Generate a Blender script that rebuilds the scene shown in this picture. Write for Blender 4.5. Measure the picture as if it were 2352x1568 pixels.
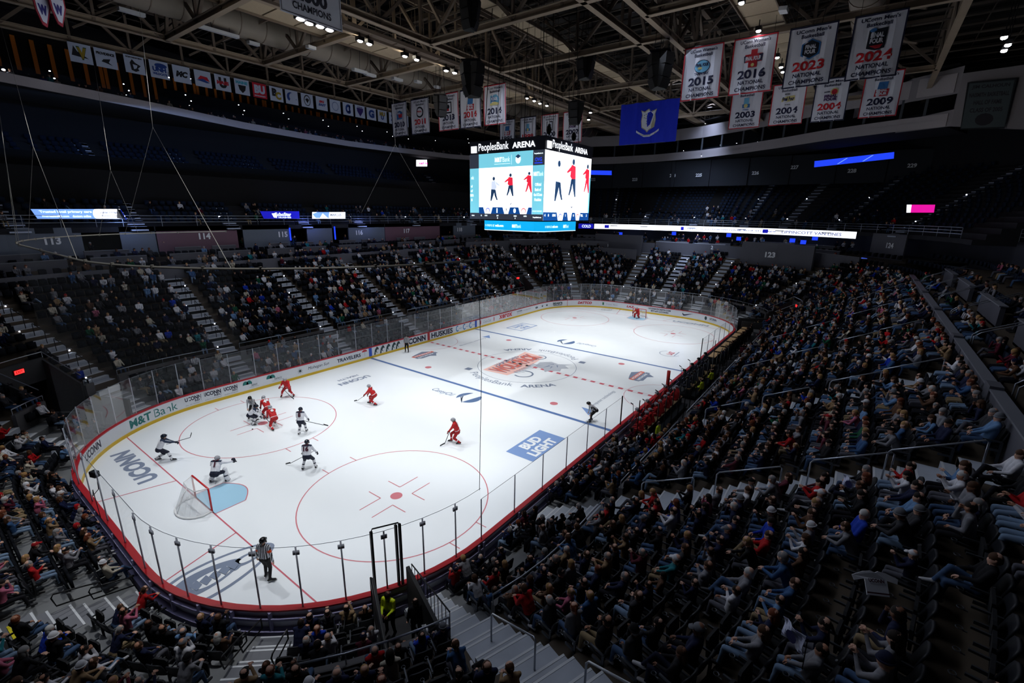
import bpy, math, random
import numpy as np
from mathutils import Vector, Matrix, Euler
random.seed(7); RNG=np.random.RandomState(11)
for o in list(bpy.data.objects): bpy.data.objects.remove(o, do_unlink=True)
SC=bpy.context.scene; COL=SC.collection
# ------------------------------------------------------------ camera
CAM=np.array([-34.0694,-23.3522,13.6999]); YAW,PITCH,ROLL=.6352,-.2694,.0147
_F=np.array([math.cos(PITCH)*math.cos(YAW),math.cos(PITCH)*math.sin(YAW),math.sin(PITCH)])
_R=np.array([math.sin(YAW),-math.cos(YAW),0.]); _U=np.cross(_R,_F)
_R2=math.cos(ROLL)*_R+math.sin(ROLL)*_U; _U2=-math.sin(ROLL)*_R+math.cos(ROLL)*_U
FPX=1071.03
cam_d=bpy.data.cameras.new('camera'); cam=bpy.data.objects.new('camera',cam_d); COL.objects.link(cam)
cam_d.sensor_width=36; cam_d.sensor_fit='HORIZONTAL'; cam_d.lens=FPX*36/2352; cam_d.clip_start=.2; cam_d.clip_end=400
cam.matrix_world=Matrix(((_R2[0],_U2[0],-_F[0],CAM[0]),(_R2[1],_U2[1],-_F[1],CAM[1]),(_R2[2],_U2[2],-_F[2],CAM[2]),(0,0,0,1)))
SC.camera=cam
def project(P):
    P=np.atleast_2d(P)-CAM; w=P@_F; return 1176+FPX*(P@_R2)/w, 784-FPX*(P@_U2)/w, w
# ------------------------------------------------------------ world, view, lights
wd=bpy.data.worlds.new('arena_air'); SC.world=wd; wd.use_nodes=True
wd.node_tree.nodes['Background'].inputs[0].default_value=(.55,.65,1,1); wd.node_tree.nodes['Background'].inputs[1].default_value=.006
SC.view_settings.view_transform='Standard'; SC.view_settings.look='None'; SC.view_settings.exposure=0.0; SC.view_settings.gamma=1
SC.view_settings.use_curve_mapping=False
SC.cycles.max_bounces=6; SC.cycles.diffuse_bounces=3; SC.cycles.glossy_bounces=2; SC.cycles.transmission_bounces=2; SC.cycles.transparent_max_bounces=14
SC.cycles.sample_clamp_indirect=4; SC.cycles.sample_clamp_direct=0; SC.cycles.caustics_reflective=False; SC.cycles.caustics_refractive=False
SPOTS=[]
def spot(x,y,z,tx,ty,e,ang,blend=.55,r=.35,col=(.975,.99,1)):
    d=bpy.data.lights.new('rink_spot','SPOT'); d.energy=e; d.spot_size=math.radians(ang); d.spot_blend=blend; d.shadow_soft_size=r; d.color=col
    o=bpy.data.objects.new('rink_spot',d); COL.objects.link(o); o.location=(x,y,z)
    v=Vector((tx-x,ty-y,-z)); o.rotation_euler=v.to_track_quat('-Z','Y').to_euler(); SPOTS.append(o)
LE=7700
for x,tx in ((-27,-24),(-18,-17),(-9,-9),(0,0),(9,9),(18,17),(27,24)):
    k=1.12 if abs(x)<10 else 1; spot(x,10.3,26.0,tx,2.5,LE*k,58); spot(x,-10.3,26.0,tx,-2.5,LE*k,58)
def area(x,y,z,sx,sy,e,col,tx,ty,tz=0):
    d=bpy.data.lights.new('fill_light','AREA'); d.shape='RECTANGLE'; d.size=sx; d.size_y=sy; d.energy=e; d.color=col; d.spread=math.radians(100)
    o=bpy.data.objects.new('fill_light',d); COL.objects.link(o); o.location=(x,y,z)
    v=Vector((tx-x,ty-y,tz-z)); o.rotation_euler=v.to_track_quat('-Z','Y').to_euler()
# dim fill lights added under the roof to brighten the four stands
FILL_COL=(.74,.82,1.0)
area(-2,8,25.3,46,3,680,FILL_COL,-2,27,3); area(-5,-9,26,50,3,950,FILL_COL,-5,-24,5); area(26,0,25.5,3,24,420,FILL_COL,46,0,3); area(-34,-2,26,3,20,260,FILL_COL,-36,0,0)
area(22,-27,22,2,4,34,(1,.95,.9),35,-33,25.5)          # unseen fill added to brighten the corner wall
area(-4,34.5,22.7,50,.6,260,(.3,.5,1),-4,44,19); area(44,0,22.6,.6,30,700,(.6,.72,1),55,0,15)  # bluish fills added to lift the upper decks of far side and end
# added point lights standing in for spill round the floodlight groups
for x,e in ((-12.4,130),(-8,70),(-3.5,110),(1.2,70),(16,70)):
    d=bpy.data.lights.new('spill_fill','POINT'); d.energy=e; d.color=(1,.93,.74); d.shadow_soft_size=.3; o=bpy.data.objects.new('spill_fill',d); COL.objects.link(o); o.location=(x,11.2,26.9)
# ------------------------------------------------------------ helpers
def lin(c):
    c=[x/255 for x in c]; return tuple(x/12.92 if x<=.04045 else ((x+.055)/1.055)**2.4 for x in c)
MT={}
def mat(name,rgb,rough=.6,metal=0,spec=.4,emit=0,ecol=None,noise=0,nscale=8,alpha=None,coat=0):
    if name in MT: return MT[name]
    m=bpy.data.materials.new(name); m.use_nodes=True; nt=m.node_tree; b=nt.nodes['Principled BSDF']
    c=lin(rgb); b.inputs['Base Color'].default_value=(*c,1); b.inputs['Roughness'].default_value=rough; b.inputs['Metallic'].default_value=metal
    b.inputs['Specular IOR Level'].default_value=spec
    if emit:
        b.inputs['Emission Color'].default_value=(*(lin(ecol) if ecol else c),1); b.inputs['Emission Strength'].default_value=emit
    if noise:
        tc=nt.nodes.new('ShaderNodeTexCoord'); n=nt.nodes.new('ShaderNodeTexNoise'); n.inputs['Scale'].default_value=nscale; n.inputs['Detail'].default_value=3
        r=nt.nodes.new('ShaderNodeMapRange'); r.inputs[3].default_value=1-noise; r.inputs[4].default_value=1+noise
        mx=nt.nodes.new('ShaderNodeMix'); mx.data_type='RGBA'; mx.blend_type='MULTIPLY'; mx.inputs[0].default_value=1; mx.inputs[6].default_value=(*c,1)
        nt.links.new(tc.outputs['Object'],n.inputs['Vector']); nt.links.new(n.outputs['Fac'],r.inputs[0])
        nt.links.new(r.outputs[0],mx.inputs[7]); nt.links.new(mx.outputs[2],b.inputs['Base Color'])
    MT[name]=m; return m
def glassmat(name,op,col,gl=.05,rough=.03):
    if name in MT: return MT[name]
    m=bpy.data.materials.new(name); m.use_nodes=True; nt=m.node_tree; nt.nodes.clear()
    out=nt.nodes.new('ShaderNodeOutputMaterial'); tr=nt.nodes.new('ShaderNodeBsdfTransparent'); df=nt.nodes.new('ShaderNodeBsdfDiffuse'); g=nt.nodes.new('ShaderNodeBsdfGlossy')
    df.inputs[0].default_value=(*lin(col),1); g.inputs['Roughness'].default_value=rough
    a=nt.nodes.new('ShaderNodeMixShader'); a.inputs[0].default_value=op; b=nt.nodes.new('ShaderNodeMixShader')
    lw=nt.nodes.new('ShaderNodeLayerWeight'); lw.inputs[0].default_value=.25; mu=nt.nodes.new('ShaderNodeMath'); mu.operation='MULTIPLY'; mu.inputs[1].default_value=gl*6
    nt.links.new(lw.outputs['Fresnel'],mu.inputs[0]); nt.links.new(mu.outputs[0],b.inputs[0])
    nt.links.new(tr.outputs[0],a.inputs[1]); nt.links.new(df.outputs[0],a.inputs[2]); nt.links.new(a.outputs[0],b.inputs[1]); nt.links.new(g.outputs[0],b.inputs[2]); nt.links.new(b.outputs[0],out.inputs[0])
    MT[name]=m; return m
def emis(name,rgb,st): return mat(name,rgb,.5,0,.2,emit=st,ecol=rgb)
class MB:
    def __init__(s): s.v=[];s.f=[];s.mi=[];s.n=0
    def add(s,vs,fs,mi=0):
        s.v.extend(vs); s.f.extend([tuple(i+s.n for i in f) for f in fs]); s.mi.extend([mi]*len(fs)); s.n+=len(vs); return s
    def box(s,x0,x1,y0,y1,z0,z1,mi=0):
        return s.add([(x0,y0,z0),(x1,y0,z0),(x1,y1,z0),(x0,y1,z0),(x0,y0,z1),(x1,y0,z1),(x1,y1,z1),(x0,y1,z1)],[(3,2,1,0),(4,5,6,7),(0,1,5,4),(1,2,6,5),(2,3,7,6),(3,0,4,7)],mi)
    def cbox(s,c,d,mi=0): return s.box(c[0]-d[0]/2,c[0]+d[0]/2,c[1]-d[1]/2,c[1]+d[1]/2,c[2]-d[2]/2,c[2]+d[2]/2,mi)
    def obox(s,c,u,v,w,mi=0):
        c,u,v,w=map(np.array,(c,u,v,w)); vs=[tuple(c+a*u+b*v+e*w) for e in(-.5,.5) for a,b in((-.5,-.5),(.5,-.5),(.5,.5),(-.5,.5))]
        return s.add(vs,[(3,2,1,0),(4,5,6,7),(0,1,5,4),(1,2,6,5),(2,3,7,6),(3,0,4,7)],mi)
    def beam(s,a,b,w,h,mi=0,up=(0,0,1)):
        a=np.array(a,float);b=np.array(b,float);u=b-a;L=np.linalg.norm(u)
        if L<1e-6: return s
        n=np.cross(u,up); 
        if np.linalg.norm(n)<1e-6: n=np.cross(u,(1,0,0))
        n/=np.linalg.norm(n); k=np.cross(n,u)/L
        return s.obox((a+b)/2,u,n*w,k*h,mi)
    def quad(s,a,b,c,d,mi=0): return s.add([tuple(a),tuple(b),tuple(c),tuple(d)],[(0,1,2,3)],mi)
    def poly(s,ps,mi=0): return s.add([tuple(p) for p in ps],[tuple(range(len(ps)))],mi)
    def prism(s,ps,ex,mi=0):
        n=len(ps); ex=np.array(ex); q=[tuple(np.array(p)+ex) for p in ps]
        return s.add([tuple(p) for p in ps]+q,[tuple(range(n-1,-1,-1)),tuple(range(n,2*n))]+[(i,(i+1)%n,n+(i+1)%n,n+i) for i in range(n)],mi)
    def tube(s,pts,r,n=8,mi=0,closed=False,caps=True):
        pts=[np.array(p,float) for p in pts]; m=len(pts); rs=r if hasattr(r,'__len__') else [r]*m; vs=[]; prev=None
        for i,p in enumerate(pts):
            if closed: t=pts[(i+1)%m]-pts[i-1]
            else: t=pts[min(i+1,m-1)]-pts[max(i-1,0)]
            t=t/(np.linalg.norm(t)+1e-9)
            if prev is None: a=np.cross(t,(0,0,1)); a=a if np.linalg.norm(a)>1e-3 else np.cross(t,(1,0,0))
            else: a=prev-t*np.dot(prev,t)
            a=a/(np.linalg.norm(a)+1e-9); prev=a; b=np.cross(t,a)
            for k in range(n):
                th=2*math.pi*k/n; vs.append(tuple(p+rs[i]*(math.cos(th)*a+math.sin(th)*b)))
        fs=[]
        for i in range(m if closed else m-1):
            j=(i+1)%m
            for k in range(n): fs.append((i*n+k,i*n+(k+1)%n,j*n+(k+1)%n,j*n+k))
        if not closed and caps: fs+= [tuple(range(n-1,-1,-1)),tuple((m-1)*n+k for k in range(n))]
        return s.add(vs,fs,mi)
    def ell(s,c,r,nu=12,nv=8,mi=0,rot=None,z0=-1,z1=1):
        vs=[];fs=[]; a0=math.asin(z0);a1=math.asin(z1); M=np.array(rot) if rot is not None else np.eye(3)
        for i in range(nv+1):
            ph=a0+(a1-a0)*i/nv
            for k in range(nu):
                th=2*math.pi*k/nu; p=M@np.array((r[0]*math.cos(ph)*math.cos(th),r[1]*math.cos(ph)*math.sin(th),r[2]*math.sin(ph))); vs.append(tuple(p+np.array(c)))
        for i in range(nv):
            for k in range(nu): fs.append((i*nu+k,i*nu+(k+1)%nu,(i+1)*nu+(k+1)%nu,(i+1)*nu+k))
        return s.add(vs,fs,mi)
    def capsule(s,a,b,ra,rb,n=8,mi=0,hn=3):
        a=np.array(a,float);b=np.array(b,float);u=b-a;L=np.linalg.norm(u); u=u/L if L>1e-6 else np.array((0,0,1.))
        pts=[];rs=[]
        for i in range(hn+1):
            t=math.pi/2*(1-i/hn); pts.append(a-u*ra*math.sin(t)); rs.append(max(ra*math.cos(t),ra*.05))
        for i in range(hn+1):
            t=math.pi/2*i/hn; pts.append(b+u*rb*math.sin(t)); rs.append(max(rb*math.cos(t),rb*.05))
        return s.tube(pts,rs,n,mi)
    def mesh(s,name,mats,smooth=False):
        me=bpy.data.meshes.new(name); me.from_pydata(s.v,[],s.f)
        for m in (mats if isinstance(mats,(list,tuple)) else [mats]): me.materials.append(m)
        if any(s.mi): me.polygons.foreach_set('material_index',s.mi)
        if smooth: me.polygons.foreach_set('use_smooth',[True]*len(s.f))
        me.update(); return me
    def build(s,name,mats,parent=None,smooth=False,loc=None):
        return link(name,s.mesh(name,mats,smooth),parent,loc)
def link(name,me,parent=None,loc=None):
    o=bpy.data.objects.new(name,me); COL.objects.link(o)
    if parent is not None: o.parent=parent
    if loc is not None: o.location=loc
    return o
USED={}
def tag(o,label=None,cat=None,group=None,kind=None):
    if label: o['label']=label; USED[label]=USED.get(label,0)+1
    if cat: o['category']=cat
    if group: o['group']=group
    if kind: o['kind']=kind
    return o
def struct(o): o['kind']='structure'; return o
def empty(name,loc=(0,0,0),rz=0,label=None,cat=None,group=None):
    o=bpy.data.objects.new(name,None); COL.objects.link(o); o.location=loc; o.rotation_euler=(0,0,rz); o.empty_display_size=.2
    return tag(o,label,cat,group)
def copy_tree(o,parent=None):
    c=o.copy(); COL.objects.link(c); c.parent=parent
    for ch in o.children: copy_tree(ch,c)
    return c
_TX={}
def text_geo(body,bold=0.,shear=0.,space=1.0):
    k=(body,bold,shear,space)
    if k not in _TX:
        cu=bpy.data.curves.new('t','FONT'); cu.body=body; cu.size=1; cu.align_x='CENTER'; cu.offset=bold; cu.shear=shear; cu.space_character=space; cu.resolution_u=3
        ob=bpy.data.objects.new('t',cu); me=bpy.data.meshes.new_from_object(ob)
        vs=np.array([v.co[:2] for v in me.vertices]) if len(me.vertices) else np.zeros((0,2)); fs=[tuple(p.vertices) for p in me.polygons]
        bpy.data.objects.remove(ob); bpy.data.meshes.remove(me); bpy.data.curves.remove(cu)
        if len(vs): 
            mn,mx=vs.min(0),vs.max(0); vs=(vs-(mn+mx)/2); dim=mx-mn
        else: dim=np.array((1,1.))
        _TX[k]=(vs,fs,dim)
    return _TX[k]
def text(mb,body,fn,w=None,h=None,mi=0,bold=.02,shear=0,space=1.0):
    """body scaled to width w and height h (either may be left out), its centre at fn(0,0)"""
    vs,fs,dim=text_geo(body,bold,shear,space)
    sx=w/dim[0] if w else None; sy=h/dim[1] if h else None
    sx=sx or sy; sy=sy or sx
    mb.add([tuple(fn(x*sx,y*sy)) for x,y in vs],fs,mi)
def plane_fn(c,u,v): 
    c,u,v=(np.array(a,float) for a in (c,u,v)); return lambda x,y: tuple(c+u*x+v*y)
ORD='first second third fourth fifth sixth seventh eighth ninth tenth eleventh twelfth thirteenth fourteenth fifteenth sixteenth seventeenth eighteenth nineteenth twentieth'.split()
def ordn(i): 
    if i<20: return ORD[i]
    if i<30: return 'twenty-'+ORD[i-20] if i>19 else ''
    if i==29: return 'thirtieth'
    return 'thirty-'+ORD[(i-30)%20]

HX,HY,RR=30.48,12.95,8.53
CX,CY=HX-RR,HY-RR
R0=RR+8.0
SEG=[('near',2*CX),('arc1',R0*math.pi/2),('end',2*CY),('arc2',R0*math.pi/2),('far',2*CX),('arc3',R0*math.pi/2),('back',2*CY),('arc4',R0*math.pi/2)]
START={};_s=0
for _n,_l in SEG: START[_n]=_s;_s+=_l
PER=_s
SEGL=dict(SEG)
def seg_of(t):
    t%=PER
    for n,l in SEG:
        if t<START[n]+l or n=='arc4': return n,t-START[n]
def PN(t,d):
    n,s=seg_of(t)
    if n=='near': return (-CX+s,-HY-d,0,-1)
    if n=='end': return (HX+d,-CY+s,1,0)
    if n=='far': return (CX-s,HY+d,0,1)
    if n=='back': return (-HX-d,CY-s,-1,0)
    c={'arc1':(CX,-CY,-90),'arc2':(CX,CY,0),'arc3':(-CX,CY,90),'arc4':(-CX,-CY,180)}[n]
    a=math.radians(c[2]+s/R0*180/math.pi)
    return (c[0]+(RR+d)*math.cos(a),c[1]+(RR+d)*math.sin(a),math.cos(a),math.sin(a))
def TA(arc,deg):
    b={'arc1':-90,'arc2':0,'arc3':90,'arc4':180}[arc]
    return START[arc]+math.radians(deg-b)*R0
def ring_ts(t0,t1,step=1.0):
    ts=[t0]; 
    marks=sorted(START.values()); t=t0
    while t<t1-1e-6:
        n,s=seg_of(t); st=R0*math.radians(5) if n.startswith('arc') else step
        nxt=t+st
        for m in marks+[PER+q for q in marks]:
            if t+1e-6<m<nxt: nxt=m
        t=min(nxt,t1); ts.append(t)
    return ts
def wallstrip(mb,ts,d,z0,z1,mi=0,th=0):
    """vertical band along the contour; with th>0 a closed profile of that thickness"""
    if th==0:
        for a,b in zip(ts,ts[1:]):
            p,q=PN(a,d),PN(b,d); mb.quad((p[0],p[1],z0),(q[0],q[1],z0),(q[0],q[1],z1),(p[0],p[1],z1),mi)
    else: sweep(mb,ts,[(d,z0),(d+th,z0),(d+th,z1),(d,z1)],mi)
def sweep(mb,ts,prof,mi=0,caps=True):
    n=len(prof); vs=[]
    for t in ts:
        for d,z in prof: p=PN(t,d); vs.append((p[0],p[1],z))
    fs=[]
    for i in range(len(ts)-1):
        for k in range(n): fs.append((i*n+k,i*n+(k+1)%n,(i+1)*n+(k+1)%n,(i+1)*n+k))
    if caps: fs+= [tuple(range(n-1,-1,-1)),tuple((len(ts)-1)*n+k for k in range(n))]
    mb.add(vs,fs,mi)
FULL=ring_ts(0,PER,2.0)
# ---------------- ice
def icemat():
    m=bpy.data.materials.new('ice'); m.use_nodes=True; nt=m.node_tree; b=nt.nodes['Principled BSDF']
    tc=nt.nodes.new('ShaderNodeTexCoord'); n=nt.nodes.new('ShaderNodeTexNoise'); n.inputs['Scale'].default_value=.35; n.inputs['Detail'].default_value=6; n.inputs['Roughness'].default_value=.65
    cr=nt.nodes.new('ShaderNodeValToRGB'); cr.color_ramp.elements[0].position=.3; cr.color_ramp.elements[0].color=(.78,.825,.865,1); cr.color_ramp.elements[1].position=.7; cr.color_ramp.elements[1].color=(.81,.85,.885,1)
    nt.links.new(tc.outputs['Object'],n.inputs['Vector']); nt.links.new(n.outputs['Fac'],cr.inputs[0]); nt.links.new(cr.outputs[0],b.inputs['Base Color'])
    n2=nt.nodes.new('ShaderNodeTexNoise'); n2.inputs['Scale'].default_value=1.3; n2.inputs['Detail'].default_value=8; r=nt.nodes.new('ShaderNodeMapRange'); r.inputs[3].default_value=.2; r.inputs[4].default_value=.3
    nt.links.new(tc.outputs['Object'],n2.inputs['Vector']); nt.links.new(n2.outputs['Fac'],r.inputs[0]); nt.links.new(r.outputs[0],b.inputs['Roughness'])
    b.inputs['Specular IOR Level'].default_value=.35
    MT['ice']=m; return m
ICE=icemat()
def paint(name,rgb,rough=.3): return mat(name,rgb,rough,0,.35)
mb=MB(); mb.poly([(PN(t,0)[0],PN(t,0)[1],0) for t in FULL[:-1]]); ice=mb.build('ice_sheet',ICE); tag(ice,'white ice sheet of the hockey rink with painted lines and logos','ice rink')
mb=MB(); mb.poly([(PN(t,40)[0],PN(t,40)[1],-.05) for t in FULL[:-1]]); struct(mb.build('floor',mat('arena_floor',(38,38,42),.7,noise=.2)))
DZ=.004
def decal(name,mb,mats): return mb.build(name,mats,ice)
def flat(z=DZ): return lambda x,y:(x,y,z)
def ring(mb,cx,cy,r0,r1,n=72,a0=0,a1=2*math.pi,z=DZ,mi=0):
    for i in range(n):
        a,b=a0+(a1-a0)*i/n,a0+(a1-a0)*(i+1)/n
        mb.quad((cx+r0*math.cos(a),cy+r0*math.sin(a),z),(cx+r1*math.cos(a),cy+r1*math.sin(a),z),(cx+r1*math.cos(b),cy+r1*math.sin(b),z),(cx+r0*math.cos(b),cy+r0*math.sin(b),z),mi)
def disc(mb,cx,cy,r,n=32,z=DZ,mi=0,ry=None,rot=0):
    ry=ry or r; mb.poly([(cx+r*math.cos(a)*math.cos(rot)-ry*math.sin(a)*math.sin(rot),cy+r*math.cos(a)*math.sin(rot)+ry*math.sin(a)*math.cos(rot),z) for a in [2*math.pi*i/n for i in range(n)]],mi)
def rect(mb,x0,x1,y0,y1,z=DZ,mi=0): mb.quad((x0,y0,z),(x1,y0,z),(x1,y1,z),(x0,y1,z),mi)
P_BL=paint('ice_blue',(88,116,166)); P_RD=paint('ice_red',(196,96,110)); P_RDL=paint('ice_red_pale',(202,122,132)); P_GR=paint('ice_slate',(122,134,156)); P_LB=paint('ice_crease_blue',(158,200,224)); P_WH=paint('ice_white',(232,236,240))
P_OR=paint('ice_orange',(214,112,96)); P_PB=paint('ice_pale_blue',(124,152,200)); P_OP=paint('ice_pale_orange',(232,188,180))
for x in (-7.62,7.62):
    mb=MB(); rect(mb,x-.15,x+.15,-12.93,12.93); decal('blue_line',mb,P_BL)
mb=MB()
y=-12.9
while y<12.9:
    rect(mb,-.15,.15,y,min(y+.42,12.9),mi=0); y+=.84
for s in(-1,1): rect(mb,s*.16-.012,s*.16+.012,-12.9,12.9)
decal('centre_line',mb,P_RD)
for s in (-1,1):
    mb=MB(); gx=s*27.13; yy=math.sqrt(RR**2-(27.13-CX)**2)+CY; rect(mb,gx-.03,gx+.03,-yy,yy)
    for q in(-1,1):
        a=np.array((gx,q*3.35));b=np.array((s*30.45,q*4.27)); n=np.array((-(b-a)[1],(b-a)[0]));n=n/np.linalg.norm(n)*.03
        mb.quad((*(a-n),DZ),(*(b-n),DZ),(*(b+n),DZ),(*(a+n),DZ))
    decal('goal_line',mb,P_RD)
    mb=MB(); pts=[(gx,-1.22)]+[(gx-s*(1.37+.55*math.sin(math.pi*(i/10))),-1.22+2.44*i/10) for i in range(11)]+[(gx,1.22)]
    mb.poly([(a,b,DZ) for a,b in pts]); 
    for a,b in zip(pts,pts[1:]): 
        v=np.array((b[0]-a[0],b[1]-a[1])); n=np.array((-v[1],v[0])); n=n/(np.linalg.norm(n)+1e-9)*.025
        mb.quad((a[0]-n[0],a[1]-n[1],DZ*2),(b[0]-n[0],b[1]-n[1],DZ*2),(b[0]+n[0],b[1]+n[1],DZ*2),(a[0]+n[0],a[1]+n[1],DZ*2),1)
    decal('goal_crease',mb,[P_LB,P_RDL])
    for q in(-1,1):
        mb=MB(); cx,cy=s*21.03,q*6.71; ring(mb,cx,cy,4.545,4.60); disc(mb,cx,cy,.3)
        for a in(-1,1):
            for b in(-1,1):
                rect(mb,*sorted((cx+a*.61,cx+a*1.83)),cy+b*.46-.025,cy+b*.46+.025); rect(mb,cx+a*.61-.025,cx+a*.61+.025,*sorted((cy+b*.46,cy+b*1.37)))
        for a in (-1,1):
            for b in(-1,1): x=cx+a*.87; yb=math.sqrt(4.57**2-.87**2); rect(mb,x-.025,x+.025,*sorted((cy+b*yb,cy+b*(yb+.61))))
        decal('face_off_circle',mb,P_RDL)
        mb=MB(); disc(mb,s*6.1,q*6.71,.3); decal('face_off_spot',mb,P_RDL)
mb=MB(); ring(mb,0,0,4.545,4.59); decal('centre_circle',mb,P_GR)
mb=MB(); ring(mb,0,12.93,3.02,3.07,a0=math.pi,a1=2*math.pi); ring(mb,0,-12.93,3.02,3.07,a0=0,a1=math.pi); decal('crease_arc',mb,paint('ice_pale_red',(206,160,168)))
# ring text on the ice
def arc_text(mb,s,r,a_mid,h,ang,flip=False,bold=.02,mi=0):
    sg=-1 if flip else 1
    def fn(x,y):
        if not flip: th=a_mid+x/r; rr=r-y      # reads along the near arc, up towards the centre
        else: th=a_mid+x/r; rr=r-y
        return (rr*math.cos(th),rr*math.sin(th),DZ)
    text(mb,s,fn,w=ang*r,h=h,bold=bold,mi=mi)
for q in (0,math.pi):
    mb=MB(); arc_text(mb,'PeoplesBank',5.35,q+math.radians(176),.95,.91,bold=.0); decal('arena_name_lettering',mb,P_GR); mb=MB(); arc_text(mb,'ARENA',5.35,q+math.radians(225),.62,.55,bold=.03)
    a=q+math.radians(139); c=(5.45*math.cos(a),5.45*math.sin(a))
    disc(mb,c[0],c[1],.42,n=4,rot=a)
    decal('arena_name_lettering',mb,P_GR)
# centre emblem: slanted red sheet with claw marks over a grey shape
mb=MB(); mb.poly([(-3.5,2.4,DZ),(-3.3,-.2,DZ),(-1.2,-.45,DZ),(1.6,-.1,DZ),(3.2,.2,DZ),(3.5,2.7,DZ),(1.5,2.4,DZ),(-1,2.55,DZ)][::-1],0)
fnc=plane_fn((0,1.2,DZ*2),(1,0,0),(0,1,0)); text(mb,'WOLF PACK',fnc,w=6.3,h=1.9,mi=1,bold=.07); text(mb,'WOLF PACK',plane_fn((0,1.2,DZ*3),(1,0,0),(0,1,0)),w=6.1,h=1.7,mi=3,bold=.03)
text(mb,'HARTFORD',plane_fn((0,2.3,DZ*3),(1,0,0),(0,1,0)),w=3.6,h=.42,mi=1,bold=.03)
for i in range(9):
    x=-2.3+i*.36; mb.poly([(x,-.1,DZ*3),(x+.2,-.15,DZ*3),(x+.22,-.8-.25*(i%3),DZ*3),(x+.08,-.4,DZ*3)],1)
for cx_,cy_,r_ in ((-2.1,-1.1,.9),(2.9,.5,.7)):
    ring(mb,cx_,cy_,r_*.82,r_,28,a0=2.6,a1=7.0,mi=1,z=DZ*2)
mb.poly([(.2,-.7,DZ*2),(1.6,-.4,DZ*2),(2.4,-1.2,DZ*2),(2.2,-2.1,DZ*2),(2.9,-3.2,DZ*2),(2.2,-2.8,DZ*2),(1.7,-3.5,DZ*2),(1.2,-3.0,DZ*2),(.5,-3.3,DZ*2),(.1,-2.5,DZ*2),(-.5,-2.3,DZ*2),(.2,-1.7,DZ*2)],2)
for a,b in (((.4,-1.5),(1.3,-1.7)),((.5,-2.2),(1.2,-2.0)),((1.2,-2.6),(1.8,-2.2)),((1.5,-1.1),(1.9,-1.8))):
    v=np.array(b)-np.array(a); n=np.array((-v[1],v[0]))*.12; mb.poly([(a[0],a[1],DZ*3),(b[0]+n[0],b[1]+n[1],DZ*3),(b[0]-n[0],b[1]-n[1],DZ*3)],1)
decal('centre_emblem',mb,[P_OP,P_GR,paint('ice_grey_mid',(172,178,188)),P_OR])
def badge(name,x0,x1,y0,y1,lines,bg,fg,rot=0):
    cx,cy=(x0+x1)/2,(y0+y1)/2; w,h=x1-x0,y1-y0; mb=MB(); c,s=math.cos(rot),math.sin(rot)
    f=lambda x,y,z=DZ:(cx+x*c-y*s,cy+x*s+y*c,z)
    if bg: mb.poly([f(-w/2,-h/2),f(w/2,-h/2),f(w/2,h/2),f(-w/2,h/2)],0)
    for (t,lw,lh,yo) in lines: text(mb,t,lambda x,y:f(x,y+yo,DZ*2),w=lw,h=lh,bold=.05,mi=1)
    decal(name,mb,[bg or fg,fg])
badge('beer_logo',-14.1,-10.45,-10.25,-8.3,[('BUD',1.75,.72,.42),('LIGHT',2.5,.72,-.45)],P_PB,P_WH)
mb=MB()
for (x0,x1,y0,y1) in ((10.4,14,10.25,10.4),(10.4,14,8.1,8.25),(10.4,10.55,8.1,10.4),(13.85,14,8.1,10.4)): rect(mb,x0,x1,y0,y1)
for t,w_,yo in (('BUD',1.6,.45),('LIGHT',2.4,-.45)): text(mb,t,lambda x,y:(12.2-x,9.25-(y+yo),DZ),w=w_,h=.62,bold=.03)
decal('beer_logo_outline',mb,P_PB)
badge('school_lettering',-28.35,-27.65,4.3,9.2,[],None,P_GR)
mb=MB(); text(mb,'UCONN',lambda x,y:(-28.0-y,6.8+x,DZ),w=4.8,h=.95,bold=.05); text(mb,'UCONN',lambda x,y:(28.0+y,-6.7-x,DZ),w=4.6,h=.8,bold=.04)
decal('school_lettering',mb,P_GR)
mb=MB(); text(mb,'UCONN',lambda x,y:(-12.3-x,9.0-y,DZ),w=2.9,h=.62,bold=.04); text(mb,'HEALTH',lambda x,y:(-12.3-x,8.2-(y)+1.7,DZ),w=1.9,h=.34,bold=.03); decal('health_lettering',mb,P_GR)
for sx,(cx,cy) in ((1,(-9.2,-1.0)),(-1,(9.6,1.4))):
    mb=MB(); R_=.98
    for (a0,a1) in ((0.35,2.3),(3.3,5.7)):
        pts=[(cx+R_*math.cos(a0+(a1-a0)*i/14),cy+R_*math.sin(a0+(a1-a0)*i/14),DZ) for i in range(15)]; mb.poly(pts,0)
    for k in (-.18,.02,.22): mb.quad((cx-.9+k,cy+k,DZ*2),(cx+k,cy+.75,DZ*2),(cx+k+.05,cy+.7,DZ*2),(cx-.8+k,cy+k-.04,DZ*2),1)
    text(mb,'CaseyOil',lambda x,y:(cx-.1*sx+y*sx*1.0-.35*sx,cy+sx*(2.35)-x*sx*1.0,DZ),w=2.2,h=.75,bold=.0,shear=.25)
    decal('oval_sponsor_logo',mb,[paint('ice_steel_blue',(88,112,150)),P_GR])
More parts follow.
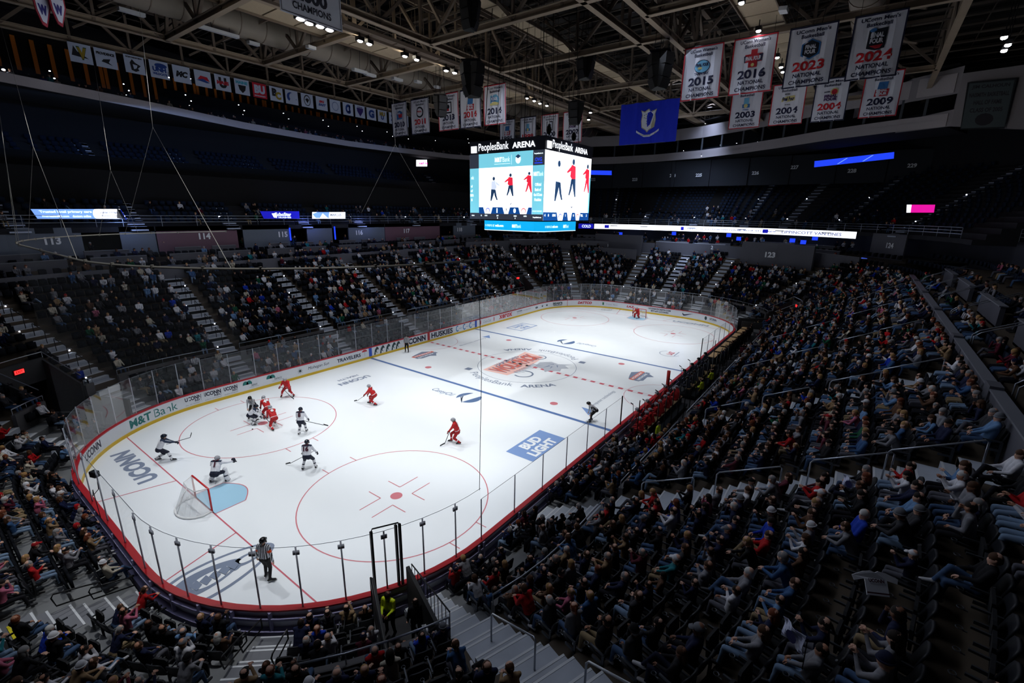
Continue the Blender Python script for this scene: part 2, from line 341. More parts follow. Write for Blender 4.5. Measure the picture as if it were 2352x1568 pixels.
for (cx,cy,fl) in ((-3.7,9.8,-1),(3.8,-9.4,1)):
    mb=MB(); mb.poly([(cx-1.3,cy-.25,DZ),(cx-.9,cy-.7,DZ),(cx+.2,cy-.65,DZ),(cx+.6,cy-1.1,DZ),(cx+1.1,cy-.5,DZ),(cx+1.35,cy+.3,DZ),(cx+.6,cy+1.0,DZ),(cx-.4,cy+.75,DZ),(cx-1.2,cy+.5,DZ)],0)
    for yo,m_ in ((.22,1),(-.28,0)): rect(mb,cx-1.3,cx+1.4,cy+yo-.2,cy+yo+.2,z=DZ*2,mi=m_)
    text(mb,'MOHEGAN',lambda x,y:(cx+x,cy+.22+y,DZ*3),w=2.1,h=.24,mi=2,bold=.03); text(mb,'NETWORK',lambda x,y:(cx+x,cy-.28+y,DZ*3),w=2.1,h=.24,mi=2,bold=.03)
    decal('shield_sponsor_logo',mb,[P_GR,P_OR,P_WH])
for (x0,y0,sg) in ((-6.4,-9.2,1),(6.4,9.3,-1)):
    mb=MB(); mb.poly([(x0,y0-.55,DZ),(x0+sg*1.0,y0-.55*sg,DZ),(x0+sg*1.0,y0+.55*sg,DZ)] if sg>0 else [(x0,y0+.45,DZ),(x0-1.1,y0+.6,DZ),(x0-1.0,y0-.5,DZ)],0)
    text(mb,'Computer technology',lambda x,y:(x0+sg*(3.4+x),y0+sg*y,DZ),w=4.2,h=.42,mi=1,bold=.0); decal('technology_sponsor_logo',mb,[P_PB,P_GR])
mb=MB(); ring(mb,12.4,-9.2,.95,1.02,30,a0=.6,a1=4.6,mi=1); text(mb,'LAZ',lambda x,y:(12.6+x,-9.25+y,DZ),w=1.3,h=.6,bold=.07,shear=.2); rect(mb,11.9,13.6,-9.85,-9.75,mi=1); decal('parking_sponsor_logo',mb,[P_RDL,P_GR])
# husky outline replaced by a plain almond crest with swirls
mb=MB(); c0=np.array((-28.65,-5.35)); 
def ell_ring(mb,c,a,b,th,rot,n=40,mi=0,z=DZ):
    for i in range(n):
        t0,t1=2*math.pi*i/n,2*math.pi*(i+1)/n
        def P(t,k): x,y=(a-k)*math.cos(t),(b-k)*math.sin(t)*(1-.25*math.cos(t)); return (c[0]+x*math.cos(rot)-y*math.sin(rot),c[1]+x*math.sin(rot)+y*math.cos(rot),z)
        mb.quad(P(t0,0),P(t1,0),P(t1,th),P(t0,th),mi)
def alm(c,a,b,z,mi,n=36,sh=.25):
    mb.poly([(c[0]+a*math.cos(2*math.pi*i/n),c[1]+b*math.sin(2*math.pi*i/n)*(1-sh*math.cos(2*math.pi*i/n)),z) for i in range(n)],mi)
alm(c0,2.15,1.05,DZ,0); alm((c0[0],c0[1]),1.98,.9,DZ*2,1); alm((c0[0]-.35,c0[1]+.1),1.25,.62,DZ*3,0); alm((c0[0]-.2,c0[1]-.02),.75,.34,DZ*4,1); alm((c0[0]+1.15,c0[1]-.03),.62,.3,DZ*3,0); alm((c0[0]+1.2,c0[1]-.03),.45,.17,DZ*4,1); alm((c0[0]+.55,c0[1]-.18),.22,.16,DZ*5,0)
for k in range(6):
    a=.33*k; mb.poly([(c0[0]-1.2+a,c0[1]-.3,DZ*(6+k)),(c0[0]-.95+a,c0[1]-.12,DZ*(6+k)),(c0[0]-1.0+a,c0[1]+.28,DZ*(6+k)),(c0[0]-1.3+a,c0[1]+.1,DZ*(6+k))],0)
decal('almond_crest',mb,[P_GR,P_WH])
mb=MB(); ell_ring(mb,(29.2,5.8),.95,.75,.1,0); ell_ring(mb,(29.2,5.8),.6,.4,.1,0); decal('leaf_crest',mb,[P_GR])
# ---------------- boards
BH=1.07
BD=empty('dasher_board',(0,0,0)); tag(BD,'white dasher boards with yellow kick plate, red cap rail and glass round the rink','rink boards')
mb=MB(); sweep(mb,FULL,[(0,.2),(.1,.2),(.1,BH-.02),(0,BH-.02)],caps=False); mb.build('board_panel',mat('board_white',(226,230,236),.35,noise=.04),BD)
mb=MB(); sweep(mb,FULL,[(-.02,0),(.12,0),(.12,.21),(-.02,.21)],caps=False); mb.build('kick_plate',mat('kick_yellow',(222,184,40),.4),BD)
mb=MB(); sweep(mb,FULL,[(-.03,BH-.03),(.2,BH-.03),(.2,BH+.03),(-.03,BH+.03)],caps=False); mb.build('cap_rail',mat('cap_red',(176,30,40),.4),BD)
mb=MB(); sweep(mb,FULL,[(.1,0),(.32,0),(.32,.35),(.1,.35)],caps=False); sweep(mb,FULL,[(.11,.72),(.26,.72),(.26,.8),(.11,.8)],caps=False)
for t in np.arange(0,PER,2.4):
    p=PN(t,.2); mb.cbox((p[0],p[1],.53),(.1,.1,1.0))
mb.build('rear_frame',mat('board_back',(150,146,182),.5,.0),BD)
mb=MB()
for tm,m_ in ((134.3,0),(118.9,0),(126.7,1),(START['near']+CX-7.62,0),(START['near']+CX+7.62,0),(START['near']+CX,1)):
    sweep(mb,[tm-.17,tm+.17],[(-.006,.2),(0,.2),(0,BH-.03),(-.006,BH-.03)],m_)
for tm in (159.3,94.3): sweep(mb,[tm-.06,tm+.06],[(-.006,.0),(0,.0),(0,BH-.03),(-.006,BH-.03)],1)
mb.build('line_marking',[mat('board_blue',(30,80,190),.4),mat('board_red',(178,40,52),.4)],BD)
A_NV=mat('ad_navy',(24,30,60),.4); A_TL=mat('ad_teal',(20,116,112),.4); A_RD=mat('ad_red',(196,36,52),.4); A_BL=mat('ad_blue',(40,120,180),.4); A_GY=mat('ad_grey',(150,156,164),.4); A_GN=mat('ad_green',(30,120,80),.4); A_DK=mat('ad_dark',(34,60,66),.4); A_WH=mat('ad_white',(236,238,242),.4)
ADS=[A_NV,A_TL,A_RD,A_BL,A_GY,A_GN,A_DK,A_WH]
def ad(body,t0,t1,h,m_,zc=.64,bold=.03,shear=0,mb=None):
    tm=(t0+t1)/2; n,_=seg_of(tm); k=(RR/R0) if n.startswith('arc') else 1.0; w=abs(t1-t0)*k
    def fn(x,y): p=PN(tm-x/k,-.008); return (p[0],p[1],zc+y)
    own=mb is None; mb=mb or MB(); text(mb,body,fn,w=w,h=h,bold=bold,shear=shear,mi=ADS.index(m_))
    if own: mb.build('sponsor_lettering',ADS,BD)
def adshape(pts,tm,m_,k,mb,zc=.64):
    mb.poly([(*PN(tm-x/k,-.01)[:2],zc+y) for x,y in pts],ADS.index(m_))
ad('UCONN',167.0,163.4,.46,A_NV,.7,.04); ad('Dining Services',166.8,163.6,.16,A_GY,.36,0)
mb=MB(); ad('M&T',158.6,155.6,.55,A_TL,.62,.035,mb=mb); ad('Bank',155.2,152.2,.55,A_TL,.62,0,mb=mb); mb.build('sponsor_lettering',ADS,BD)
for a,b in ((151.2,149.15),(148.75,147.55),(147.35,146.4)):
    mb=MB(); ad('UCONN',a,b,.3,A_NV,.76,.04,mb=mb); ad('REC',a-(a-b)*.6,b,.14,A_NV,.53,.03,mb=mb); ad('student recreation',a,b,.1,A_GY,.36,0,mb=mb); mb.build('sponsor_lettering',ADS,BD)
for a,b in ((145.95,144.9),(144.15,142.95)):
    mb=MB(); k=RR/R0 if seg_of(a)[0].startswith('arc') else 1.0
    for s0 in (0,1): adshape([(-.05+s0*.27+.22*math.cos(i*math.pi/8)*(1 if s0 else 1),.0+.3*math.sin(i*math.pi/8)) for i in range(9)],a-.2/k,A_TL,k,mb,.66)
    ad('Select',a-.55,b+.05,.2,A_DK,.56,0,mb=mb); ad('physical therapy',a-.4,b-.1,.08,A_GY,.38,0,mb=mb); mb.build('sponsor_lettering',ADS,BD)
mb=MB(); ad('Mohegan Sun',140.7,138.7,.34,A_NV,.62,.0,.3,mb=mb)
for i in range(8): c,s=math.cos(i*math.pi/4),math.sin(i*math.pi/4); adshape([(0.03*-s,.03*c),(.26*c,.26*s),(.03*s,-.03*c)],141.4,A_DK,1,mb,.62)
mb.build('sponsor_lettering',ADS,BD)
mb=MB(); ad('TRAVELERS',137.9,135.4,.34,A_NV,.6,.03,mb=mb); adshape([(.3*math.cos(i*math.pi/8),.2*math.sin(i*math.pi/8)) for i in range(9)],134.95,A_RD,1,mb,.8); adshape([(-.015,-.4),(.015,-.4),(.015,.05),(-.015,.05)],134.95,A_GY,1,mb,.8); mb.build('sponsor_lettering',ADS,BD)
mb=MB()
for i,x0 in enumerate((133.6,132.9,132.2,131.5,130.95)):
    adshape([(-.3,-.38),(-.18,.1),(.05,.38),(.22,.3),(.3,.05),(.12,.1),(.0,-.05),(.15,-.3),(-.1,-.1),(-.12,-.38)],x0,A_DK,1,mb,.62)
mb.build('dark_swirl_marks',ADS,BD)
ad('UCONN',130.1,127.15,.62,A_NV,.62,.05); ad('HUSKIES',126.3,122.95,.6,A_NV,.62,.04)
for c in (122.0,120.8,119.7):
    mb=MB()
    for i in range(10):
        a,b=1.0+4.6*i/10,1.0+4.6*(i+1)/10; adshape([(.15*math.cos(a)-.15,.15*math.sin(a)*1.5),(.27*math.cos(a)-.15,.27*math.sin(a)*1.3),(.27*math.cos(b)-.15,.27*math.sin(b)*1.3),(.15*math.cos(b)-.15,.15*math.sin(b)*1.5)],c,A_BL,1,mb,.64)
    ad('CREATE',c-.1,c-.6,.09,A_BL,.6,.02,mb=mb); mb.build('sponsor_lettering',ADS,BD)
mb=MB(); ad('Coca-Cola',117.5,116.0,.34,A_GY,.62,0,.35,mb=mb)
for c in (118.0,115.4): adshape([(-.06,-.25),(.06,-.25),(.07,.1),(.03,.3),(-.03,.3),(-.07,.1)],c,A_RD,1,mb,.64)
mb.build('sponsor_lettering',ADS,BD)
ad('xerox',114.3,111.5,.52,A_RD,.66,.03)
mb=MB(); ad('UCONN',110.4,109.2,.2,A_NV,.76,.03,mb=mb); ad('athletics',110.4,109.2,.12,A_GY,.5,0,mb=mb); ad('FOUNDATION',108.9,107.1,.16,A_GY,.72,.0,mb=mb); mb.build('sponsor_lettering',ADS,BD)
mb=MB()
for t_ in (105.6,103.6,101.6): adshape([(-.2,.1),(.2,.1),(.12,-.1),(-.12,-.1)],t_,A_DK,.52,mb,.6); adshape([(-.1,.14),(.1,.14),(0,.24)],t_,A_BL,.52,mb,.6)
mb.build('small_pine_marks',ADS,BD)
mb=MB(); ad("BEAR'S",99.2,95.9,.36,A_DK,.7,.05,mb=mb); adshape([(-.85,-.03),(.85,-.03),(.75,-.12),(-.75,-.12)],97.5,A_DK,.52,mb,.48); mb.build('sponsor_lettering',ADS,BD)
ad('DATTCO',91.05,86.9,.4,A_RD,.64,.06,.2)
mb=MB(); adshape([(-.16,-.2),(.16,-.2),(.16,.2),(-.16,.2)],83.6,A_GN,.7,mb); ad('Robinson Barrett',82.6,79.2,.2,A_GY,.62,0,mb=mb); mb.build('sponsor_lettering',ADS,BD)
ad('LAZ',77.6,76.4,.3,A_RD,.64,.05,.2)
mb=MB(); ad('UCONNTICKETS.COM',74.3,71.1,.22,A_NV,.78,.04,mb=mb); ad('877-AT-UCONN',73.9,71.4,.22,A_NV,.46,.04,mb=mb); mb.build('sponsor_lettering',ADS,BD)
mb=MB(); adshape([(-.55,.2),(-.62,-.05),(-.42,-.24),(-.1,-.16),(.95,.24),(-.2,-.02),(-.42,-.04),(-.5,.04)],67.9,A_NV,.52,mb); mb.build('curved_tick_mark',ADS,BD)
mb=MB(); ad('UCONN',61.2,58.8,.28,A_NV,.7,.04,mb=mb); ad('huskies athletics',61.2,58.8,.1,A_GY,.46,0,mb=mb); adshape([(.2*math.cos(i*.7),.25*math.sin(i*.7)) for i in range(9)],62.4,A_DK,.52,mb); mb.build('sponsor_lettering',ADS,BD)
# ---------------- glass
GLE=mat('glass_edge',(96,106,116),.3); GL=glassmat('rink_glass',.04,(200,210,220),.04); GLH=glassmat('rink_glass_hazy',.10,(190,196,205),.05)
STM=mat('stanchion_metal',(168,172,184),.45,.0)
STD=mat('stanchion_dark',(20,26,30),.4,.4)
t_bs=CX-8.6; t_be=CX+9.0       # team bench gap on the near side
gl=[]  # (t0,t1,top)
def span(a,b,top,n):
    for i in range(n): gl.append((a+(b-a)*i/n,a+(b-a)*(i+1)/n,top))
a4=START['arc4']
span(0,t_bs,2.9,6); span(t_be,2*CX,2.9,6); span(START['arc1'],START['arc1']+SEGL['arc1'],3.3,9); span(START['end'],START['end']+SEGL['end'],3.5,4); span(START['arc2'],START['arc2']+SEGL['arc2'],3.5,9)
span(START['far'],START['far']+SEGL['far'],3.35,24); span(START['arc3'],START['arc3']+SEGL['arc3'],3.45,9); span(START['back'],START['back']+SEGL['back'],3.45,4); span(a4,a4+SEGL['arc4'],3.4,10)
for t0,t1,top in gl:
    n,_=seg_of((t0+t1)/2); ts=[t0,(t0+t1)/2,t1] if n.startswith('arc') else [t0,t1]; mb=MB(); wallstrip(mb,ts,.06,BH+.03,top); far=n in('far','arc2','end'); mb.tube([(*PN(t_,.06)[:2],top) for t_ in ts],.011,4,1); mb.build('glass_panel',[GLH if far else GL,GLE],BD)
    mb=MB(); p=PN(t0,.09); mb.tube([(p[0],p[1],BH),(p[0],p[1],top+.02)],.028,6)
    if n in('arc4','back'): mb.obox((p[0],p[1],top-.2),(-p[3]*.2,p[2]*.2,0),(p[2]*.05,p[3]*.05,0),(0,0,.14))
    mb.build('stanchion',STM,BD,smooth=True)
for t_ in (t_bs,t_bs+.0,t_be):
    mb=MB(); p=PN(t_,.09); q=PN(t_,1.2); mb.tube([(p[0],p[1],BH),(p[0],p[1],3.0)],.04,6); mb.tube([(q[0],q[1],0),(q[0],q[1],3.0)],.03,6); mb.build('stanchion',STD,BD)
    mb=MB(); mb.quad((p[0],p[1],BH),(q[0],q[1],BH),(q[0],q[1],2.95),(p[0],p[1],2.95)); mb.build('glass_panel',GL,BD)
# gate frame (black) in near corner
ga,gb=TA('arc4',240.3),TA('arc4',246.5); mb=MB()
for t_ in (ga,gb,gb-.25):
    p=PN(t_,.13); mb.cbox((p[0],p[1],(BH+3.5)/2),(.075,.075,3.5-BH+.1) )
a_,b_=PN(ga,.13),PN(gb,.13); mb.tube([(a_[0],a_[1],3.5),(a_[0]+.05,a_[1],3.62)]+[(b_[0]-.05,b_[1],3.62),(b_[0],b_[1],3.5)],.025,6)
mb.build('gate_frame',STD,BD)
# red foam post at the bench + orange-red goal-lamp post
o=MB(); o.tube([(.05,-13.05,1.1),(.05,-13.05,2.3)],.13,12); tag(o.build('padded_post',mat('pad_red',(168,30,30),.6),smooth=True),'red padded post on the boards between the benches','post')
# ---------------- goals
def goal(x,s,label):
    g=empty('goal',(x,0,0),0 if s<0 else math.pi,label,'goal','ice hockey goals')
    red=mat('goal_red',(190,28,34),.35); wh=mat('goal_white',(222,224,226),.5)
    mb=MB(); mb.tube([(0,-.94,0),(0,-.94,1.16),(0,-.88,1.22),(0,.88,1.22),(0,.94,1.16),(0,.94,0)],.042,8); mb.build('goal_post',red,g,True)
    base=[(-0.0,-.94,.03)]+[(-1.12*math.sin(math.pi*(i/12))**.75,-.94*math.cos(math.pi*i/12)*1.12,.05) for i in range(1,12)]+[(0,.94,.03)]
    mb=MB(); mb.tube(base,.045,8); mb.tube([(0,-.9,1.22),(-.45,-.62,1.18),(-.52,0,1.17),(-.45,.62,1.18),(0,.9,1.22)],.022,6); mb.tube([(-.52,0,1.17),(-.72,0,.9),(-1.1,0,.08)],.02,6)
    mb.build('goal_base',wh,g,True)
    mb=MB(); top=[(0,-.9,1.22),(-.25,-.76,1.2),(-.45,-.62,1.18),(-.5,-.3,1.17),(-.52,0,1.17),(-.5,.3,1.17),(-.45,.62,1.18),(-.25,.76,1.2),(0,.9,1.22)]
    bs=[base[int(round(i*12/8))] for i in range(9)]
    for i in range(8): mb.quad(bs[i],bs[i+1],top[i+1],top[i])
    mb.poly(top); mb.build('goal_net',netmat('goal_net',(235,238,240),.36,60),g)
    return g
def netmat(name,rgb,op,sc=None):
    m=bpy.data.materials.new(name); m.use_nodes=True; nt=m.node_tree; nt.nodes.clear(); out=nt.nodes.new('ShaderNodeOutputMaterial'); tr=nt.nodes.new('ShaderNodeBsdfTransparent'); df=nt.nodes.new('ShaderNodeBsdfDiffuse'); df.inputs[0].default_value=(*lin(rgb),1)
    mx=nt.nodes.new('ShaderNodeMixShader'); mx.inputs[0].default_value=op; nt.links.new(tr.outputs[0],mx.inputs[1]); nt.links.new(df.outputs[0],mx.inputs[2]); nt.links.new(mx.outputs[0],out.inputs[0]); return m
goal(-27.13,-1,'red framed hockey goal with white net behind the crouching goaltender in white')
goal(27.13,1,'small distant red framed hockey goal at the far end of the rink')
CON=mat('terrace_concrete',(70,60,48),.75,noise=.25,nscale=1.5); CONL=mat('stair_concrete',(172,178,188),.7,noise=.1,nscale=3); CONP=mat('platform_grey',(110,112,114),.6,noise=.15,nscale=2)
WALLD=mat('wall_charcoal',(84,84,92),.7,noise=.08); WALLR=mat('wall_maroon',(104,74,88),.7); RAILM=mat('rail_steel',(165,170,180),.35,.7); RAILB=mat('rail_black',(28,28,30),.4,.5); CAPM=mat('wall_cap',(110,112,120),.5)
BLK=mat('black_drape',(9,9,12),.9); DKB=mat('dark_blue_grey',(36,42,54),.8,noise=.1)
# rows: (d0,d1,z)
PORT=[(.42,1.25,.3),(1.25,2.1,.7),(2.1,2.95,1.1),(2.95,3.8,1.5)]; NPT=4
FIX=[(4.0+.858*i,4.0+.858*(i+1),2.35+.46*i) for i in range(12)]
BACK_D=14.3
# portable tier only round the near end and near straight (+ far straight)
def terr(rows,t0,t1,name,m,zb):
    mb=MB(); ts=ring_ts(t0,t1,4)
    prof=[]; 
    for (d0,d1,z) in rows: prof+=[(d0,z),(d1,z)]
    prof+=[(rows[-1][1],zb),(rows[0][0],zb)]
    # sweep as open-surface closed profile
    sweep(mb,ts,prof); return mb
# tunnels: (t0,t1,label)
TUN=[(TA('arc4',239.8),TA('arc4',247.5)),(TA('arc3',118),TA('arc3',130)),(TA('arc2',74),TA('arc2',84)),(TA('arc1',-74),TA('arc1',-62))]
def in_tun(t): 
    for i,(a,b) in enumerate(TUN):
        if a<=t<=b: return i
    return -1
cuts=sorted(TUN); pieces=[]; s=0
for a,b in cuts: pieces.append((s,a)); s=b
pieces.append((s,PER))
mb=MB()
def psweep(rows,pcs,mb,zb=0.0,mi=0):
    prof=[]
    for (d0,d1,z) in rows: prof+=[(d0,z),(d1,z)]
    prof+=[(rows[-1][1],zb),(rows[0][0],zb)]
    for a,b in pcs:
        if b-a>.3: sweep(mb,ring_ts(a,b,5),prof,mi)
fl=[]
bench_a,bench_b=t_bs-.3,CX+24.0
for a,b in pieces:
    if a<bench_a<b: fl+=[(a,bench_a)]; a=bench_a
    if a<bench_b<=b: a=bench_b
    if not(bench_a<=a<bench_b): fl.append((a,b))
psweep(PORT,[(a,b) for a,b in fl if b>a],mb); struct(mb.build('floor_portable_risers',CONP))
# fixed bowl; first four rows missing over the tunnels
mb=MB(); psweep(FIX,pieces,mb); psweep(FIX[3:],TUN[1:],mb,zb=3.2); psweep(FIX,TUN[:1],mb,zb=2.2); struct(mb.build('floor_lower_bowl',CON))
# barrier wall between portable and fixed seats, with steel rail
mb=MB(); mr=MB()
BST=TA('arc4',230); BRP=[]
for a,b in pieces+[TUN[0]]:
    for (c_,d_) in ((a,min(b,TA('arc3',176))),(max(a,BST),b)):
        if d_-c_>.3 and (c_,d_) not in BRP: BRP.append((c_,d_))
AISC=[('near',CX-18.2),('near',CX-9.2),('near',CX),('near',CX+9.2),('near',CX+18.4),('arc4',250.5),('arc3',112),('arc3',143),('arc2',41),('arc2',70),('far',CX-18),('far',CX-9),('far',CX+.3),('far',CX+9.2),('far',CX+18.4)]
for sg,c_ in AISC:
    tc=TA(sg,c_) if sg.startswith('arc') else START[sg]+c_; hw=.78*(R0/(RR+3.9) if sg.startswith('arc') else 1); new=[]
    for a,b in BRP:
        if a<tc<b: new+=[(a,tc-hw),(tc+hw,b)]
        else: new.append((a,b))
    BRP=[q for q in new if q[1]-q[0]>.25]
for a,b in BRP:
    ts=ring_ts(a,b,5); sweep(mb,ts,[(3.8,2.0 if (a,b)==TUN[0] else .1),(4.0,2.0 if (a,b)==TUN[0] else .1),(4.0,2.62),(3.8,2.62)])
    pts=[(*PN(t,3.9)[:2],2.95) for t in ts]; mr.tube(pts,.03,6)
    for t in ts: p=PN(t,3.9); mr.tube([(p[0],p[1],2.6),(p[0],p[1],2.95)],.018,5)
w=mb.build('wall_barrier',mat('barrier_grey',(84,82,84),.6,noise=.1)); struct(w)
tag(mr.build('barrier_rail',RAILM,smooth=True),'long steel rail on top of the barrier wall in front of the fixed seats','railing')
mb=MB()
for i,(a,b) in enumerate(TUN):
    for t in (a,b):
        if i==0: segs=((.3,3.9,1.9),)
        else: segs=((.8,4.0,1.9),)
        for (da,db,z) in segs: p,q=PN(t,da),PN(t,db); mb.beam((p[0],p[1],z/2),(q[0],q[1],z/2),.12,z)
        if i: p,q=PN(t,4.0),PN(t,6.6); n_=(-p[3]*.12,p[2]*.12,0); mb.prism([(p[0],p[1],0),(q[0],q[1],0),(q[0],q[1],4.3),(p[0],p[1],2.75)],n_)
    if i: sweep(mb,ring_ts(a,b,5),[(6.5,2.9),(6.65,2.9),(6.65,4.35),(6.5,4.35)])
struct(mb.build('wall_tunnel',mat('tunnel_black',(52,52,54),.8)))
mb=MB()
for i,(a,b) in enumerate(TUN[1:]):
    ts=ring_ts(a,b,5); mb.tube([(*PN(t,6.55)[:2],4.7) for t in ts],.03,6)
    for t in (a,b): p,q=PN(t,4.0),PN(t,6.55); mb.tube([(p[0],p[1],3.3),(q[0],q[1],4.7)],.03,6); mb.tube([(q[0],q[1],3.7),(q[0],q[1],4.7)],.02,5)
tag(mb.build('tunnel_rail',RAILM),'steel guard rails round the far corner tunnel mouths','railing')
for (t_,lab) in ((TA('arc3',124),'red exit sign over the tunnel mouth in the far left corner'),(TA('arc2',79),'small red exit sign over the tunnel at the far corner of the rink'),(TA('arc1',-68),'faint red exit sign over the tunnel mouth right of the far glass')):
    p=PN(t_,6.45); s_=empty('exit_sign',(p[0],p[1],3.9),math.atan2(p[3],p[2])-math.pi/2,lab,'exit sign','exit signs')
    mb=MB(); mb.box(-.3,.3,-.05,.05,-.15,.15); mb.build('housing',mat('sign_white',(150,20,20),.5),s_)
    mb=MB(); mb.quad((-.27,-.06,-.12),(.27,-.06,-.12),(.27,-.06,.12),(-.27,-.06,.12)); text(mb,'EXIT',lambda x,y:(x,-.065,y),w=.4,h=.15,mi=1,bold=.04); mb.build('sign_face',[emis('exit_red',(255,40,40),3.5),emis('exit_dark',(120,0,0),.4)],s_)
# ---------------- stairs (aisles)
def far_lab(x): return x
AISLES=[]  # (seg, coordinate (x,y or degrees), label)
for x,l in ((-18.2,'wide pale concrete stairs up the near stand at right of the camera corner'),(-9.2,'second pale stairs of the near stand, counted from the camera corner'),(0,'third pale stairs of the near stand, level with the centre line'),(9.2,'fourth pale stairs of the near stand, beyond the centre line'),(18.4,'fifth pale stairs of the near stand, towards the far tunnel')): AISLES.append(('near',x+CX,l))
for a,l in ((-45,'pale stairs in the far right corner climbing beside wall 123'),): AISLES.append(('arc1',a,l))
for y,l in ((-6.6,'pale stairs of the far end between the blocks under 122 and 123'),(-.5,'pale stairs of the far end straight behind the distant goal'),(5.8,'pale stairs of the far end beside the wall numbered 120')):
    AISLES.append(('end',y,l))
for a,l in ((41,'pale stairs in the far corner under the video cube, right one'),(70,'pale stairs in the far corner under the video cube, left one')): AISLES.append(('arc2',a,l))
for x,l in ((18,'fifth pale stairs of the long far stand, counted from the left'),(9,'fourth pale stairs of the long far stand, counted from the left'),(-.3,'third pale stairs of the long far stand, under wall 116'),(-9.2,'second pale stairs of the long far stand, under wall 115'),(-18.4,'first pale stairs of the long far stand, under wall 114')): AISLES.append(('far',CX-x,l))
for a,l in ((112,'pale stairs climbing from the tunnel mouth in the far left corner'),(143,'pale stairs at the left picture edge behind the rink corner')): AISLES.append(('arc3',a,l))
AISLES.append(('back',CY+5.5,'grey stairs with yellow edge at the lower left behind the near goal'))
AISLES.append(('arc4',221,'grey stairs beside the seats behind the near corner glass, bottom left'))
AISLES.append(('arc4',250.5,'pale concrete stairs at bottom centre right of the tunnel wall'))
AW=.68
def aisle_t(seg,c): 
    if seg=='near': return c
    if seg=='end': return START['end']+c+CY
    if seg=='far': return START['far']+c
    if seg=='back': return START['back']+c
    return TA(seg,c)
STEPL=emis('step_light_white',(225,232,255),14)
STEPD=mat('stair_dull_grey',(112,114,120),.7,noise=.1,nscale=3); YEL=mat('yellow_edge',(210,196,30),.5)
for seg,c,lab in AISLES:
    t=aisle_t(seg,c)%PER; st=empty('stairway',(0,0,0),0,lab,'stairs'); p0=PN(t,0); nx,ny=p0[2],p0[3]; tx,ty=-ny,nx
    port=any(a<=t<=b for a,b in fl); rows=(PORT if port else [])+FIX
    mb=MB(); me=MB(); mf=MB(); my=MB()
    for i,(d0,d1,z) in enumerate(rows):
        if in_tun(t)>0 and d0<6.4: continue
        zp=rows[i-1][2] if i else 0.0
        if i and rows[i-1][1]<3.9 and d0>3.9: zp=1.5
        for (a,b,za) in ((d0-.32,d0,(z+zp)/2),(d0,d1-.32 if i+1<len(rows) else d1,z+.012)):
            ca=PN(t,(a+b)/2); mb.obox((ca[0],ca[1],za-.15),(nx*(b-a),ny*(b-a),0),(tx*AW*2,ty*AW*2,0),(0,0,.3))
            w_=.06 if seg in('near','arc4','back') else .14; ce=PN(t,a+w_/2); (me if d0<3.9 else mf).obox((ce[0],ce[1],za+.003),(nx*w_,ny*w_,0),(tx*AW*2,ty*AW*2,0),(0,0,.01))
    if port and seg in('back','arc4'):
        for dd in (3.78,3.5): ce=PN(t,dd); my.obox((ce[0],ce[1],1.522),(nx*.07,ny*.07,0),(tx*1.1,ty*1.1,0),(0,0,.02))
    mb.build('steps',STEPD if seg=='back' or c==221 else CONL,st)
    if me.n: me.build('step_edge',mat('edge_white',(205,208,212),.5),st)
    if mf.n: mf.build('step_edge',mat('edge_white',(205,208,212),.5),st)
    if my.n: my.build('safety_stripe',YEL,st)
    if seg not in('back','arc4','near'):
        for i in (1,4,7,10):
            d0,_,z=FIX[i]; sx=.5*(1 if i%2 else -1); ce=PN(t,d0-.03); mb=MB(); mb.cbox((ce[0]+tx*sx,ce[1]+ty*sx,z-.06),(.065,.065,.065)); mb.build('step_light',STEPL,st)
# hand rails on the near aisles
def hrail(seg,c,i0,n,lab,m=RAILM,off=0,hh=.92,grp='stair hand rails of the near stand'):
    t=aisle_t(seg,c)%PER; p0=PN(t,0); tx,ty=-p0[3]*off,p0[2]*off
    a,b=FIX[i0],FIX[min(i0+n,11)]; pa,pb=PN(t,a[0]+.2),PN(t,b[0]+.35); mb=MB()
    A=np.array((pa[0]+tx,pa[1]+ty,a[2]));B=np.array((pb[0]+tx,pb[1]+ty,b[2])); up=np.array((0,0,hh)); u=(B-A)*.07
    mb.tube([A,A+up*.92,A+up+u*.5,B+up-u*.5,B+up*.92,B],.024,7); 
    o=mb.build('hand_rail',m,smooth=True); tag(o,lab,'hand rail',grp)
nm=['nearest','second','third','fourth','fifth']
for k,x in enumerate((-18.2,-9.2,0,9.2,18.4)):
    for j,i0 in enumerate((1,4,7,9)):
        hrail('near',x+CX,i0,2,f'steel hand rail number {["one","two","three","four"][j]} going up the {nm[k]} stairs of the near stand')
for j,i0 in enumerate((1,5,9)): hrail('arc4',250.5,i0,2,f'steel hand rail, {ORD[j]} from the bottom, on the bottom centre stairs')
for k,(seg,c) in enumerate((('far',CX+18.4),('far',CX+9.2),('far',CX+.3),('far',CX-9),('arc3',112),('arc3',143),('arc1',-45))):
    for i0 in (1,3,5,7,9): hrail(seg,c,i0,1,'thin dark hand rail on the pale stairs of the far stands',RAILB,0,.9,'thin hand rails of the far stands')
# portable tier loops (black hoops)
for k,(t_,j) in enumerate(((START['back']+CY+4.7,0),(START['back']+CY+4.7,1),(TA('arc4',217.5),0),(TA('arc4',217.5),1),(TA('arc4',224.5),1),(TA('arc4',234),0))):
    p,q=PN(t_,PORT[j][0]+.1),PN(t_,PORT[j][1]+.35); z=PORT[j][2]; mb=MB()
    mb.tube([(p[0],p[1],z+.45),(p[0],p[1],z+.8),(.3*q[0]+.7*p[0],.3*q[1]+.7*p[1],z+.92),(q[0],q[1],z+1.15),(q[0]*1.002,q[1]*1.002,z+1.05),(q[0],q[1],z+.7)],.025,6,closed=True)
    tag(mb.build('aisle_hoop',RAILB,smooth=True),f'black bent hoop rail at the end of a seat row, {ORD[k]} along the near end','hoop rail','hoop rails of the near end')
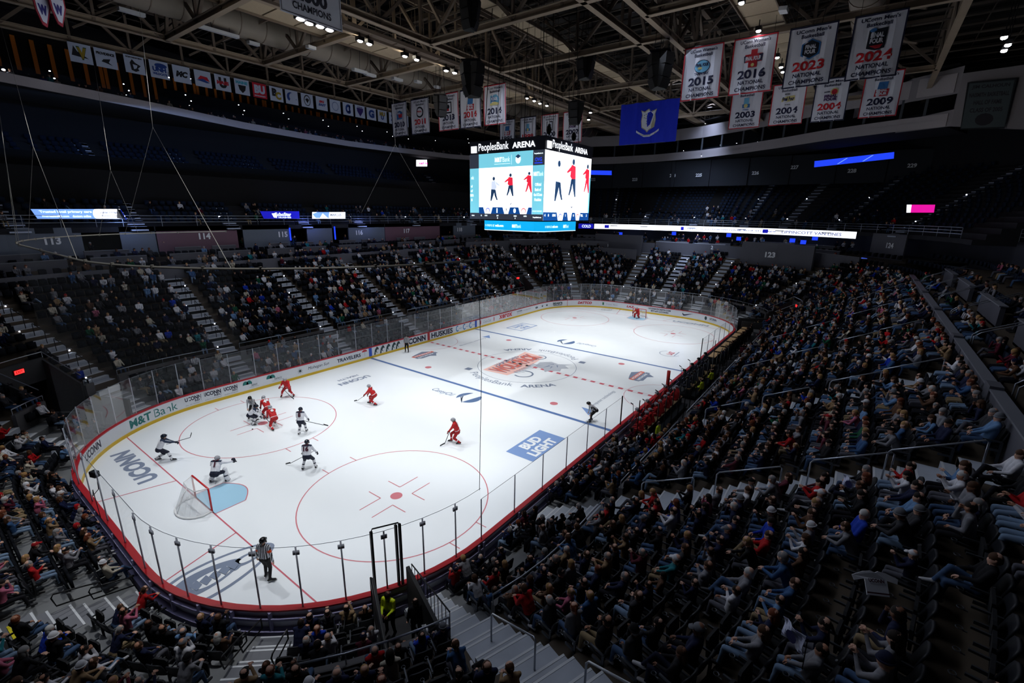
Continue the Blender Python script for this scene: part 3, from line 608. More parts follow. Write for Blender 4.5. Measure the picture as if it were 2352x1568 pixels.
# dark metal fence beside the gate tunnel
mb=MB(); t_=TUN[0][1]+.15
for z_ in (.9,1.9): p,q=PN(t_,.5),PN(t_,3.7); mb.tube([(p[0],p[1],z_+.2),(q[0],q[1],z_+1.0)],.025,6)
for i in range(12):
    p=PN(t_,.5+3.2*i/11); mb.tube([(p[0],p[1],1.1+.8*i/11-.6),(p[0],p[1],2.1+.8*i/11)],.012,5)
t_=TUN[0][0]-.1
p,q=PN(t_,.3),PN(t_,3.8); mb.tube([(p[0],p[1],.4),(p[0],p[1],1.9),(q[0],q[1],2.6)],.04,6)
tag(mb.build('tunnel_fence',RAILB),'black picket fence flanking the player gate tunnel at bottom centre','fence')
# ---------------- wall at the back of the lower bowl, club tiers, concourse wall
mb=MB()
near_a,near_b=0,2*CX+R0*math.radians(60)
for a,b in ((0,2*CX+1.0),):
    sweep(mb,ring_ts(a,b,5),[(14.3,7.0),(14.52,7.0),(14.52,8.6),(14.3,8.6)])
    for x in range(-14,24,8): t_=x+CX; sweep(mb,[t_-.35,t_+.35],[(14.25,7.0),(14.58,7.0),(14.58,8.75),(14.25,8.75)])
o=mb.build('wall_near_club',WALLD); struct(o)
mb=MB(); sweep(mb,ring_ts(0,2*CX+1,5),[(14.26,8.6),(14.6,8.6),(14.6,8.66),(14.26,8.66)]); struct(mb.build('trim_near_club',CAPM))
mb=MB()
for seg,h1 in (('arc1',9.2),('end',9.3),('arc2',9.1),('far',8.62),('arc3',8.62),('back',8.6),('arc4',8.6)):
    a=START[seg]+(.5 if seg!='arc1' else R0*math.radians(35)); b=START[seg]+SEGL[seg]
    if seg in('back','arc4'): continue
    sweep(mb,ring_ts(a,b,5),[(14.3,7.0),(14.45,7.0),(14.45,h1),(14.3,h1)])
struct(mb.build('wall_far_bowl',WALLD))
# club box tiers (far side)
CLUB=[(14.45,16.2,8.0),(16.2,18.0,8.75),(18.0,22,9.3)]
mb=MB(); fa,fb=START['arc1']+R0*math.radians(30),START['arc3']+SEGL['arc3']; psweep(CLUB,[(fa,fb)],mb,zb=6); psweep([(14.52,16.4,7.9),(16.4,18.2,8.5),(18.2,21,9.2)],[(0,2*CX+3)],mb,zb=6); struct(mb.build('floor_club_tiers',CON))
mb=MB(); mc=MB()
A_T=sorted([aisle_t(s,c)%PER for s,c,l in AISLES])
for d,z0,z1,off in ((16.2,8.3,9.45,0),(17.4,8.9,9.95,.9)):
    for a,b in zip(A_T,A_T[1:]):
        if a<fa-1 or b>fb+1: continue
        m_=(a+b)/2
        for u,v in ((a+.9+off,m_-.5),(m_+.5,b-.9-off)):
            if v-u<1: continue
            if seg_of((u+v)/2)[0]=='end' and d>17: continue
            ts=ring_ts(u,v,5); sweep(mb,ts,[(d,z0),(d+.12,z0),(d+.12,z1),(d,z1)]); sweep(mc,ts,[(d-.05,z1),(d+.2,z1),(d+.2,z1+.05),(d-.05,z1+.05)])
struct(mb.build('wall_club_front',WALLD)); struct(mc.build('trim_club_ledge',CAPM))
# end walls 120 and 123, higher, standing forward
mb=MB()
def endwall(y0,y1,x,z0,z1):
    mb.box(x,x+.25,y0,y1,z0,z1)
endwall(6.8,15.5,43.2,6.5,10.3)
ts=ring_ts(TA('arc1',-41),TA('arc1',-12),3); sweep(mb,ts,[(12.6,6.0),(12.85,6.0),(12.85,10.1),(12.6,10.1)])
for y0,y1 in ((-1.6+1.2,5.0),(-6.0,-1.3)): mb.box(44.9,45.1,y0,y1,7.4,9.35)
ts2=ring_ts(TA('arc2',44),TA('arc2',67),3); sweep(mb,ts2,[(14.2,7),(14.4,7),(14.4,9.25),(14.2,9.25)])
mb.box(41.2,41.35,6.8,14.6,6.3,8.1)
struct(mb.build('wall_end_blocks',WALLD))
mb=MB(); mb.box(44.85,45.15,-.4,5.0,9.35,9.4); mb.box(44.85,45.15,-6,-1.3,9.35,9.4); sweep(mb,ts2,[(14.15,9.25),(14.45,9.25),(14.45,9.3),(14.15,9.3)]); struct(mb.build('trim_white_ledge',mat('ledge_white',(190,196,210),.4)))
# concourse wall ring: dark recess, wall with numbers, vomitories
UP0=18.1
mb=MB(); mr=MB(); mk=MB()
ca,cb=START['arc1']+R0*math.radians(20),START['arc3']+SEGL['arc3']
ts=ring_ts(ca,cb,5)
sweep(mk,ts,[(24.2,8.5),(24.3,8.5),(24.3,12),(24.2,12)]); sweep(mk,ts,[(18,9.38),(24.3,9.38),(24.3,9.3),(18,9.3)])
wseg=[]
def wall_piece(a,b,m_=0):
    sweep(mb if m_==0 else mr,ring_ts(a,b,5),[(UP0,9.3),(UP0+.2,9.3),(UP0+.2,11.95),(UP0,11.95)])
far0=START['far']; X=lambda x: far0+CX-x
for a,b,m_ in ((-27.9,-22.6,0),(-20.2,-17.5,0),(-17.4,-8.3,1),(-8.0,.3,0),(3.3,7.0,0),(9.8,15.2,0),(15.3,23.0,1)):
    # world x ranges along the far wall (x beyond +-21.95 lie in the corner arcs)
    pass
def tx_far(x):
    if x<-CX: return START['arc3']+ (abs(x)-CX)*.45
    if x>CX: return START['far']-(x-CX)*.45
    return X(x)
def tcont(u,v,d,t0,t1):
    dr=_F+_R2*(u-1176)/FPX+_U2*(784-v)/FPX; a0=math.atan2(dr[1],dr[0]); best=None
    for t in np.arange(t0,t1,.1):
        p=PN(t,d); a=abs((math.atan2(p[1]-CAM[1],p[0]-CAM[0])-a0+math.pi)%(2*math.pi)-math.pi)
        if best is None or a<best[0]: best=(a,t)
    return best[1]
F0,F1=START['arc2'],START['back']+2
tw=lambda u:tcont(u,545,UP0,F0,F1)
for u0,u1,m_ in ((-60,186,0),(276,358,0),(360,545,1),(560,665,0),(706,764,0),(802,884,0),(886,1010,1),(1042,1092,0)): wall_piece(tw(u1),tw(u0),m_)
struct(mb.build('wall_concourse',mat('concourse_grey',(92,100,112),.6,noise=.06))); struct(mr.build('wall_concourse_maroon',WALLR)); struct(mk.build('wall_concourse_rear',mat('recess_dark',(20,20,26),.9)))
# upper deck
UPR=[(18.1+.85*i,18.1+.85*(i+1),11.95+.51*i) for i in range(17)]
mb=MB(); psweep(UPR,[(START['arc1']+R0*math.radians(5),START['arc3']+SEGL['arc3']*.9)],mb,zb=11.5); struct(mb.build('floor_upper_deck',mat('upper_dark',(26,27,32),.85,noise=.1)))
USTAIR=mat('upper_stairs',(176,186,205),.7)
UA=[]
for u in (45,320,535,705,830,955,1085): UA.append((tcont(u,525,18.1,START['far']-6,START['back']),0))
for u in (1410,1481,1590,1706,1795,1905,2060): UA.append((tcont(u,512,18.1,START['arc1']+8,START['far']),1))
for k,(t,e) in enumerate(UA):
    p0=PN(t,0); nx,ny=p0[2],p0[3]; tx,ty=-ny,nx; st=empty('stairway',(0,0,0),0,('pale stairs with step lights in the far end upper deck, ' if e else 'dim stairs in the far side upper deck, ')+ORD[k%7]+' from the left','stairs'); mb=MB()
    for i,(d0,d1,z) in enumerate(UPR):
        ca_=PN(t,(d0+d1)/2); mb.obox((ca_[0],ca_[1],z-.1),(nx*.85,ny*.85,0),(tx*1.3,ty*1.3,0),(0,0,.24)); 
        cb_=PN(t,d0-.15); mb.obox((cb_[0],cb_[1],z-.3),(nx*.3,ny*.3,0),(tx*1.3,ty*1.3,0),(0,0,.12))
    mb.build('steps',USTAIR,st)
    for i in ((3,9) if e else (2,)):
        ce=PN(t,UPR[i][0]-.05); mb=MB(); mb.cbox((ce[0]+tx*.5,ce[1]+ty*.5,UPR[i][2]-.1),(.1,.1,.1)); mb.build('step_light',STEPL,st)
# black drape over the middle of the upper deck (long side) 
mb=MB(); ts=ring_ts(START['arc2']+SEGL['arc2']*.35,START['arc3']+SEGL['arc3']*.95,3)
sweep(mb,ts,[(21.9,13.6),(22.0,13.6),(22.0,17.0),(21.9,17.0)]); sweep(mb,ts,[(21.9,17.0),(27.0,18.6),(27.0,18.5),(22.0,16.9)])
tag(mb.build('blackout_drape',BLK),'long black drape covering the upper deck seats of the far side','curtain')
mb=MB(); ts=ring_ts(START['end']+1.2,START['end']+SEGL['end']+6,3); sweep(mb,ts,[(21.6,14.2),(21.7,14.2),(30.5,19.6),(30.4,19.6)]); tag(mb.build('blackout_drape',BLK),'black drape over an empty block of the far end upper deck','curtain')
# upper rails along the deck front
mb=MB(); ts=ring_ts(START['arc1']+R0*math.radians(12),START['arc3']+SEGL['arc3'],3)
for z in (12.35,12.65,12.95): mb.tube([(*PN(t,UP0+.05)[:2],z) for t in ts],.022,5)
for t in ts: p=PN(t,UP0+.05); mb.tube([(p[0],p[1],11.9),(p[0],p[1],12.95)],.022,5)
tag(mb.build('deck_railing',RAILM),'thin steel railing along the front edge of the upper deck','railing')
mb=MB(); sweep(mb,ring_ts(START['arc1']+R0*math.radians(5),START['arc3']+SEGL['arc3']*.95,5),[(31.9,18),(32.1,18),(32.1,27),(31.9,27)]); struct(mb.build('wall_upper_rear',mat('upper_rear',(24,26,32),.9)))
# ---- section numbers
NUMM=mat('number_white',(225,228,232),.5)
def wtext(body,t,d,z,h,name,lab,w=None,m_=NUMM,mirror=False,bold=.04):
    p=PN(t,d); tx,ty=-p[3],p[2]
    mb=MB(); text(mb,body,lambda x,y:(p[0]-tx*x,p[1]-ty*x,z+y),w=w,h=h,bold=bold); o=mb.build(name,m_); return tag(o,lab,'sign','section numbers on the walls')
for b,u,v in (('113',120,553),('114',471,542),('115',650,538),('116',825,534),('117',935,530),('118',1055,527)):
    t=tw(u); p=PN(t,UP0-.06); dr=_F+_R2*(u-1176)/FPX+_U2*(784-v)/FPX; k=math.hypot(p[0]-CAM[0],p[1]-CAM[1])/math.hypot(dr[0],dr[1]); wtext(b,t,UP0-.06,CAM[2]+dr[2]*k,.62,'section_number',f'white number {b} on the concourse wall of the far side')
def etext(b,px_,py_,x,lab,h=.6,w=None):
    d=_F+_R2*(px_-1176)/FPX+_U2*(784-py_)/FPX; k=(x-CAM[0])/d[0]; P=CAM+d*k
    mb=MB(); text(mb,b,lambda u,v:(x,P[1]-u,P[2]+v),h=h,bold=.04); tag(mb.build('section_number',NUMM),lab,'sign','section numbers on the walls')
etext('120',1391,563,43.12,'white number 120 on the grey wall at the far end'); etext('121',1524,563,44.85,'white number 121 under the white ledge of the far end'); etext('122',1630,568,44.85,'white number 122 under the white ledge of the far end')
etext('123',1769,585,40.2,'white number 123 on the tall grey wall of the far right corner',.75)
mb=MB(); ta,tb=tcont(2078,565,17.9,START['arc1']-8,START['far']),tcont(2000,565,17.9,START['arc1']-8,START['far']); sweep(mb,ring_ts(ta,tb,3),[(17.9,9.0),(18.05,9.0),(18.05,11.9),(17.9,11.9)]); struct(mb.build('wall_right_concourse',WALLD)); t_=tcont(2043,565,17.85,START['arc1']-8,START['far']); wtext('124',t_,17.84,10.6,.62,'section_number','white number 124 on the dark concourse wall at right')
for b,u,v in (('222',1362,412),('223',1458,412),('224',1545,403),('225',1605,402),('226',1735,397),('227',1825,384),('228',1957,392),('229',2095,380)):
    etext(b,u,v,54.0,f'faint white number {b} high on the dark upper wall of the far end',.55)
# upper end wall carrying 222-229
mb=MB(); mb.box(54.2,54.5,-32,26,18.6,22.9); 
for y in range(-30,27,6): mb.box(53.9,54.2,y,y+.6,18.6,22.9)
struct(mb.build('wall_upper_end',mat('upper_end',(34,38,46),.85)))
# ---- suite fascia
FAS=[(-42,31.0),(-25.5,33.0),(-14,36.0),(-4.4,39.2),(4,40.6),(12,41.6),(20,41),(32,39.5),(44,34),(51.5,26),(54.0,18),(54.3,10.3),(52.2,1.5),(48.5,-5.5),(44.5,-11.5),(40,-17.3),(36.6,-24),(35.2,-28)]
FASM=mat('fascia_beige',(158,152,156),.7,noise=.05)
def offs(poly,k):
    out=[]
    for i,p in enumerate(poly):
        a=np.array(poly[max(i-1,0)],float);b=np.array(poly[min(i+1,len(poly)-1)],float); v=b-a; n=np.array((-v[1],v[0])); n/=np.linalg.norm(n); out.append((p[0]+n[0]*k,p[1]+n[1]*k))
    return out
# centre of the hall lies to the right of the travel direction, so +k goes outwards
def pstrip(mb,poly,z0,z1,k0=0,k1=.15,mi=0):
    A=offs(poly,k0);B=offs(poly,k1)
    for i in range(len(poly)-1):
        a,b,c,d=A[i],A[i+1],B[i+1],B[i]
        mb.add([(a[0],a[1],z0),(b[0],b[1],z0),(c[0],c[1],z0),(d[0],d[1],z0),(a[0],a[1],z1),(b[0],b[1],z1),(c[0],c[1],z1),(d[0],d[1],z1)],[(3,2,1,0),(4,5,6,7),(0,1,5,4),(1,2,6,5),(2,3,7,6),(3,0,4,7)],mi)
mb=MB(); pstrip(mb,FAS,23.0,23.75); endf=FAS[8:]; pstrip(mb,endf,23.7,24.25)
pstrip(mb,endf,26.2,28.0); o=mb.build('trim_suite_fascia',FASM); struct(o)
mb=MB(); pstrip(mb,FAS,23.0,23.1,.1,7.5); pstrip(mb,FAS,28.8,28.9,-.2,7.5); struct(mb.build('floor_suite_level',mat('suite_floor',(18,18,22),.9)))
mb=MB(); pstrip(mb,FAS,23,29,7.4,7.6); struct(mb.build('wall_suite_rear',mat('suite_rear',(20,19,22),.9)))
mb=MB(); 
for p,q in zip(offs(endf,.3),offs(endf,.3)[1:]):
    for k in (0,.5): x,y=p[0]+(q[0]-p[0])*k,p[1]+(q[1]-p[1])*k; mb.box(x-.12,x+.12,y-.12,y+.12,24.2,26.3)
struct(mb.build('trim_suite_posts',mat('suite_post',(60,66,74),.6)))
mb=MB()
for p,q in list(zip(offs(FAS,.2),offs(FAS,.2)[1:])):
    mb.quad((p[0],p[1],23.7),(q[0],q[1],23.7),(q[0],q[1],24.5),(p[0],p[1],24.5))
struct(mb.build('window_suite',glassmat('suite_glass',.12,(60,70,90),.04)))
# small lamps in the suites
random.seed(3); SL=emis('suite_lamp_white',(235,240,255),9); k_=0
def lamp(x,y,z,lab,s=.16,m_=SL,grp='small lamps of the suite level'):
    s=s*.6
    mb=MB(); mb.ell((0,0,0),(s,s,s*.6),8,5); o=mb.build('suite_lamp',m_,smooth=True,loc=(x,y,z)); mb=MB(); mb.tube([(0,0,0),(0,0,.45)],.02,4); mb.build('lamp_stem',RAILB,o); tag(o,lab,'lamp',grp)
def ray_at(u,v,y=None,z=None,x=None):
    d=_F+_R2*(u-1176)/FPX+_U2*(784-v)/FPX
    k=(z-CAM[2])/d[2] if z is not None else (y-CAM[1])/d[1] if y is not None else (x-CAM[0])/d[0]
    return CAM+d*k
for (u,v,z,s) in ((8,160,24.3,.2),(114,163,24.3,.12),(125,180,23.9,.12),(284,193,24.4,.1),(296,208,23.9,.1),(290,218,23.7,.06),(426,218,24.4,.1),(439,232,23.9,.1),(435,242,23.7,.06),(548,241,24.4,.09),(561,254,23.9,.1),(558,263,23.7,.06),(651,260,24.4,.09),(663,273,23.9,.09),(742,276,24.4,.09),(754,290,23.9,.09),(820,290,24.4,.08),(832,301,23.9,.09),(889,303,24.4,.09),(902,313,23.9,.08),(938,319,24.3,.09),(1000,323,23.9,.08),(1075,319,24.2,.08),(1077,328,23.9,.08),(388,178,25.2,.1),(438,181,25,.06)):
    p=ray_at(u,v,z=z); lamp(p[0],p[1],p[2],'tiny white lamp glowing in the dark suite level of the far side',s)
for (u,v) in ((1570,346),(1611,358),(1643,349),(1655,333),(1692,329),(1756,341),(1840,328),(2013,314),(1530,283),(1620,284),(1740,326),(1817,328),(1832,329),(2128,163)):
    p=ray_at(u,v,x=52 if u<1700 else 47); lamp(p[0],p[1],p[2],'tiny white lamp glowing in the dark suite level of the far end',.11 if u!=2013 else .3,grp='small lamps of the far end suites')
# right hand big corner wall panel
W0=ray_at(2010,300,x=46.0); mb=MB()
cw=[(46.5,-20.5),(44.8,-28.2),(50.0,-38.5)]
def cp(mb,poly,zb,zt,th=.3):
    for i in range(len(poly)-1):
        (a,b),(c,d)=poly[i],poly[i+1]; mb.prism([(a,b,zb[i]),(c,d,zb[i+1]),(c,d,zt[i+1]),(a,b,zt[i])],(th,.05,0))
cp(mb,[(36.6,-24),(35.2,-28.4)],[22.9,23.0],[24.0,24.6]); cp(mb,[(35.2,-28.4),(35.6,-39)],[23.0,21.6],[27.9,28.3]); cp(mb,[(42.5,-19.5),(36.4,-24.5),(35.2,-28.4)],[25.7,25.9,26.1],[27.4,28.2,28.6])
struct(mb.build('wall_right_corner',mat('corner_wall',(128,124,130),.7,noise=.06)))
# right hand club area behind the near stand: rear wall and rails
mb=MB(); ts=ring_ts(CX-4,2*CX+SEGL['arc1']*.6,4); sweep(mb,ts,[(21,9.0),(21.2,9.0),(21.2,11.9),(21,11.9)]); sweep(mb,ts,[(21,11.9),(34,11.9),(34,11.7),(21,11.7)]); sweep(mb,ts,[(33,11.9),(33.2,11.9),(33.2,27),(33,27)]); struct(mb.build('wall_near_concourse',mat('near_concourse',(44,46,56),.8,noise=.1)))
mb=MB()
for z in (12.3,12.6,12.95): mb.tube([(*PN(t,21.05)[:2],z) for t in ts],.022,5)
for t in ts: p=PN(t,21.05); mb.tube([(p[0],p[1],11.9),(p[0],p[1],12.95)],.022,5)
tag(mb.build('deck_railing',RAILM),'thin steel railing on the dark wall above the near club seats','railing')
for k,x in enumerate((-14,-6,1,7,13,19)):
    for j,off in enumerate((0,.45)):
        A=np.array((x+off,-27.9,7.9)); B=np.array((x+off+.2,-30.4,9.1)); mb=MB(); mb.tube([A,A+(0,0,.85),A+(B-A)*.08+(0,0,.95),B+(0,0,.9),B],.024,6); tag(mb.build('hand_rail',RAILM,smooth=True),f'steel hand rail on the dark club steps beyond the near wall, {ORD[k]} flight','hand rail','hand rails of the club steps')
for k,x in enumerate((-10,-1,8,16)):
    mb=MB(); mb.box(x,x+5.2,-29.55,-29.35,8.4,9.5); mb.box(x-.05,x+5.25,-29.62,-29.28,9.5,9.56,1); struct(mb.build('wall_club_divider',[WALLD,CAPM]))

# amber lit panels at the rear of the far suites
AMB=emis('amber_glow',(190,110,40),.016); mb=MB(); r_=offs(FAS,7.3)
for i in range(1,6):
    for k in np.arange(0,1,.12):
        a=np.array(r_[i])*(1-k)+np.array(r_[i+1])*k; b=np.array(r_[i])*(1-k-.03)+np.array(r_[i+1])*(k+.03); mb.prism([(a[0],a[1],25.6),(b[0],b[1],25.6),(b[0],b[1],28.4),(a[0],a[1],28.4)],(0,-.1,0))
struct(mb.build('trim_amber_panels',AMB))
BEAM=mat('truss_beige',(150,134,116),.65,noise=.12,nscale=1.2); BEAMD=mat('truss_brown',(112,98,86),.7); DECK=mat('roof_deck',(30,28,28),.9,noise=.2,nscale=.6)
mb=MB(); mb.box(-60,75,-45,60,32.2,32.4)
for x in np.arange(-58,74,2.2): mb.box(x,x+.12,-45,60,31.9,32.2)
struct(mb.build('ceiling',DECK))
ZB,ZT=27.2,31.2
def truss(axis,c,a,b,lab,step=4.15,w=.42,zb=ZB,zt=ZT,grp='main roof trusses'):
    o=empty('roof_truss',(0,0,0),0,lab,'roof truss',grp); P=(lambda s,z:(s,c,z)) if axis=='x' else (lambda s,z:(c,s,z))
    mb=MB(); mb.beam(P(a,zb),P(b,zb),.05,w); mb.beam(P(a,zb-w/2),P(b,zb-w/2),w,.05); mb.beam(P(a,zb+w/2),P(b,zb+w/2),w,.05); mb.build('bottom_chord',BEAM,o)
    mb=MB(); mb.beam(P(a,zt),P(b,zt),w,w); mb.build('top_chord',BEAMD,o)
    mb=MB(); s=a; up=True
    while s<b-.5:
        e=min(s+step,b); mb.beam(P(s,zb),P(s,zt),.2,.2)
        if up: mb.beam(P(s,zb),P(e,zt),.22,.22)
        else: mb.beam(P(s,zt),P(e,zb),.22,.22)
        up=not up; s=e
    mb.build('web',BEAMD,o); return o
for y,l in ((8.4,'long beige roof truss nearer the middle on the far side of the catwalk'),(11.6,'long beige roof truss just beyond the far row of rink floodlights'),(26.0,'long beige roof truss below the round air duct over the far stand'),(33.1,'long beige edge truss with the row of small square banners'),(-8.4,'long beige roof truss crossing above the blue state flag'),(-5.9,'long beige roof truss running beside the central catwalk'),(-26.0,'long roof truss high over the near stand')): truss('x',y,-58,70,l)
for x,a,b,l in ((-16,11.6,26,'short cross truss upper left below the air duct'),(-8,11.6,26,'cross truss above the far stand behind the champions sheet'),(1.1,11.6,26,'cross truss lit by the second floodlight group'),(8.7,11.6,26,'cross truss behind the hanging speaker of the far side'),(18,11.6,26,'cross truss over the far stand beyond the video cube'),(-3,-8.4,8.4,'cross truss spanning in front of the video cube'),(6.4,-8.4,8.4,'cross truss spanning over the video cube'),(18.3,-8.4,8.4,'cross truss spanning behind the video cube'),(1.4,-26,-8.4,'cross truss over the near stand, upper right'),(9.8,-26,-8.4,'cross truss over the near stand behind the big banners'),(-16,-8.4,8.4,'cross truss high over the near goal'),(28,-26,26,'wide cross truss over the far goal')):
    truss('y',x,a,b,l,grp='cross trusses of the roof')
o=truss('y',38,-26,33,'farthest cross truss above the end suites',grp='cross trusses of the roof')
# joists: thin
mb=MB()
for x in np.arange(-55,72,2.75): mb.beam((x,-40,30.2),(x,50,30.2),.1,.12); mb.beam((x,-40,31.7),(x,50,31.7),.1,.12)
for y in np.arange(-38,50,3.1): mb.beam((-55,y,30.9),(72,y,30.9),.08,.1)
struct(mb.build('trim_roof_joists',mat('joist_dark',(84,76,70),.8)))
mb=MB()
for x in np.arange(-54,70,8.3):
    for (a,b) in ((-24,-12),(12,24),(-6,6),(27,31)): mb.beam((x,a,ZB+.4),(x+5,(a+b)/2,ZT-.3),.14,.14); mb.beam((x+5,(a+b)/2,ZT-.3),(x,b,ZB+.4),.14,.14)
struct(mb.build('trim_roof_braces',BEAMD))
# catwalks
def catwalk(y,z,x0,x1,lab,w=1.3,m_=None):
    o=empty('catwalk',(0,0,0),0,lab,'catwalk','catwalks under the roof'); mb=MB(); x=x0
    while x<x1: mb.box(x,min(x+2.35,x1),y-w/2,y+w/2,z,z+.08); x+=2.5
    mb.build('deck_panel',m_ or mat('catwalk_panel',(176,158,132),.7,noise=.1),o)
    mb=MB()
    for s in(-1,1):
        for h in (.5,1.0): mb.tube([(x0,y+s*w/2,z+h),(x1,y+s*w/2,z+h)],.03,5)
        mb.beam((x0,y+s*(w/2+.05),z-.05),(x1,y+s*(w/2+.05),z-.05),.08,.25)
        for x in np.arange(x0,x1,2.5): mb.tube([(x,y+s*w/2,z),(x,y+s*w/2,ZT)],.025,5)
    mb.build('guard_rail',BEAMD,o)
catwalk(14.6,27.7,-58,60,'beige catwalk deck along the far side under the roof',2.6); catwalk(2.2,28.6,-50,60,'beige catwalk deck along the middle of the roof',1.5); catwalk(-14.6,27.7,-50,60,'beige catwalk deck along the near side under the roof',2.4); catwalk(10.2,26.9,-50,50,'narrow dark catwalk carrying the far floodlights',1.0,BEAMD)
# ducts
for y,z,lab in ((22.6,29.0,'large round beige air duct running over the far stand'),(-20.5,29.2,'large round air duct running over the near stand')):
    o=empty('air_duct',(0,0,0),0,lab,'air duct'); mb=MB(); mb.tube([(-58,y,z),(55,y,z)],1.15,20); mb.build('duct_pipe',mat('duct_beige',(140,130,118),.6,noise=.1,nscale=.8),o,True)
    mb=MB()
    for x in np.arange(-56,54,2.1): mb.tube([(x,y,z),(x+.07,y,z)],1.19,20)
    mb.build('duct_band',BEAMD,o)
# hanging panel lights/heaters off state near the duct
k=0
for (u,v,z,w) in ((302,28,27.6,1.6),(486,68,27.6,1.9),(528,80,27.6,1.3),(582,100,27.6,.9),(714,109,26.9,.7),(826,163,27,1.5),(850,172,27,1.2),(912,182,27,1.2),(960,188,27,.7),(1004,200,27,.6),(1800,23,27,.8),(1880,85,25.9,.3)):
    p=ray_at(u,v,z=z); mb=MB(); mb.box(-w/2,w/2,-.25,.25,-.12,.12); o=mb.build('ceiling_unit',mat('unit_white',(200,202,206),.4),loc=(p[0],p[1],p[2])); o.rotation_euler=(0.1,.0,0)
    mb=MB(); mb.tube([(0,0,.1),(0,0,2.2)],.02,4); mb.build('hanger',RAILB,o); tag(o,f'unlit pale box unit hanging below the roof, {ORD[k]} from the left','ceiling unit','pale box units under the roof'); k+=1
# floodlights
FLO=emis('flood_lens',(250,248,255),45)
k=0
for (u,v) in ((690,45),(710,55),(735,62),(757,70),(827,95),(848,102),(930,130),(957,138),(1025,163),(1044,168),(1210,226),(1227,232),(1240,238),(1256,243),(1356,259),(1352,275),(1703,8),(1742,72),(1785,133),(1794,155),(1798,166)):
    z=26.3; p=ray_at(u,v,z=z) if u<1700 else ray_at(u,v,z=26.8); s=.34 if u<800 else .27 if u<1100 else .24
    o=empty('floodlight',tuple(p),0,f'bright white rink floodlight under the roof, {ordn(k)} counted from the left','floodlight','rink floodlights under the roof'); k+=1
    mb=MB(); mb.prism([(-s,-s*.8,.02),(s,-s*.8,.02),(s,s*.8,.02),(-s,s*.8,.02)],(0,0,.28)); mb.tube([(0,0,.28),(0,0,.75)],.04,5); mb.build('housing',RAILB,o)
    mb=MB(); mb.ell((0,0,.0),(s*.85,s*.7,.07),10,4); mb.build('lens',FLO,o,True)
for i,(u,v) in enumerate(((2306,87),(2315,104),(2306,117))):
    p=ray_at(u,v,z=24.5+.0*i); o=empty('floodlight',tuple(p),0,f'bright white lamp high at the right picture edge, {["top","middle","bottom"][i]} of three','floodlight','three lamps at the right edge'); mb=MB(); mb.box(-.16,.16,-.16,.16,.05,.3); mb.build('housing',RAILB,o); mb=MB(); mb.ell((0,0,0),(.17,.17,.1),10,5); mb.build('lens',FLO,o,True)
    mb=MB(); mb.tube([(0,0,.3),(0,0,3)],.03,5); mb.build('stem',RAILB,o)
# speakers
SPK=mat('speaker_black',(12,12,14),.6)
for i,(u,v,z,s,rz,lab) in enumerate(((1085,185,24.6,1.15,.5,'largest black speaker cluster hanging left of the video cube'),(1012,245,24,.85,2.2,'black speaker cluster in front of the 2013 banner'),(1322,262,24,.95,1.2,'black speaker cluster in front of the 2002 banner'),(1515,165,24.6,1.1,.2,'black speaker cluster left of the 2015 banner'),(1080,35,26.5,.8,1,'dark speaker cluster high at the top centre'),(1345,150,26.5,1.0,.7,'dim speaker cluster hanging above the video cube'))):
    p=ray_at(u,v,z=z); o=empty('speaker_cluster',tuple(p),rz,lab,'speaker','black speaker clusters under the roof')
    for j,a in enumerate((0,2.1,4.2)):
        mb=MB(); c,sn=math.cos(a),math.sin(a); n=np.array((c,sn,0));t=np.array((-sn,c,0))
        for q,(zz,tilt,hh) in enumerate(((.75,.05,.75),(0.0,.2,.75),(-.7,.42,.7))):
            nn=n*math.cos(tilt)-np.array((0,0,1))*math.sin(tilt); up=np.array((0,0,1))*math.cos(tilt)+n*math.sin(tilt)
            mb.obox(n*(.55-.12*q)*s+np.array((0,0,zz*s)),nn*.55*s,t*.9*s,up*hh*s*.97)
        mb.build('speaker_cabinet',SPK,o)
    mb=MB(); mb.obox((0,0,1.25*s),(1.4*s,0,0),(0,1.4*s,0),(0,0,.08)); 
    for a in (0,1.57,3.14,4.71): mb.tube([(.5*s*math.cos(a),.5*s*math.sin(a),1.25*s),(.3*math.cos(a),.3*math.sin(a),31.5-z)],.02,4)
    mb.build('rigging',RAILB,o)
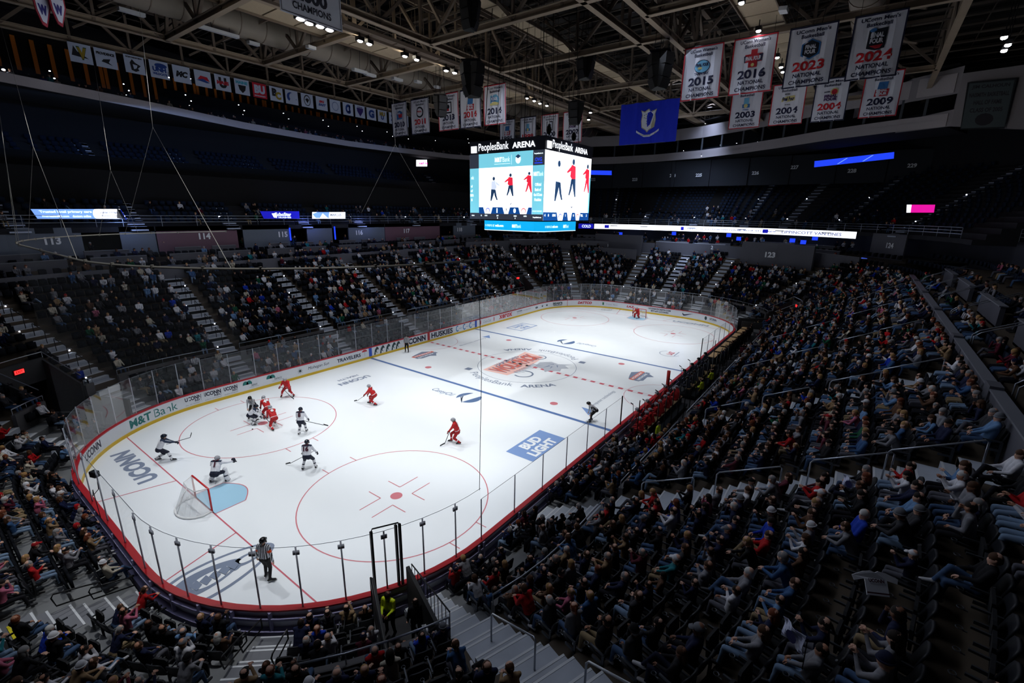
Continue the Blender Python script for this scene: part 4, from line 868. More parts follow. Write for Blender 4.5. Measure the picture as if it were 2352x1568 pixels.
# ---------------- championship banners
BW=mat('banner_cloth',(212,214,226),.8,noise=.04,nscale=1.5); B_RD=mat('banner_red',(176,34,48),.8); B_NV=mat('banner_navy',(26,30,62),.8); B_CR=mat('banner_crimson',(190,26,40),.8); B_YL=mat('banner_gold',(206,196,130),.8); B_BL=mat('banner_blue',(52,110,170),.8); B_BK=mat('banner_black',(24,30,44),.8); B_PU=mat('banner_purple',(70,40,90),.8); B_LB=mat('banner_sky',(110,176,212),.8)
BM=[BW,B_RD,B_NV,B_CR,B_YL,B_BL,B_BK,B_PU,B_LB]
def logo(mb,kind,g,s):
    """g(x,y,layer) -> point; a generic tournament emblem"""
    P=lambda pts,l,m_: mb.poly([g(x*s,y*s,l) for x,y in pts],m_)
    def T(t,x,y,w,h,l,m_): text(mb,t,lambda a,b:g(x*s+a,y*s+b,l),w=w*s,h=h*s,bold=.05,mi=m_)
    circ=lambda cx,cy,r,n=16,ry=None:[(cx+r*math.cos(2*math.pi*i/n),cy+(ry or r)*math.sin(2*math.pi*i/n)) for i in range(n)]
    if kind=='oval': P(circ(0,0,.5,18,.4),1,2); P(circ(0,0,.46,18,.36),2,8); T('FINAL FOUR',0,.1,.8,.2,3,2); P(circ(-.12,-.1,.14,10,.08),3,4); T('TAMPA BAY',0,-.42,.9,.16,3,2)
    elif kind=='plus': P([(-.15,.5),(.2,.5),(.2,.25),(.5,.25),(.5,-.2),(.25,-.2),(.25,-.5),(-.25,-.5),(-.25,-.2),(-.5,-.2),(-.5,.25),(-.15,.25)],1,1); P([(-.55,.18),(.55,.22),(.5,-.16),(-.5,-.2)],2,2); T('FINAL FOUR',0,.0,.9,.24,3,0); P(circ(0,-.36,.1,10),3,4)
    elif kind=='hex': P([(0,.55),(.48,.3),(.48,-.3),(0,-.55),(-.48,-.3),(-.48,.3)],1,5); P([(0,.47),(.4,.26),(.4,-.26),(0,-.47),(-.4,-.26),(-.4,.26)],2,6); T('FINAL',0,.12,.56,.22,3,0); T('FOUR',0,-.14,.56,.22,3,0)
    elif kind=='badge': P([(-.4,.45),(.42,.5),(.4,-.5),(0,-.58),(-.42,-.45)],1,6); P(circ(-.22,.42,.16,10,.1),2,5); T('FINAL',0,.16,.6,.24,3,0); T('FOUR',0,-.12,.6,.24,3,0); P([(-.3,-.35),(.3,-.3),(.2,-.48),(0,-.5)],2,1)
    elif kind=='ball': P(circ(.2,.2,.28),1,4); P(circ(.2,.2,.2),2,1); T('NCAA',-.3,.22,.4,.12,3,2); T('FINAL',0,-.1,.9,.22,3,7); T('FOUR',0,-.34,.9,.22,3,7)
    elif kind=='gold': T('NCAA',-.1,.42,.4,.14,2,6); P([(-.5,.1),(-.1,.25),(.45,.28),(.5,-.1),(-.1,-.2),(-.5,-.15)],1,4); T('Final Four',0,.05,.9,.3,2,2); T('NEW ORLEANS',0,-.4,.4,.08,2,6)
    elif kind=='sign': P([(-.25,.5),(.35,.5),(.3,.0),(-.3,.0)],1,5); P([(-.4,0),(.45,0),(.4,-.5),(-.45,-.5)],1,1); T('FINAL',0,-.1,.7,.18,2,0); T('FOUR',0,-.33,.7,.2,2,0)
    elif kind=='round': P(circ(0,0,.5),1,6); P(circ(0,0,.36),2,0); T('FINAL',0,.06,.6,.16,3,1)
    elif kind=='frame': P([(-.4,.5),(.4,.5),(.4,-.5),(-.4,-.5)],1,6); P([(-.3,.38),(.3,.38),(.3,-.38),(-.3,-.38)],2,0); P(circ(0,.05,.2),3,6); P([(-.1,-.1),(.1,-.1),(.14,-.3),(-.14,-.3)],3,1)
    elif kind=='bridge': P([(-.5,.4),(.2,.45),(.5,.1),(.45,-.4),(-.5,-.3)],1,8); P([(-.4,.3),(.4,.3),(.4,-.1),(-.4,-.1)],2,5); T('FOUR',0,.1,.7,.26,3,0); P([(-.5,-.25),(0,-.12),(.5,-.25),(.5,-.4),(-.5,-.4)],3,4)
    elif kind=='ship': P([(-.4,.3),(.1,.45),(.45,.3),(.4,-.35),(-.3,-.4)],1,5); P([(-.1,.1),(.45,.15),(.4,-.2),(-.05,-.25)],2,1); T('FINAL',-.05,.2,.6,.2,3,0)
    elif kind=='column': P([(-.2,.5),(.2,.5),(.2,0),(-.2,0)],1,8); P([(-.3,.0),(.3,.0),(.3,-.3),(-.3,-.3)],1,5); P(circ(-.02,-.14,.16),2,4); T('ATLANTA',0,-.45,.5,.1,1,5)
def banner(X,y0,y1,year,who,edge,ycol,kind,lab,zt=26.55,zb=22.72):
    # seen from -x: the viewer's left is +y
    o=empty('championship_banner',(X,(y0+y1)/2,0),0,lab,'banner','national champions banners'); w=abs(y1-y0); n=10; vs=[];fs=[]
    f=lambda y,z:.05*math.sin(y*5.1+z*.9)+.03*math.sin(y*11+1.3*z)
    mb=MB(); 
    for i in range(n+1):
        for j in range(13): yy=-w/2+w*i/n; z=zb+(zt-zb)*j/12; vs.append((f(yy,z)*(.3+.7*(1-j/12)),yy,z))
    for i in range(n):
        for j in range(12): a=i*13+j; fs.append((a,a+1,a+14,a+13))
    mb.add(vs,fs,0)
    ob=mb.build('cloth',BM,o); sm=ob.modifiers.new('thick','SOLIDIFY'); sm.thickness=.012
    def g(x,y,l=1): z=zb+(zt-zb)/2+y; yy=-x; return (f(yy,z)*(.3+.7*(1-(z-zb)/(zt-zb)))-.02-.008*l,yy,z)
    mb=MB(); e=.09; W,H=w/2,(zt-zb)/2
    for (x0,x1,a,b) in ((-W,W,-H,-H+e),(-W,W,H-e,H),(-W,-W+e,-H,H),(W-e,W,-H,H)):
        nx=max(1,int((x1-x0)/.3)); ny=max(1,int((b-a)/.3))
        for i in range(nx):
            for j in range(ny): mb.poly([g(x0+(x1-x0)*i/nx,a+(b-a)*j/ny),g(x0+(x1-x0)*(i+1)/nx,a+(b-a)*j/ny),g(x0+(x1-x0)*(i+1)/nx,a+(b-a)*(j+1)/ny),g(x0+(x1-x0)*i/nx,a+(b-a)*(j+1)/ny)],edge)
    mb.build('border',BM,o)
    mb=MB(); text(mb,"UConn "+who+"'s",lambda x,y:g(x,y+1.62),w=2.05,h=.24,mi=2,bold=.02); text(mb,'Basketball',lambda x,y:g(x,y+1.3),w=1.35,h=.24,mi=2,bold=.02)
    text(mb,year,lambda x,y:g(x,y-.58),w=1.95,h=.62,mi=ycol,bold=.035); text(mb,'NATIONAL',lambda x,y:g(x,y-1.15),w=1.75,h=.27,mi=2,bold=.02); text(mb,'CHAMPIONS',lambda x,y:g(x,y-1.58),w=2.15,h=.27,mi=2,bold=.02); mb.build('lettering',BM,o)
    mb=MB(); logo(mb,kind,lambda x,y,l:g(x,y+.45,l*2),1.2); mb.build('emblem',BM,o)
    mb=MB(); mb.tube([(0,-w/2,zt+.03),(0,w/2,zt+.03)],.04,6); 
    for s in(-.4,.4): mb.tube([(0,s*w,zt),(0,s*w,30.2)],.012,4)
    mb.build('hanging_bar',RAILB,o)
def yx(y10,X): return CAM[1]+(y10-CAM[1])*(X-CAM[0])/(10-CAM[0])
X1,X2=8.2,24.6
S1=(X1-CAM[0])/44.07; z1t=13.7+(27.12-13.7)*S1; z1b=13.7+(23.1-13.7)*S1
for (a,b,yr,who,e,yc,k,l) in ((29.2,26.3,'2010','Women',2,2,'ship','dim 2010 champions banner, leftmost in the hanging row'),(25.5,22.3,'2011','Men',2,3,'round','dim 2011 champions banner with red year and round emblem'),(20.6,17.4,'2013','Women',1,2,'frame','2013 champions banner half hidden behind black speakers'),(17.1,14.0,'2014','Men',2,3,'sign','2014 champions banner with the year in red'),(13.5,10.45,'2014','Women',1,2,'bridge','2014 champions banner with red border and navy year'),
    (-8.48,-11.6,'2015','Women',1,2,'oval','2015 champions banner with red border and round blue emblem'),(-12.34,-15.45,'2016','Women',1,2,'plus','2016 champions banner with red border and cross emblem'),(-16.2,-19.25,'2023','Men',2,3,'hex','2023 champions banner with red year and dark hexagon emblem'),(-20.15,-23.1,'2024','Men',2,3,'badge','2024 champions banner with red year, nearest to the right')):
    banner(X1,yx(a,X1),yx(b,X1),yr,who,e,yc,k,l,z1t,z1b)
S2=(X2-CAM[0])/44.07; z2b=13.7+(20.55-13.7)*S2; z2t=z2b+(z1t-z1b)
for (u0,u1,v,yr,who,e,yc,k,l) in ((1148,1182,340,'1995','Women',2,2,'sign','dim 1995 champions banner above the video cube'),(1194,1230,337,'1999','Men',2,3,'column','dim 1999 champions banner with red year above the video cube'),(1242,1281,330,'2000','Women',1,2,'frame','2000 champions banner with framed emblem above the video cube'),(1292,1335,328,'2002','Women',1,2,'ball','2002 champions banner partly behind a black speaker'),(1672,1742,297,'2003','Women',1,2,'column','2003 champions banner in the rear row under the 2016 one'),(1764,1840,288,'2004','Women',1,2,'gold','2004 champions banner with navy year and gold emblem'),(1860,1937,280,'2004','Men',2,3,'ball','2004 champions banner with red year and basketball emblem'),(1970,2057,270,'2009','Women',1,2,'sign','2009 champions banner in the rear row, rightmost')):
    a=ray_at(u0,v,x=X2)[1]; b=ray_at(u1,v,x=X2)[1]; banner(X2,a,b,yr,who,e,yc,k,l,z2t,z2b)
# 2000 CHAMPIONS sheet at the top, seen from -y side (letters run along x)
o=empty('champions_sheet',(-13.2,8.0,0),0,'large white sheet lettered 2000 CHAMPIONS at the top of the picture','banner')
cs=np.array([ray_at(u,v,y=8.0) for u,v in ((644,22),(787,72),(783,-60),(650,-110))])-np.array((-13.2,8.0,0))
xa,xb=cs[0][0],cs[1][0]; zb=(cs[0][2]+cs[1][2])/2-.05; 
mb=MB(); mb.box(xa,xb,0,.03,zb,zb+3.6); mb.build('cloth',BW,o)
mb=MB(); W_=(xb-xa)
for (a,b,c,d) in ((xa+.08,xb-.08,zb+.08,zb+.12),(xa+.08,xa+.12,zb+.08,zb+3.5),(xb-.12,xb-.08,zb+.08,zb+3.5)): mb.quad((a,-.01,c),(b,-.01,c),(b,-.01,d),(a,-.01,d))
xm=(xa+xb)/2
text(mb,'CHAMPIONS',lambda x,y:(xm+x,-.012,zb+.62+y),w=W_*.62,h=.42,bold=.03); text(mb,'2000',lambda x,y:(xm+x,-.012,zb+1.35+y),w=W_*.52,h=.78,bold=.05); mb.build('lettering',mat('sheet_ink',(54,54,66),.8),o)
mb=MB(); mb.tube([(xa,0,zb+3.6),(xb,0,zb+3.6)],.04,6); mb.tube([(xa+.2,0,zb+3.6),(xa+.2,0,31)],.015,4); mb.tube([(xb-.2,0,zb+3.6),(xb-.2,0,31)],.015,4); mb.build('hanging_bar',RAILB,o)
# two red pennant signs top left
for i,(u,lab) in enumerate(((98,'red and white pennant sign at the top left, left one'),(134,'red and white pennant sign at the top left, right one'))):
    p=ray_at(u,25,y=14.0); o=empty('pennant_sign',tuple(p),.5,lab,'sign','red pennant signs top left'); k=.75
    pts=[(-.55,1.6),(.6,1.6),(.6,.3),(.35,-.35),(.1,-1.0),(-.2,-.9),(-.45,-.1)]
    mb=MB(); mb.prism([(x*k,0,z*k) for x,z in pts],(0,.06,0)); mb.build('sign_panel',mat('pennant_red',(150,36,56),.6),o)
    mb=MB(); mb.poly([(x*k*.8,-.02,z*k*.85+.05) for x,z in pts]); mb.build('sign_inset',mat('pennant_white',(196,198,214),.6),o)
    mb=MB(); text(mb,'W',lambda x,y:(x,-.03,y+.05),w=.45,h=.5,bold=.08); mb.poly([(-.3,-.03,.5),(.3,-.03,.6),(.3,-.03,.8),(-.3,-.03,.8)]); mb.build('lettering',mat('pennant_blue',(44,40,110),.6),o)
    mb=MB(); mb.tube([(0,0,1.1),(0,0,6)],.015,4); mb.build('hanger',RAILB,o)
# blue state flag
fy0,fy1=ray_at(1428,243,x=16)[1],ray_at(1562,222,x=16)[1]; fzt,fzb=ray_at(1500,232,x=16)[2],ray_at(1500,328,x=16)[2]
o=empty('state_flag',(16,(fy0+fy1)/2,0),0,'bright blue state flag with a white shield hanging beside the video cube','flag'); w=abs(fy1-fy0); W=w/2
f=lambda y,z:.07*math.sin(y*3.7+z*.5)+.03*math.sin(y*8)
mb=MB(); vs=[];fs=[]
for i in range(25):
    for j in range(9): yy=-W+w*i/24; z=fzb+(fzt-fzb)*j/8; vs.append((f(yy,z),yy,z))
for i in range(24):
    for j in range(8): a=i*9+j; fs.append((a,a+1,a+10,a+9))
mb.add(vs,fs); ob=mb.build('cloth',mat('flag_blue',(22,44,196),.8)); ob.parent=o; ob.modifiers.new('thick','SOLIDIFY').thickness=.012
zc=(fzt+fzb)/2
def g(x,y,l=1): return (f(-x,zc+y)-.025-.01*l,-x,zc+y)
mb=MB(); sh=[(-.75,1.0),(-.4,.85),(0,1.05),(.4,.85),(.75,1.0),(.62,.6),(.7,.1),(.6,-.5),(.2,-.75),(0,-.95),(-.2,-.75),(-.6,-.5),(-.7,.1),(-.62,.6)]
def fan(pts,l,m_,s=1,oy=0): mb.poly([g(x*s,y*s+oy,l) for x,y in pts],m_)
fan(sh,1,1,1.12,.12); fan(sh,2,0,1,.12)
for cx_,cy_ in ((-.3,.5),(.3,.5),(0,-.1)):
    for q in range(5): a=q*1.256; fan([(cx_+.16*math.cos(a)-.05,cy_+.2*math.sin(a)-.06),(cx_+.16*math.cos(a)+.05,cy_+.2*math.sin(a)-.04),(cx_+.16*math.cos(a),cy_+.2*math.sin(a)+.07)],3,2,1,.12)
for (a,b) in (((-1.2,-.75),(-.8,-1.0)),((-.8,-1.0),(-.3,-1.25)),((-.3,-1.25),(.3,-1.25)),((.3,-1.25),(.8,-1.0)),((.8,-1.0),(1.2,-.75))): fan([(a[0],a[1]-.1),(b[0],b[1]-.1),(b[0],b[1]+.1),(a[0],a[1]+.1)],2,0)
text(mb,'QUI TRANSTULIT SUSTINET',lambda x,y:g(x,y-1.25-.0+.35*abs(x/1.1)**2,4),w=1.9,h=.11,mi=2,bold=.02)
ob=mb.build('shield_emblem',[mat('flag_white',(222,224,232),.8),mat('flag_gold',(176,168,140),.8),mat('flag_green',(30,44,56),.8)]); ob.parent=o
mb=MB(); mb.tube([(0,-W,fzt),(0,W,fzt)],.035,6); mb.tube([(0,-W*.8,fzt),(0,-W*.8,27.2)],.012,4); mb.tube([(0,W*.8,fzt),(0,W*.8,27.2)],.012,4); mb.build('hanging_bar',RAILB,o)
# dim retired banner on the right wall
q=[ray_at(u,v,x=34.95) for u,v in ((2222,190),(2336,180),(2307,295),(2205,298))]
o=empty('wall_banner',(34.95,0,0),0,'dark framed banner on the big wall at the upper right','banner'); sh_=lambda P,k=0:(P[0]-34.95-k,P[1],P[2])
mb=MB(); mb.prism([sh_(P,.12) for P in q],(.06,0,0)); mb.build('cloth',mat('banner_dark_edge',(18,24,30),.8),o)
c=sum(q)/4; U=((q[1]-q[0])+(q[2]-q[3]))/2; Vv=((q[0]-q[3])+(q[1]-q[2]))/2
mb=MB(); mb.poly([sh_(c+a*U*.47+b*Vv*.47,.14) for a,b in((-1,-1),(1,-1),(1,1),(-1,1))]); mb.build('banner_face',mat('banner_slate',(58,68,72),.8),o)
mb=MB()
for i,(s_,w_) in enumerate((('JIM CALHOUN',.8),('NAISMITH BASKETBALL',.85),('HALL OF FAME',.6),('CLASS OF 2005',.7))): text(mb,s_,lambda x,y:sh_(c+U*(x)+Vv*(y+.38-.16*i),.15),w=w_,h=.09,bold=.03)
mb.poly([sh_(c+U*.2*math.cos(a)+Vv*(-.3+.13*math.sin(a)),.15) for a in np.arange(0,6.2,.5)]); mb.build('lettering',mat('banner_ink',(30,28,36),.8),o)
# small square banners along the far edge truss
SBX=[-20.2,-18.5,-16.45,-14.55,-12.7,-10.85,-9.0,-7.1,-5.25,-3.4,-1.6,.3,2.2,4.05,5.9,7.7,9.5,11.3,13.2,15.2,17.2]
SB=['V','PROVIDENCE','NORTHEASTERN','UNH','MC','RIVER','U','MAINE','BU','BC','CC','','BIG EAST','','CJ','','G','MU','XU','VU','SJ']
lab=['green and gold letter V','black name lettering over a small figure','dark animal head outline','blue school letters','black monogram letters','red and blue swoosh','dark block U','pale blue name over a dark shape','solid red block letters','dark interlocked monogram','small blue crescent','plain dark almond outline','red and blue conference name','pale outline','blue interlocked monogram','purple triangle','blue letter G','gold and navy monogram','navy letters','blue letters','red letters']
SBM=[mat('small_banner_cloth',(176,188,214),.8),mat('sb_dark',(26,28,38),.8),mat('sb_blue',(34,66,140),.8),mat('sb_red',(176,30,50),.8),mat('sb_gold',(150,130,40),.8),mat('sb_green',(40,80,50),.8),mat('sb_teal',(70,160,190),.8),mat('sb_purple',(50,36,110),.8)]
for i,x in enumerate(SBX):
    o=empty('school_banner',(x,32.75,0),0,f'small square banner with {lab[i]}, far edge truss','banner','small school banners along the far truss'); w,h=1.5,1.5; zt=26.95; zb=zt-h
    mb=MB(); mb.box(-w/2,w/2,0,.02,zb,zt); mb.build('cloth',SBM[3] if i==8 else SBM[0],o)
    zc=(zt+zb)/2; mb=MB(); G=lambda x,y,l=1:(x,-.006*l,zc+y); T=lambda t,x,y,w_,h_,m_,l=1,sh=0: text(mb,t,lambda a,b:G(a+x,b+y,l),w=w_,h=h_,bold=.07,mi=m_,shear=sh)
    C=lambda cx,cy,rx,ry,m_,l=1,n=16: mb.poly([G(cx+rx*math.cos(2*math.pi*k/n),cy+ry*math.sin(2*math.pi*k/n),l) for k in range(n)],m_)
    if i==0: T('V',.1,0,.7,1.0,5); T('V',.1,0,.6,.85,4,2); mb.poly([G(-.6,-.25),G(.5,-.35),G(-.2,.1),G(-.4,.5)],1)
    elif i==1: T('PROVIDENCE',0,.35,1.25,.22,1); mb.poly([G(-.2,-.1),G(.3,0),G(.15,-.3),G(.4,-.5),G(-.1,-.35),G(-.35,-.3)],1)
    elif i==2: T('NORTHEASTERN',0,.55,1.2,.12,1); mb.poly([G(-.3,-.5),G(-.35,.1),G(-.15,.4),G(.05,.15),G(.45,-.05),G(.2,-.3),G(.3,-.45),G(0,-.6)],1); mb.poly([G(-.1,-.4,2),G(-.15,0,2),G(.2,-.05,2),G(.1,-.3,2)],0)
    elif i==3: C(.15,.35,.5,.2,2); T('UNH',0,0,1.1,.42,2,2); T('WILDCATS',0,-.38,1.15,.2,2)
    elif i==4: T('MC',0,0,1.05,.55,1,1,.25)
    elif i==5: mb.poly([G(-.5,-.1),G(-.2,.25),G(.4,.2),G(.6,-.2),G(.2,-.1)],3); mb.poly([G(-.6,-.2),G(0,0,2),G(.6,-.3),G(.3,-.35),G(-.3,-.25)],2)
    elif i==6: T('U',0,0,.75,1.0,1); T('MASS',0,0,1.15,.35,3,2)
    elif i==7: T('MAINE',0,.4,1.2,.3,6); mb.poly([G(-.4,.15),G(.4,.15),G(.3,-.3),G(0,-.6),G(-.3,-.3)],1)
    elif i==8: T('BU',0,.1,1.15,.85,0); T('BOSTON UNIVERSITY',0,-.55,1.2,.12,0)
    elif i==9: T('B',-.2,.15,.6,.8,1); T('C',.2,-.15,.65,.8,4,2)
    elif i==10: ring_=[(.5*math.cos(a)-.1,.5*math.sin(a)) for a in np.arange(.9,4.2,.3)]; mb.poly([G(*p) for p in ring_],2); C(.12,.05,.42,.42,0,2); T('AIR',.35,-.15,.5,.14,2)
    elif i==11: C(0,0,.42,.6,1); C(0,-.02,.34,.5,0,2); mb.poly([G(-.25,.1,3),G(0,.25,3),G(.25,.1,3),G(0,-.3,3)],1)
    elif i==12: T('BIG',0,.2,.7,.28,3,1,.3); T('EAST',.05,-.15,1.0,.28,2,1,.3)
    elif i==13: C(0,0,.45,.5,2); C(0,0,.4,.45,0,2)
    elif i==14: T('C',-.02,0,.75,1.1,2); T('J',.12,0,.4,.8,2)
    elif i==15: mb.poly([G(-.5,.4),G(.5,.4),G(.45,0),G(0,-.6),G(-.45,0)],7); T('DePaul',0,.5,.7,.12,7)
    elif i==16: T('G',0,0,.9,1.0,2)
    elif i==17: T('MU',0,.25,.9,.5,4); T('U',0,-.2,.5,.5,2)
    else: T(SB[i],0,0,.9,.7,2 if i<20 else 3)
    mb.build('emblem',SBM,o)
    mb=MB(); mb.tube([(-w/2,0,zt),(w/2,0,zt)],.025,5); mb.build('hanging_bar',RAILB,o)
# ---------------- video cube
vc=empty('video_cube',(0,0,0),0,'four sided video cube hanging over centre ice','video cube'); HS=3.62; Z0,Z1=13.15,18.15
E_W=emis('led_white',(250,252,255),1.5); E_TL=emis('led_teal',(112,192,212),1.05); E_DK=emis('led_charcoal',(52,58,72),.7); E_NV=emis('led_navy',(14,66,134),1.0); E_RD=emis('led_red',(214,36,60),1.1); E_SK=emis('led_ink',(30,56,90),.9); E_TX=emis('led_text',(236,250,255),1.15); E_BL=emis('led_royal',(30,60,220),1.3); E_CY=emis('led_cyan',(14,160,222),1.15); E_GR=emis('led_grey',(190,200,220),1.2)
LED=[E_W,E_TL,E_DK,E_NV,E_RD,E_SK,E_TX,E_BL,E_CY,E_GR]
mb=MB(); mb.box(-HS,HS,-HS,HS,Z0,Z1+.95); mb.build('cube_frame',mat('cube_navy',(10,16,34),.5),vc)
def face_fn(n,u):
    n=np.array(n,float);u=np.array(u,float)
    return lambda x,z,l=0: tuple(n*(HS+.01+.006*l)+u*x+np.array((0,0,z)))
def rq(mb,g,x0,x1,z0,z1,m_,l=0): mb.poly([g(x0,z0,l),g(x1,z0,l),g(x1,z1,l),g(x0,z1,l)],m_)
def fig(mb,g,x,z,h,m_top,m_leg,l=3,fl=1):
    P=lambda pts,m_: mb.poly([g(x+a*h*fl,z+b*h,l) for a,b in pts],m_)
    P([(.0+.07*math.cos(t),.93+.08*math.sin(t)) for t in np.arange(0,6.2,.8)],5)
    P([(-.12,.82),(.1,.86),(.16,.55),(.06,.48),(-.14,.5)],m_top); P([(.08,.84),(.34,.66),(.32,.62),(.1,.7)],m_top)
    P([(-.14,.5),(.06,.48),(-.02,.25),(-.12,.02),(-.18,.02)],m_leg); P([(-.02,.5),(.1,.48),(.16,.22),(.22,.06),(.16,.05),(.06,.22)],m_leg)
def screen_big(g):
    mb=MB(); W0=-2.65; W1=HS-1.02
    rq(mb,g,-HS,HS,Z0,Z1,2); rq(mb,g,W0,W1,Z0+.45,Z1,0,1); rq(mb,g,W0,W1,Z1-1.05,Z1,1,2)
    rq(mb,g,-HS,W0,Z0+.5,Z1-1.05,1,1); rq(mb,g,W1,HS,Z0+.45,Z1-1.05,1,1)
    text(mb,'M&T',lambda x,y:g(x-.65,Z1-.5+y,3),w=.72,h=.36,mi=6,bold=.06); text(mb,'Bank',lambda x,y:g(x+.12,Z1-.5+y,3),w=.72,h=.36,mi=6,bold=.0); rq(mb,g,-1.05,.5,Z1-.83,Z1-.8,6,3); rq(mb,g,.62,.64,Z1-.9,Z1-.2,6,3)
    mb.poly([g(1.25+.25*math.cos(t),Z1-.55+.32*math.sin(t),3) for t in np.arange(0,6.2,.6)],6); mb.poly([g(1.0,Z1-.35,4),g(1.25,Z1-.2,4),g(1.5,Z1-.35,4),g(1.25,Z1-.5,4)],5)
    text(mb,'PeoplesBank.com',lambda x,y:g(3.1+x*.9,Z1-.25+y,3),w=.85,h=.13,mi=6,bold=.04); text(mb,'OVG',lambda x,y:g(3.1+x,Z1-.65+y,3),w=.6,h=.26,mi=7,bold=.02); rq(mb,g,2.75,3.45,Z1-.93,Z1-.86,7,3)
    text(mb,'M&T',lambda x,y:g(2.9+x,Z1-1.65+y,3),w=.45,h=.3,mi=6,bold=.06); text(mb,'Bank',lambda x,y:g(3.35+x,Z1-1.65+y,3),w=.42,h=.3,mi=6,bold=.0)
    for i,t in enumerate(('Official','Bank of','the UConn','Huskies')): text(mb,t,lambda x,y:g(3.12+x,Z1-2.4-.36*i+y,3),w=(.55,.55,.75,.62)[i],h=.22,mi=6,bold=.04)
    text(mb,'PROUD PARTNER',lambda x,y:g(3.1+x,Z0+.68+y,3),w=.85,h=.1,mi=6,bold=.02); text(mb,'nk',lambda x,y:g(-HS+.3+x,Z1-1.75+y,3),w=.3,h=.26,mi=6)
    for i,t in enumerate(('al','of','nn','s')): text(mb,t,lambda x,y:g(-HS+.2+x,Z1-2.4-.36*i+y,3),h=.2,mi=6,bold=.04)
    fig(mb,g,-1.1,Z0+1.4,1.85,9,5); fig(mb,g,.55,Z0+1.75,1.7,4,5,fl=-1); fig(mb,g,2.3,Z0+2.0,1.5,4,4,fl=-1); mb.poly([g(.4,Z0+1.3,3),g(.6,Z0+1.15,3),g(.75,Z0+1.35,3),g(.55,Z0+1.2,3)],5)
    rq(mb,g,W0,W1,Z0+.45,Z0+.95,3,3)
    for a,b in ((-2.2,-1.2),(-.2,.55),(1.35,2.3)): mb.poly([g(a,Z0+.97,4),g(b,Z0+.97,4),g(b-.18,Z0+.45,4),g(a+.18,Z0+.45,4)],0)
    for x,c_ in ((-1.7,7),(1.85,4)): mb.poly([g(x+.22*math.cos(t),Z0+.7+.2*math.sin(t),5) for t in np.arange(0,6.2,.6)],c_); mb.poly([g(x+.17*math.cos(t),Z0+.68+.16*math.sin(t),6) for t in np.arange(0,6.2,.6)],0)
    text(mb,'1',lambda x,y:g(-.75+x,Z0+.7+y,5),h=.36,mi=6,bold=.1); text(mb,'0',lambda x,y:g(1.0+x,Z0+.7+y,5),h=.36,mi=6,bold=.1); text(mb,'3',lambda x,y:g(.18+x,Z0+.78+y,5),h=.18,mi=5,bold=.05); rq(mb,g,-.1,.45,Z0+.57,Z0+.6,5,5)
    for x,t in ((-3.3,'shots'),(-2.4,'12'),(-1.9,'SOG'),(-.7,'1ST'),(1.05,'2ND'),(2.0,'HITS')): text(mb,t,lambda a,y:g(x+a,Z0+.3+y,3),h=.11,mi=6,bold=.05)
    text(mb,'8',lambda a,y:g(-.7+a,Z0+.12+y,3),h=.13,mi=6,bold=.05); text(mb,'9',lambda a,y:g(1.05+a,Z0+.12+y,3),h=.13,mi=6,bold=.05); text(mb,'PeoplesBank.com',lambda x,y:g(3.1+x*.9,Z0+.22+y,3),w=.85,h=.14,mi=6,bold=.04)
    mb.build('led_screen',LED,vc)
def screen_full(g):
    mb=MB(); rq(mb,g,-HS,HS,Z0,Z1,0); rq(mb,g,-HS,HS,Z0,Z0+.62,3,1); rq(mb,g,HS-.22,HS,Z0+.6,Z1-1.5,1,1)
    fig(mb,g,-1.6,Z0+1.4,3.0,9,5); fig(mb,g,.6,Z0+1.8,2.9,4,5,fl=-1); fig(mb,g,3.0,Z0+2.2,2.3,4,4,fl=-1); mb.poly([g(.3,Z0+1.2,3),g(.6,Z0+.95,3),g(.9,Z0+1.3,3),g(.6,Z0+1.05,3)],5)
    for a,b in ((-1.7,-.6),(-.1,.7),(1.2,2.1)): mb.poly([g(a,Z0+.62,2),g(b,Z0+.62,2),g(b-.2,Z0,2),g(a+.2,Z0,2)],0)
    for x,c_ in ((-1.15,7),(1.65,4)): mb.poly([g(x+.26*math.cos(t),Z0+.32+.2*math.sin(t),3) for t in np.arange(0,6.2,.6)],c_); mb.poly([g(x+.2*math.cos(t),Z0+.3+.16*math.sin(t),4) for t in np.arange(0,6.2,.6)],0)
    for x,t in ((-3.4,'4'),(-2.9,'8'),(-2.1,'SOG'),(-.35,'1'),(.95,'0'),(2.35,'TOL'),(3.2,'2')): text(mb,t,lambda a,y:g(x+a,Z0+.4+y,3),h=.2,mi=6,bold=.06)
    mb.build('led_screen',LED,vc)
LEDTOP=emis('sign_white_lit',(245,248,255),1.25)
for n,u,full in (((-1,0,0),(0,-1,0),0),((0,-1,0),(1,0,0),1),((1,0,0),(0,1,0),0),((0,1,0),(-1,0,0),1)):
    g=face_fn(n,u); (screen_full if full else screen_big)(g)
    mb=MB(); sq=[(-3.4,Z1+.12),(-2.85,Z1+.12),(-2.85,Z1+.62),(-3.4,Z1+.62)]; mb.prism([g(x,z,2) for x,z in sq],tuple(np.array(n)*.08))
    text(mb,'PeoplesBank',lambda x,y:g(-1.15+x,Z1+.42+y,6),w=3.0,h=.72,bold=.008); text(mb,'ARENA',lambda x,y:g(1.75+x,Z1+.45+y,6),w=2.1,h=.42,bold=.03); mb.build('name_lettering',LEDTOP,vc)
RH=3.05; RZ0,RZ1=12.25,13.05
mb=MB(); pts=[(-RH,RH),(-RH,-RH*.55),(-RH*.55,-RH),(RH,-RH),(RH,RH)]
oc=[(-RH,-RH*.8),(-RH*.8,-RH),(RH*.8,-RH),(RH,-RH*.8),(RH,RH*.8),(RH*.8,RH),(-RH*.8,RH),(-RH,RH*.8)]
mb.prism([(x,y,RZ0) for x,y in oc],(0,0,RZ1-RZ0+.1)); mb.build('ring_frame',mat('cube_navy',(10,16,34),.5),vc)
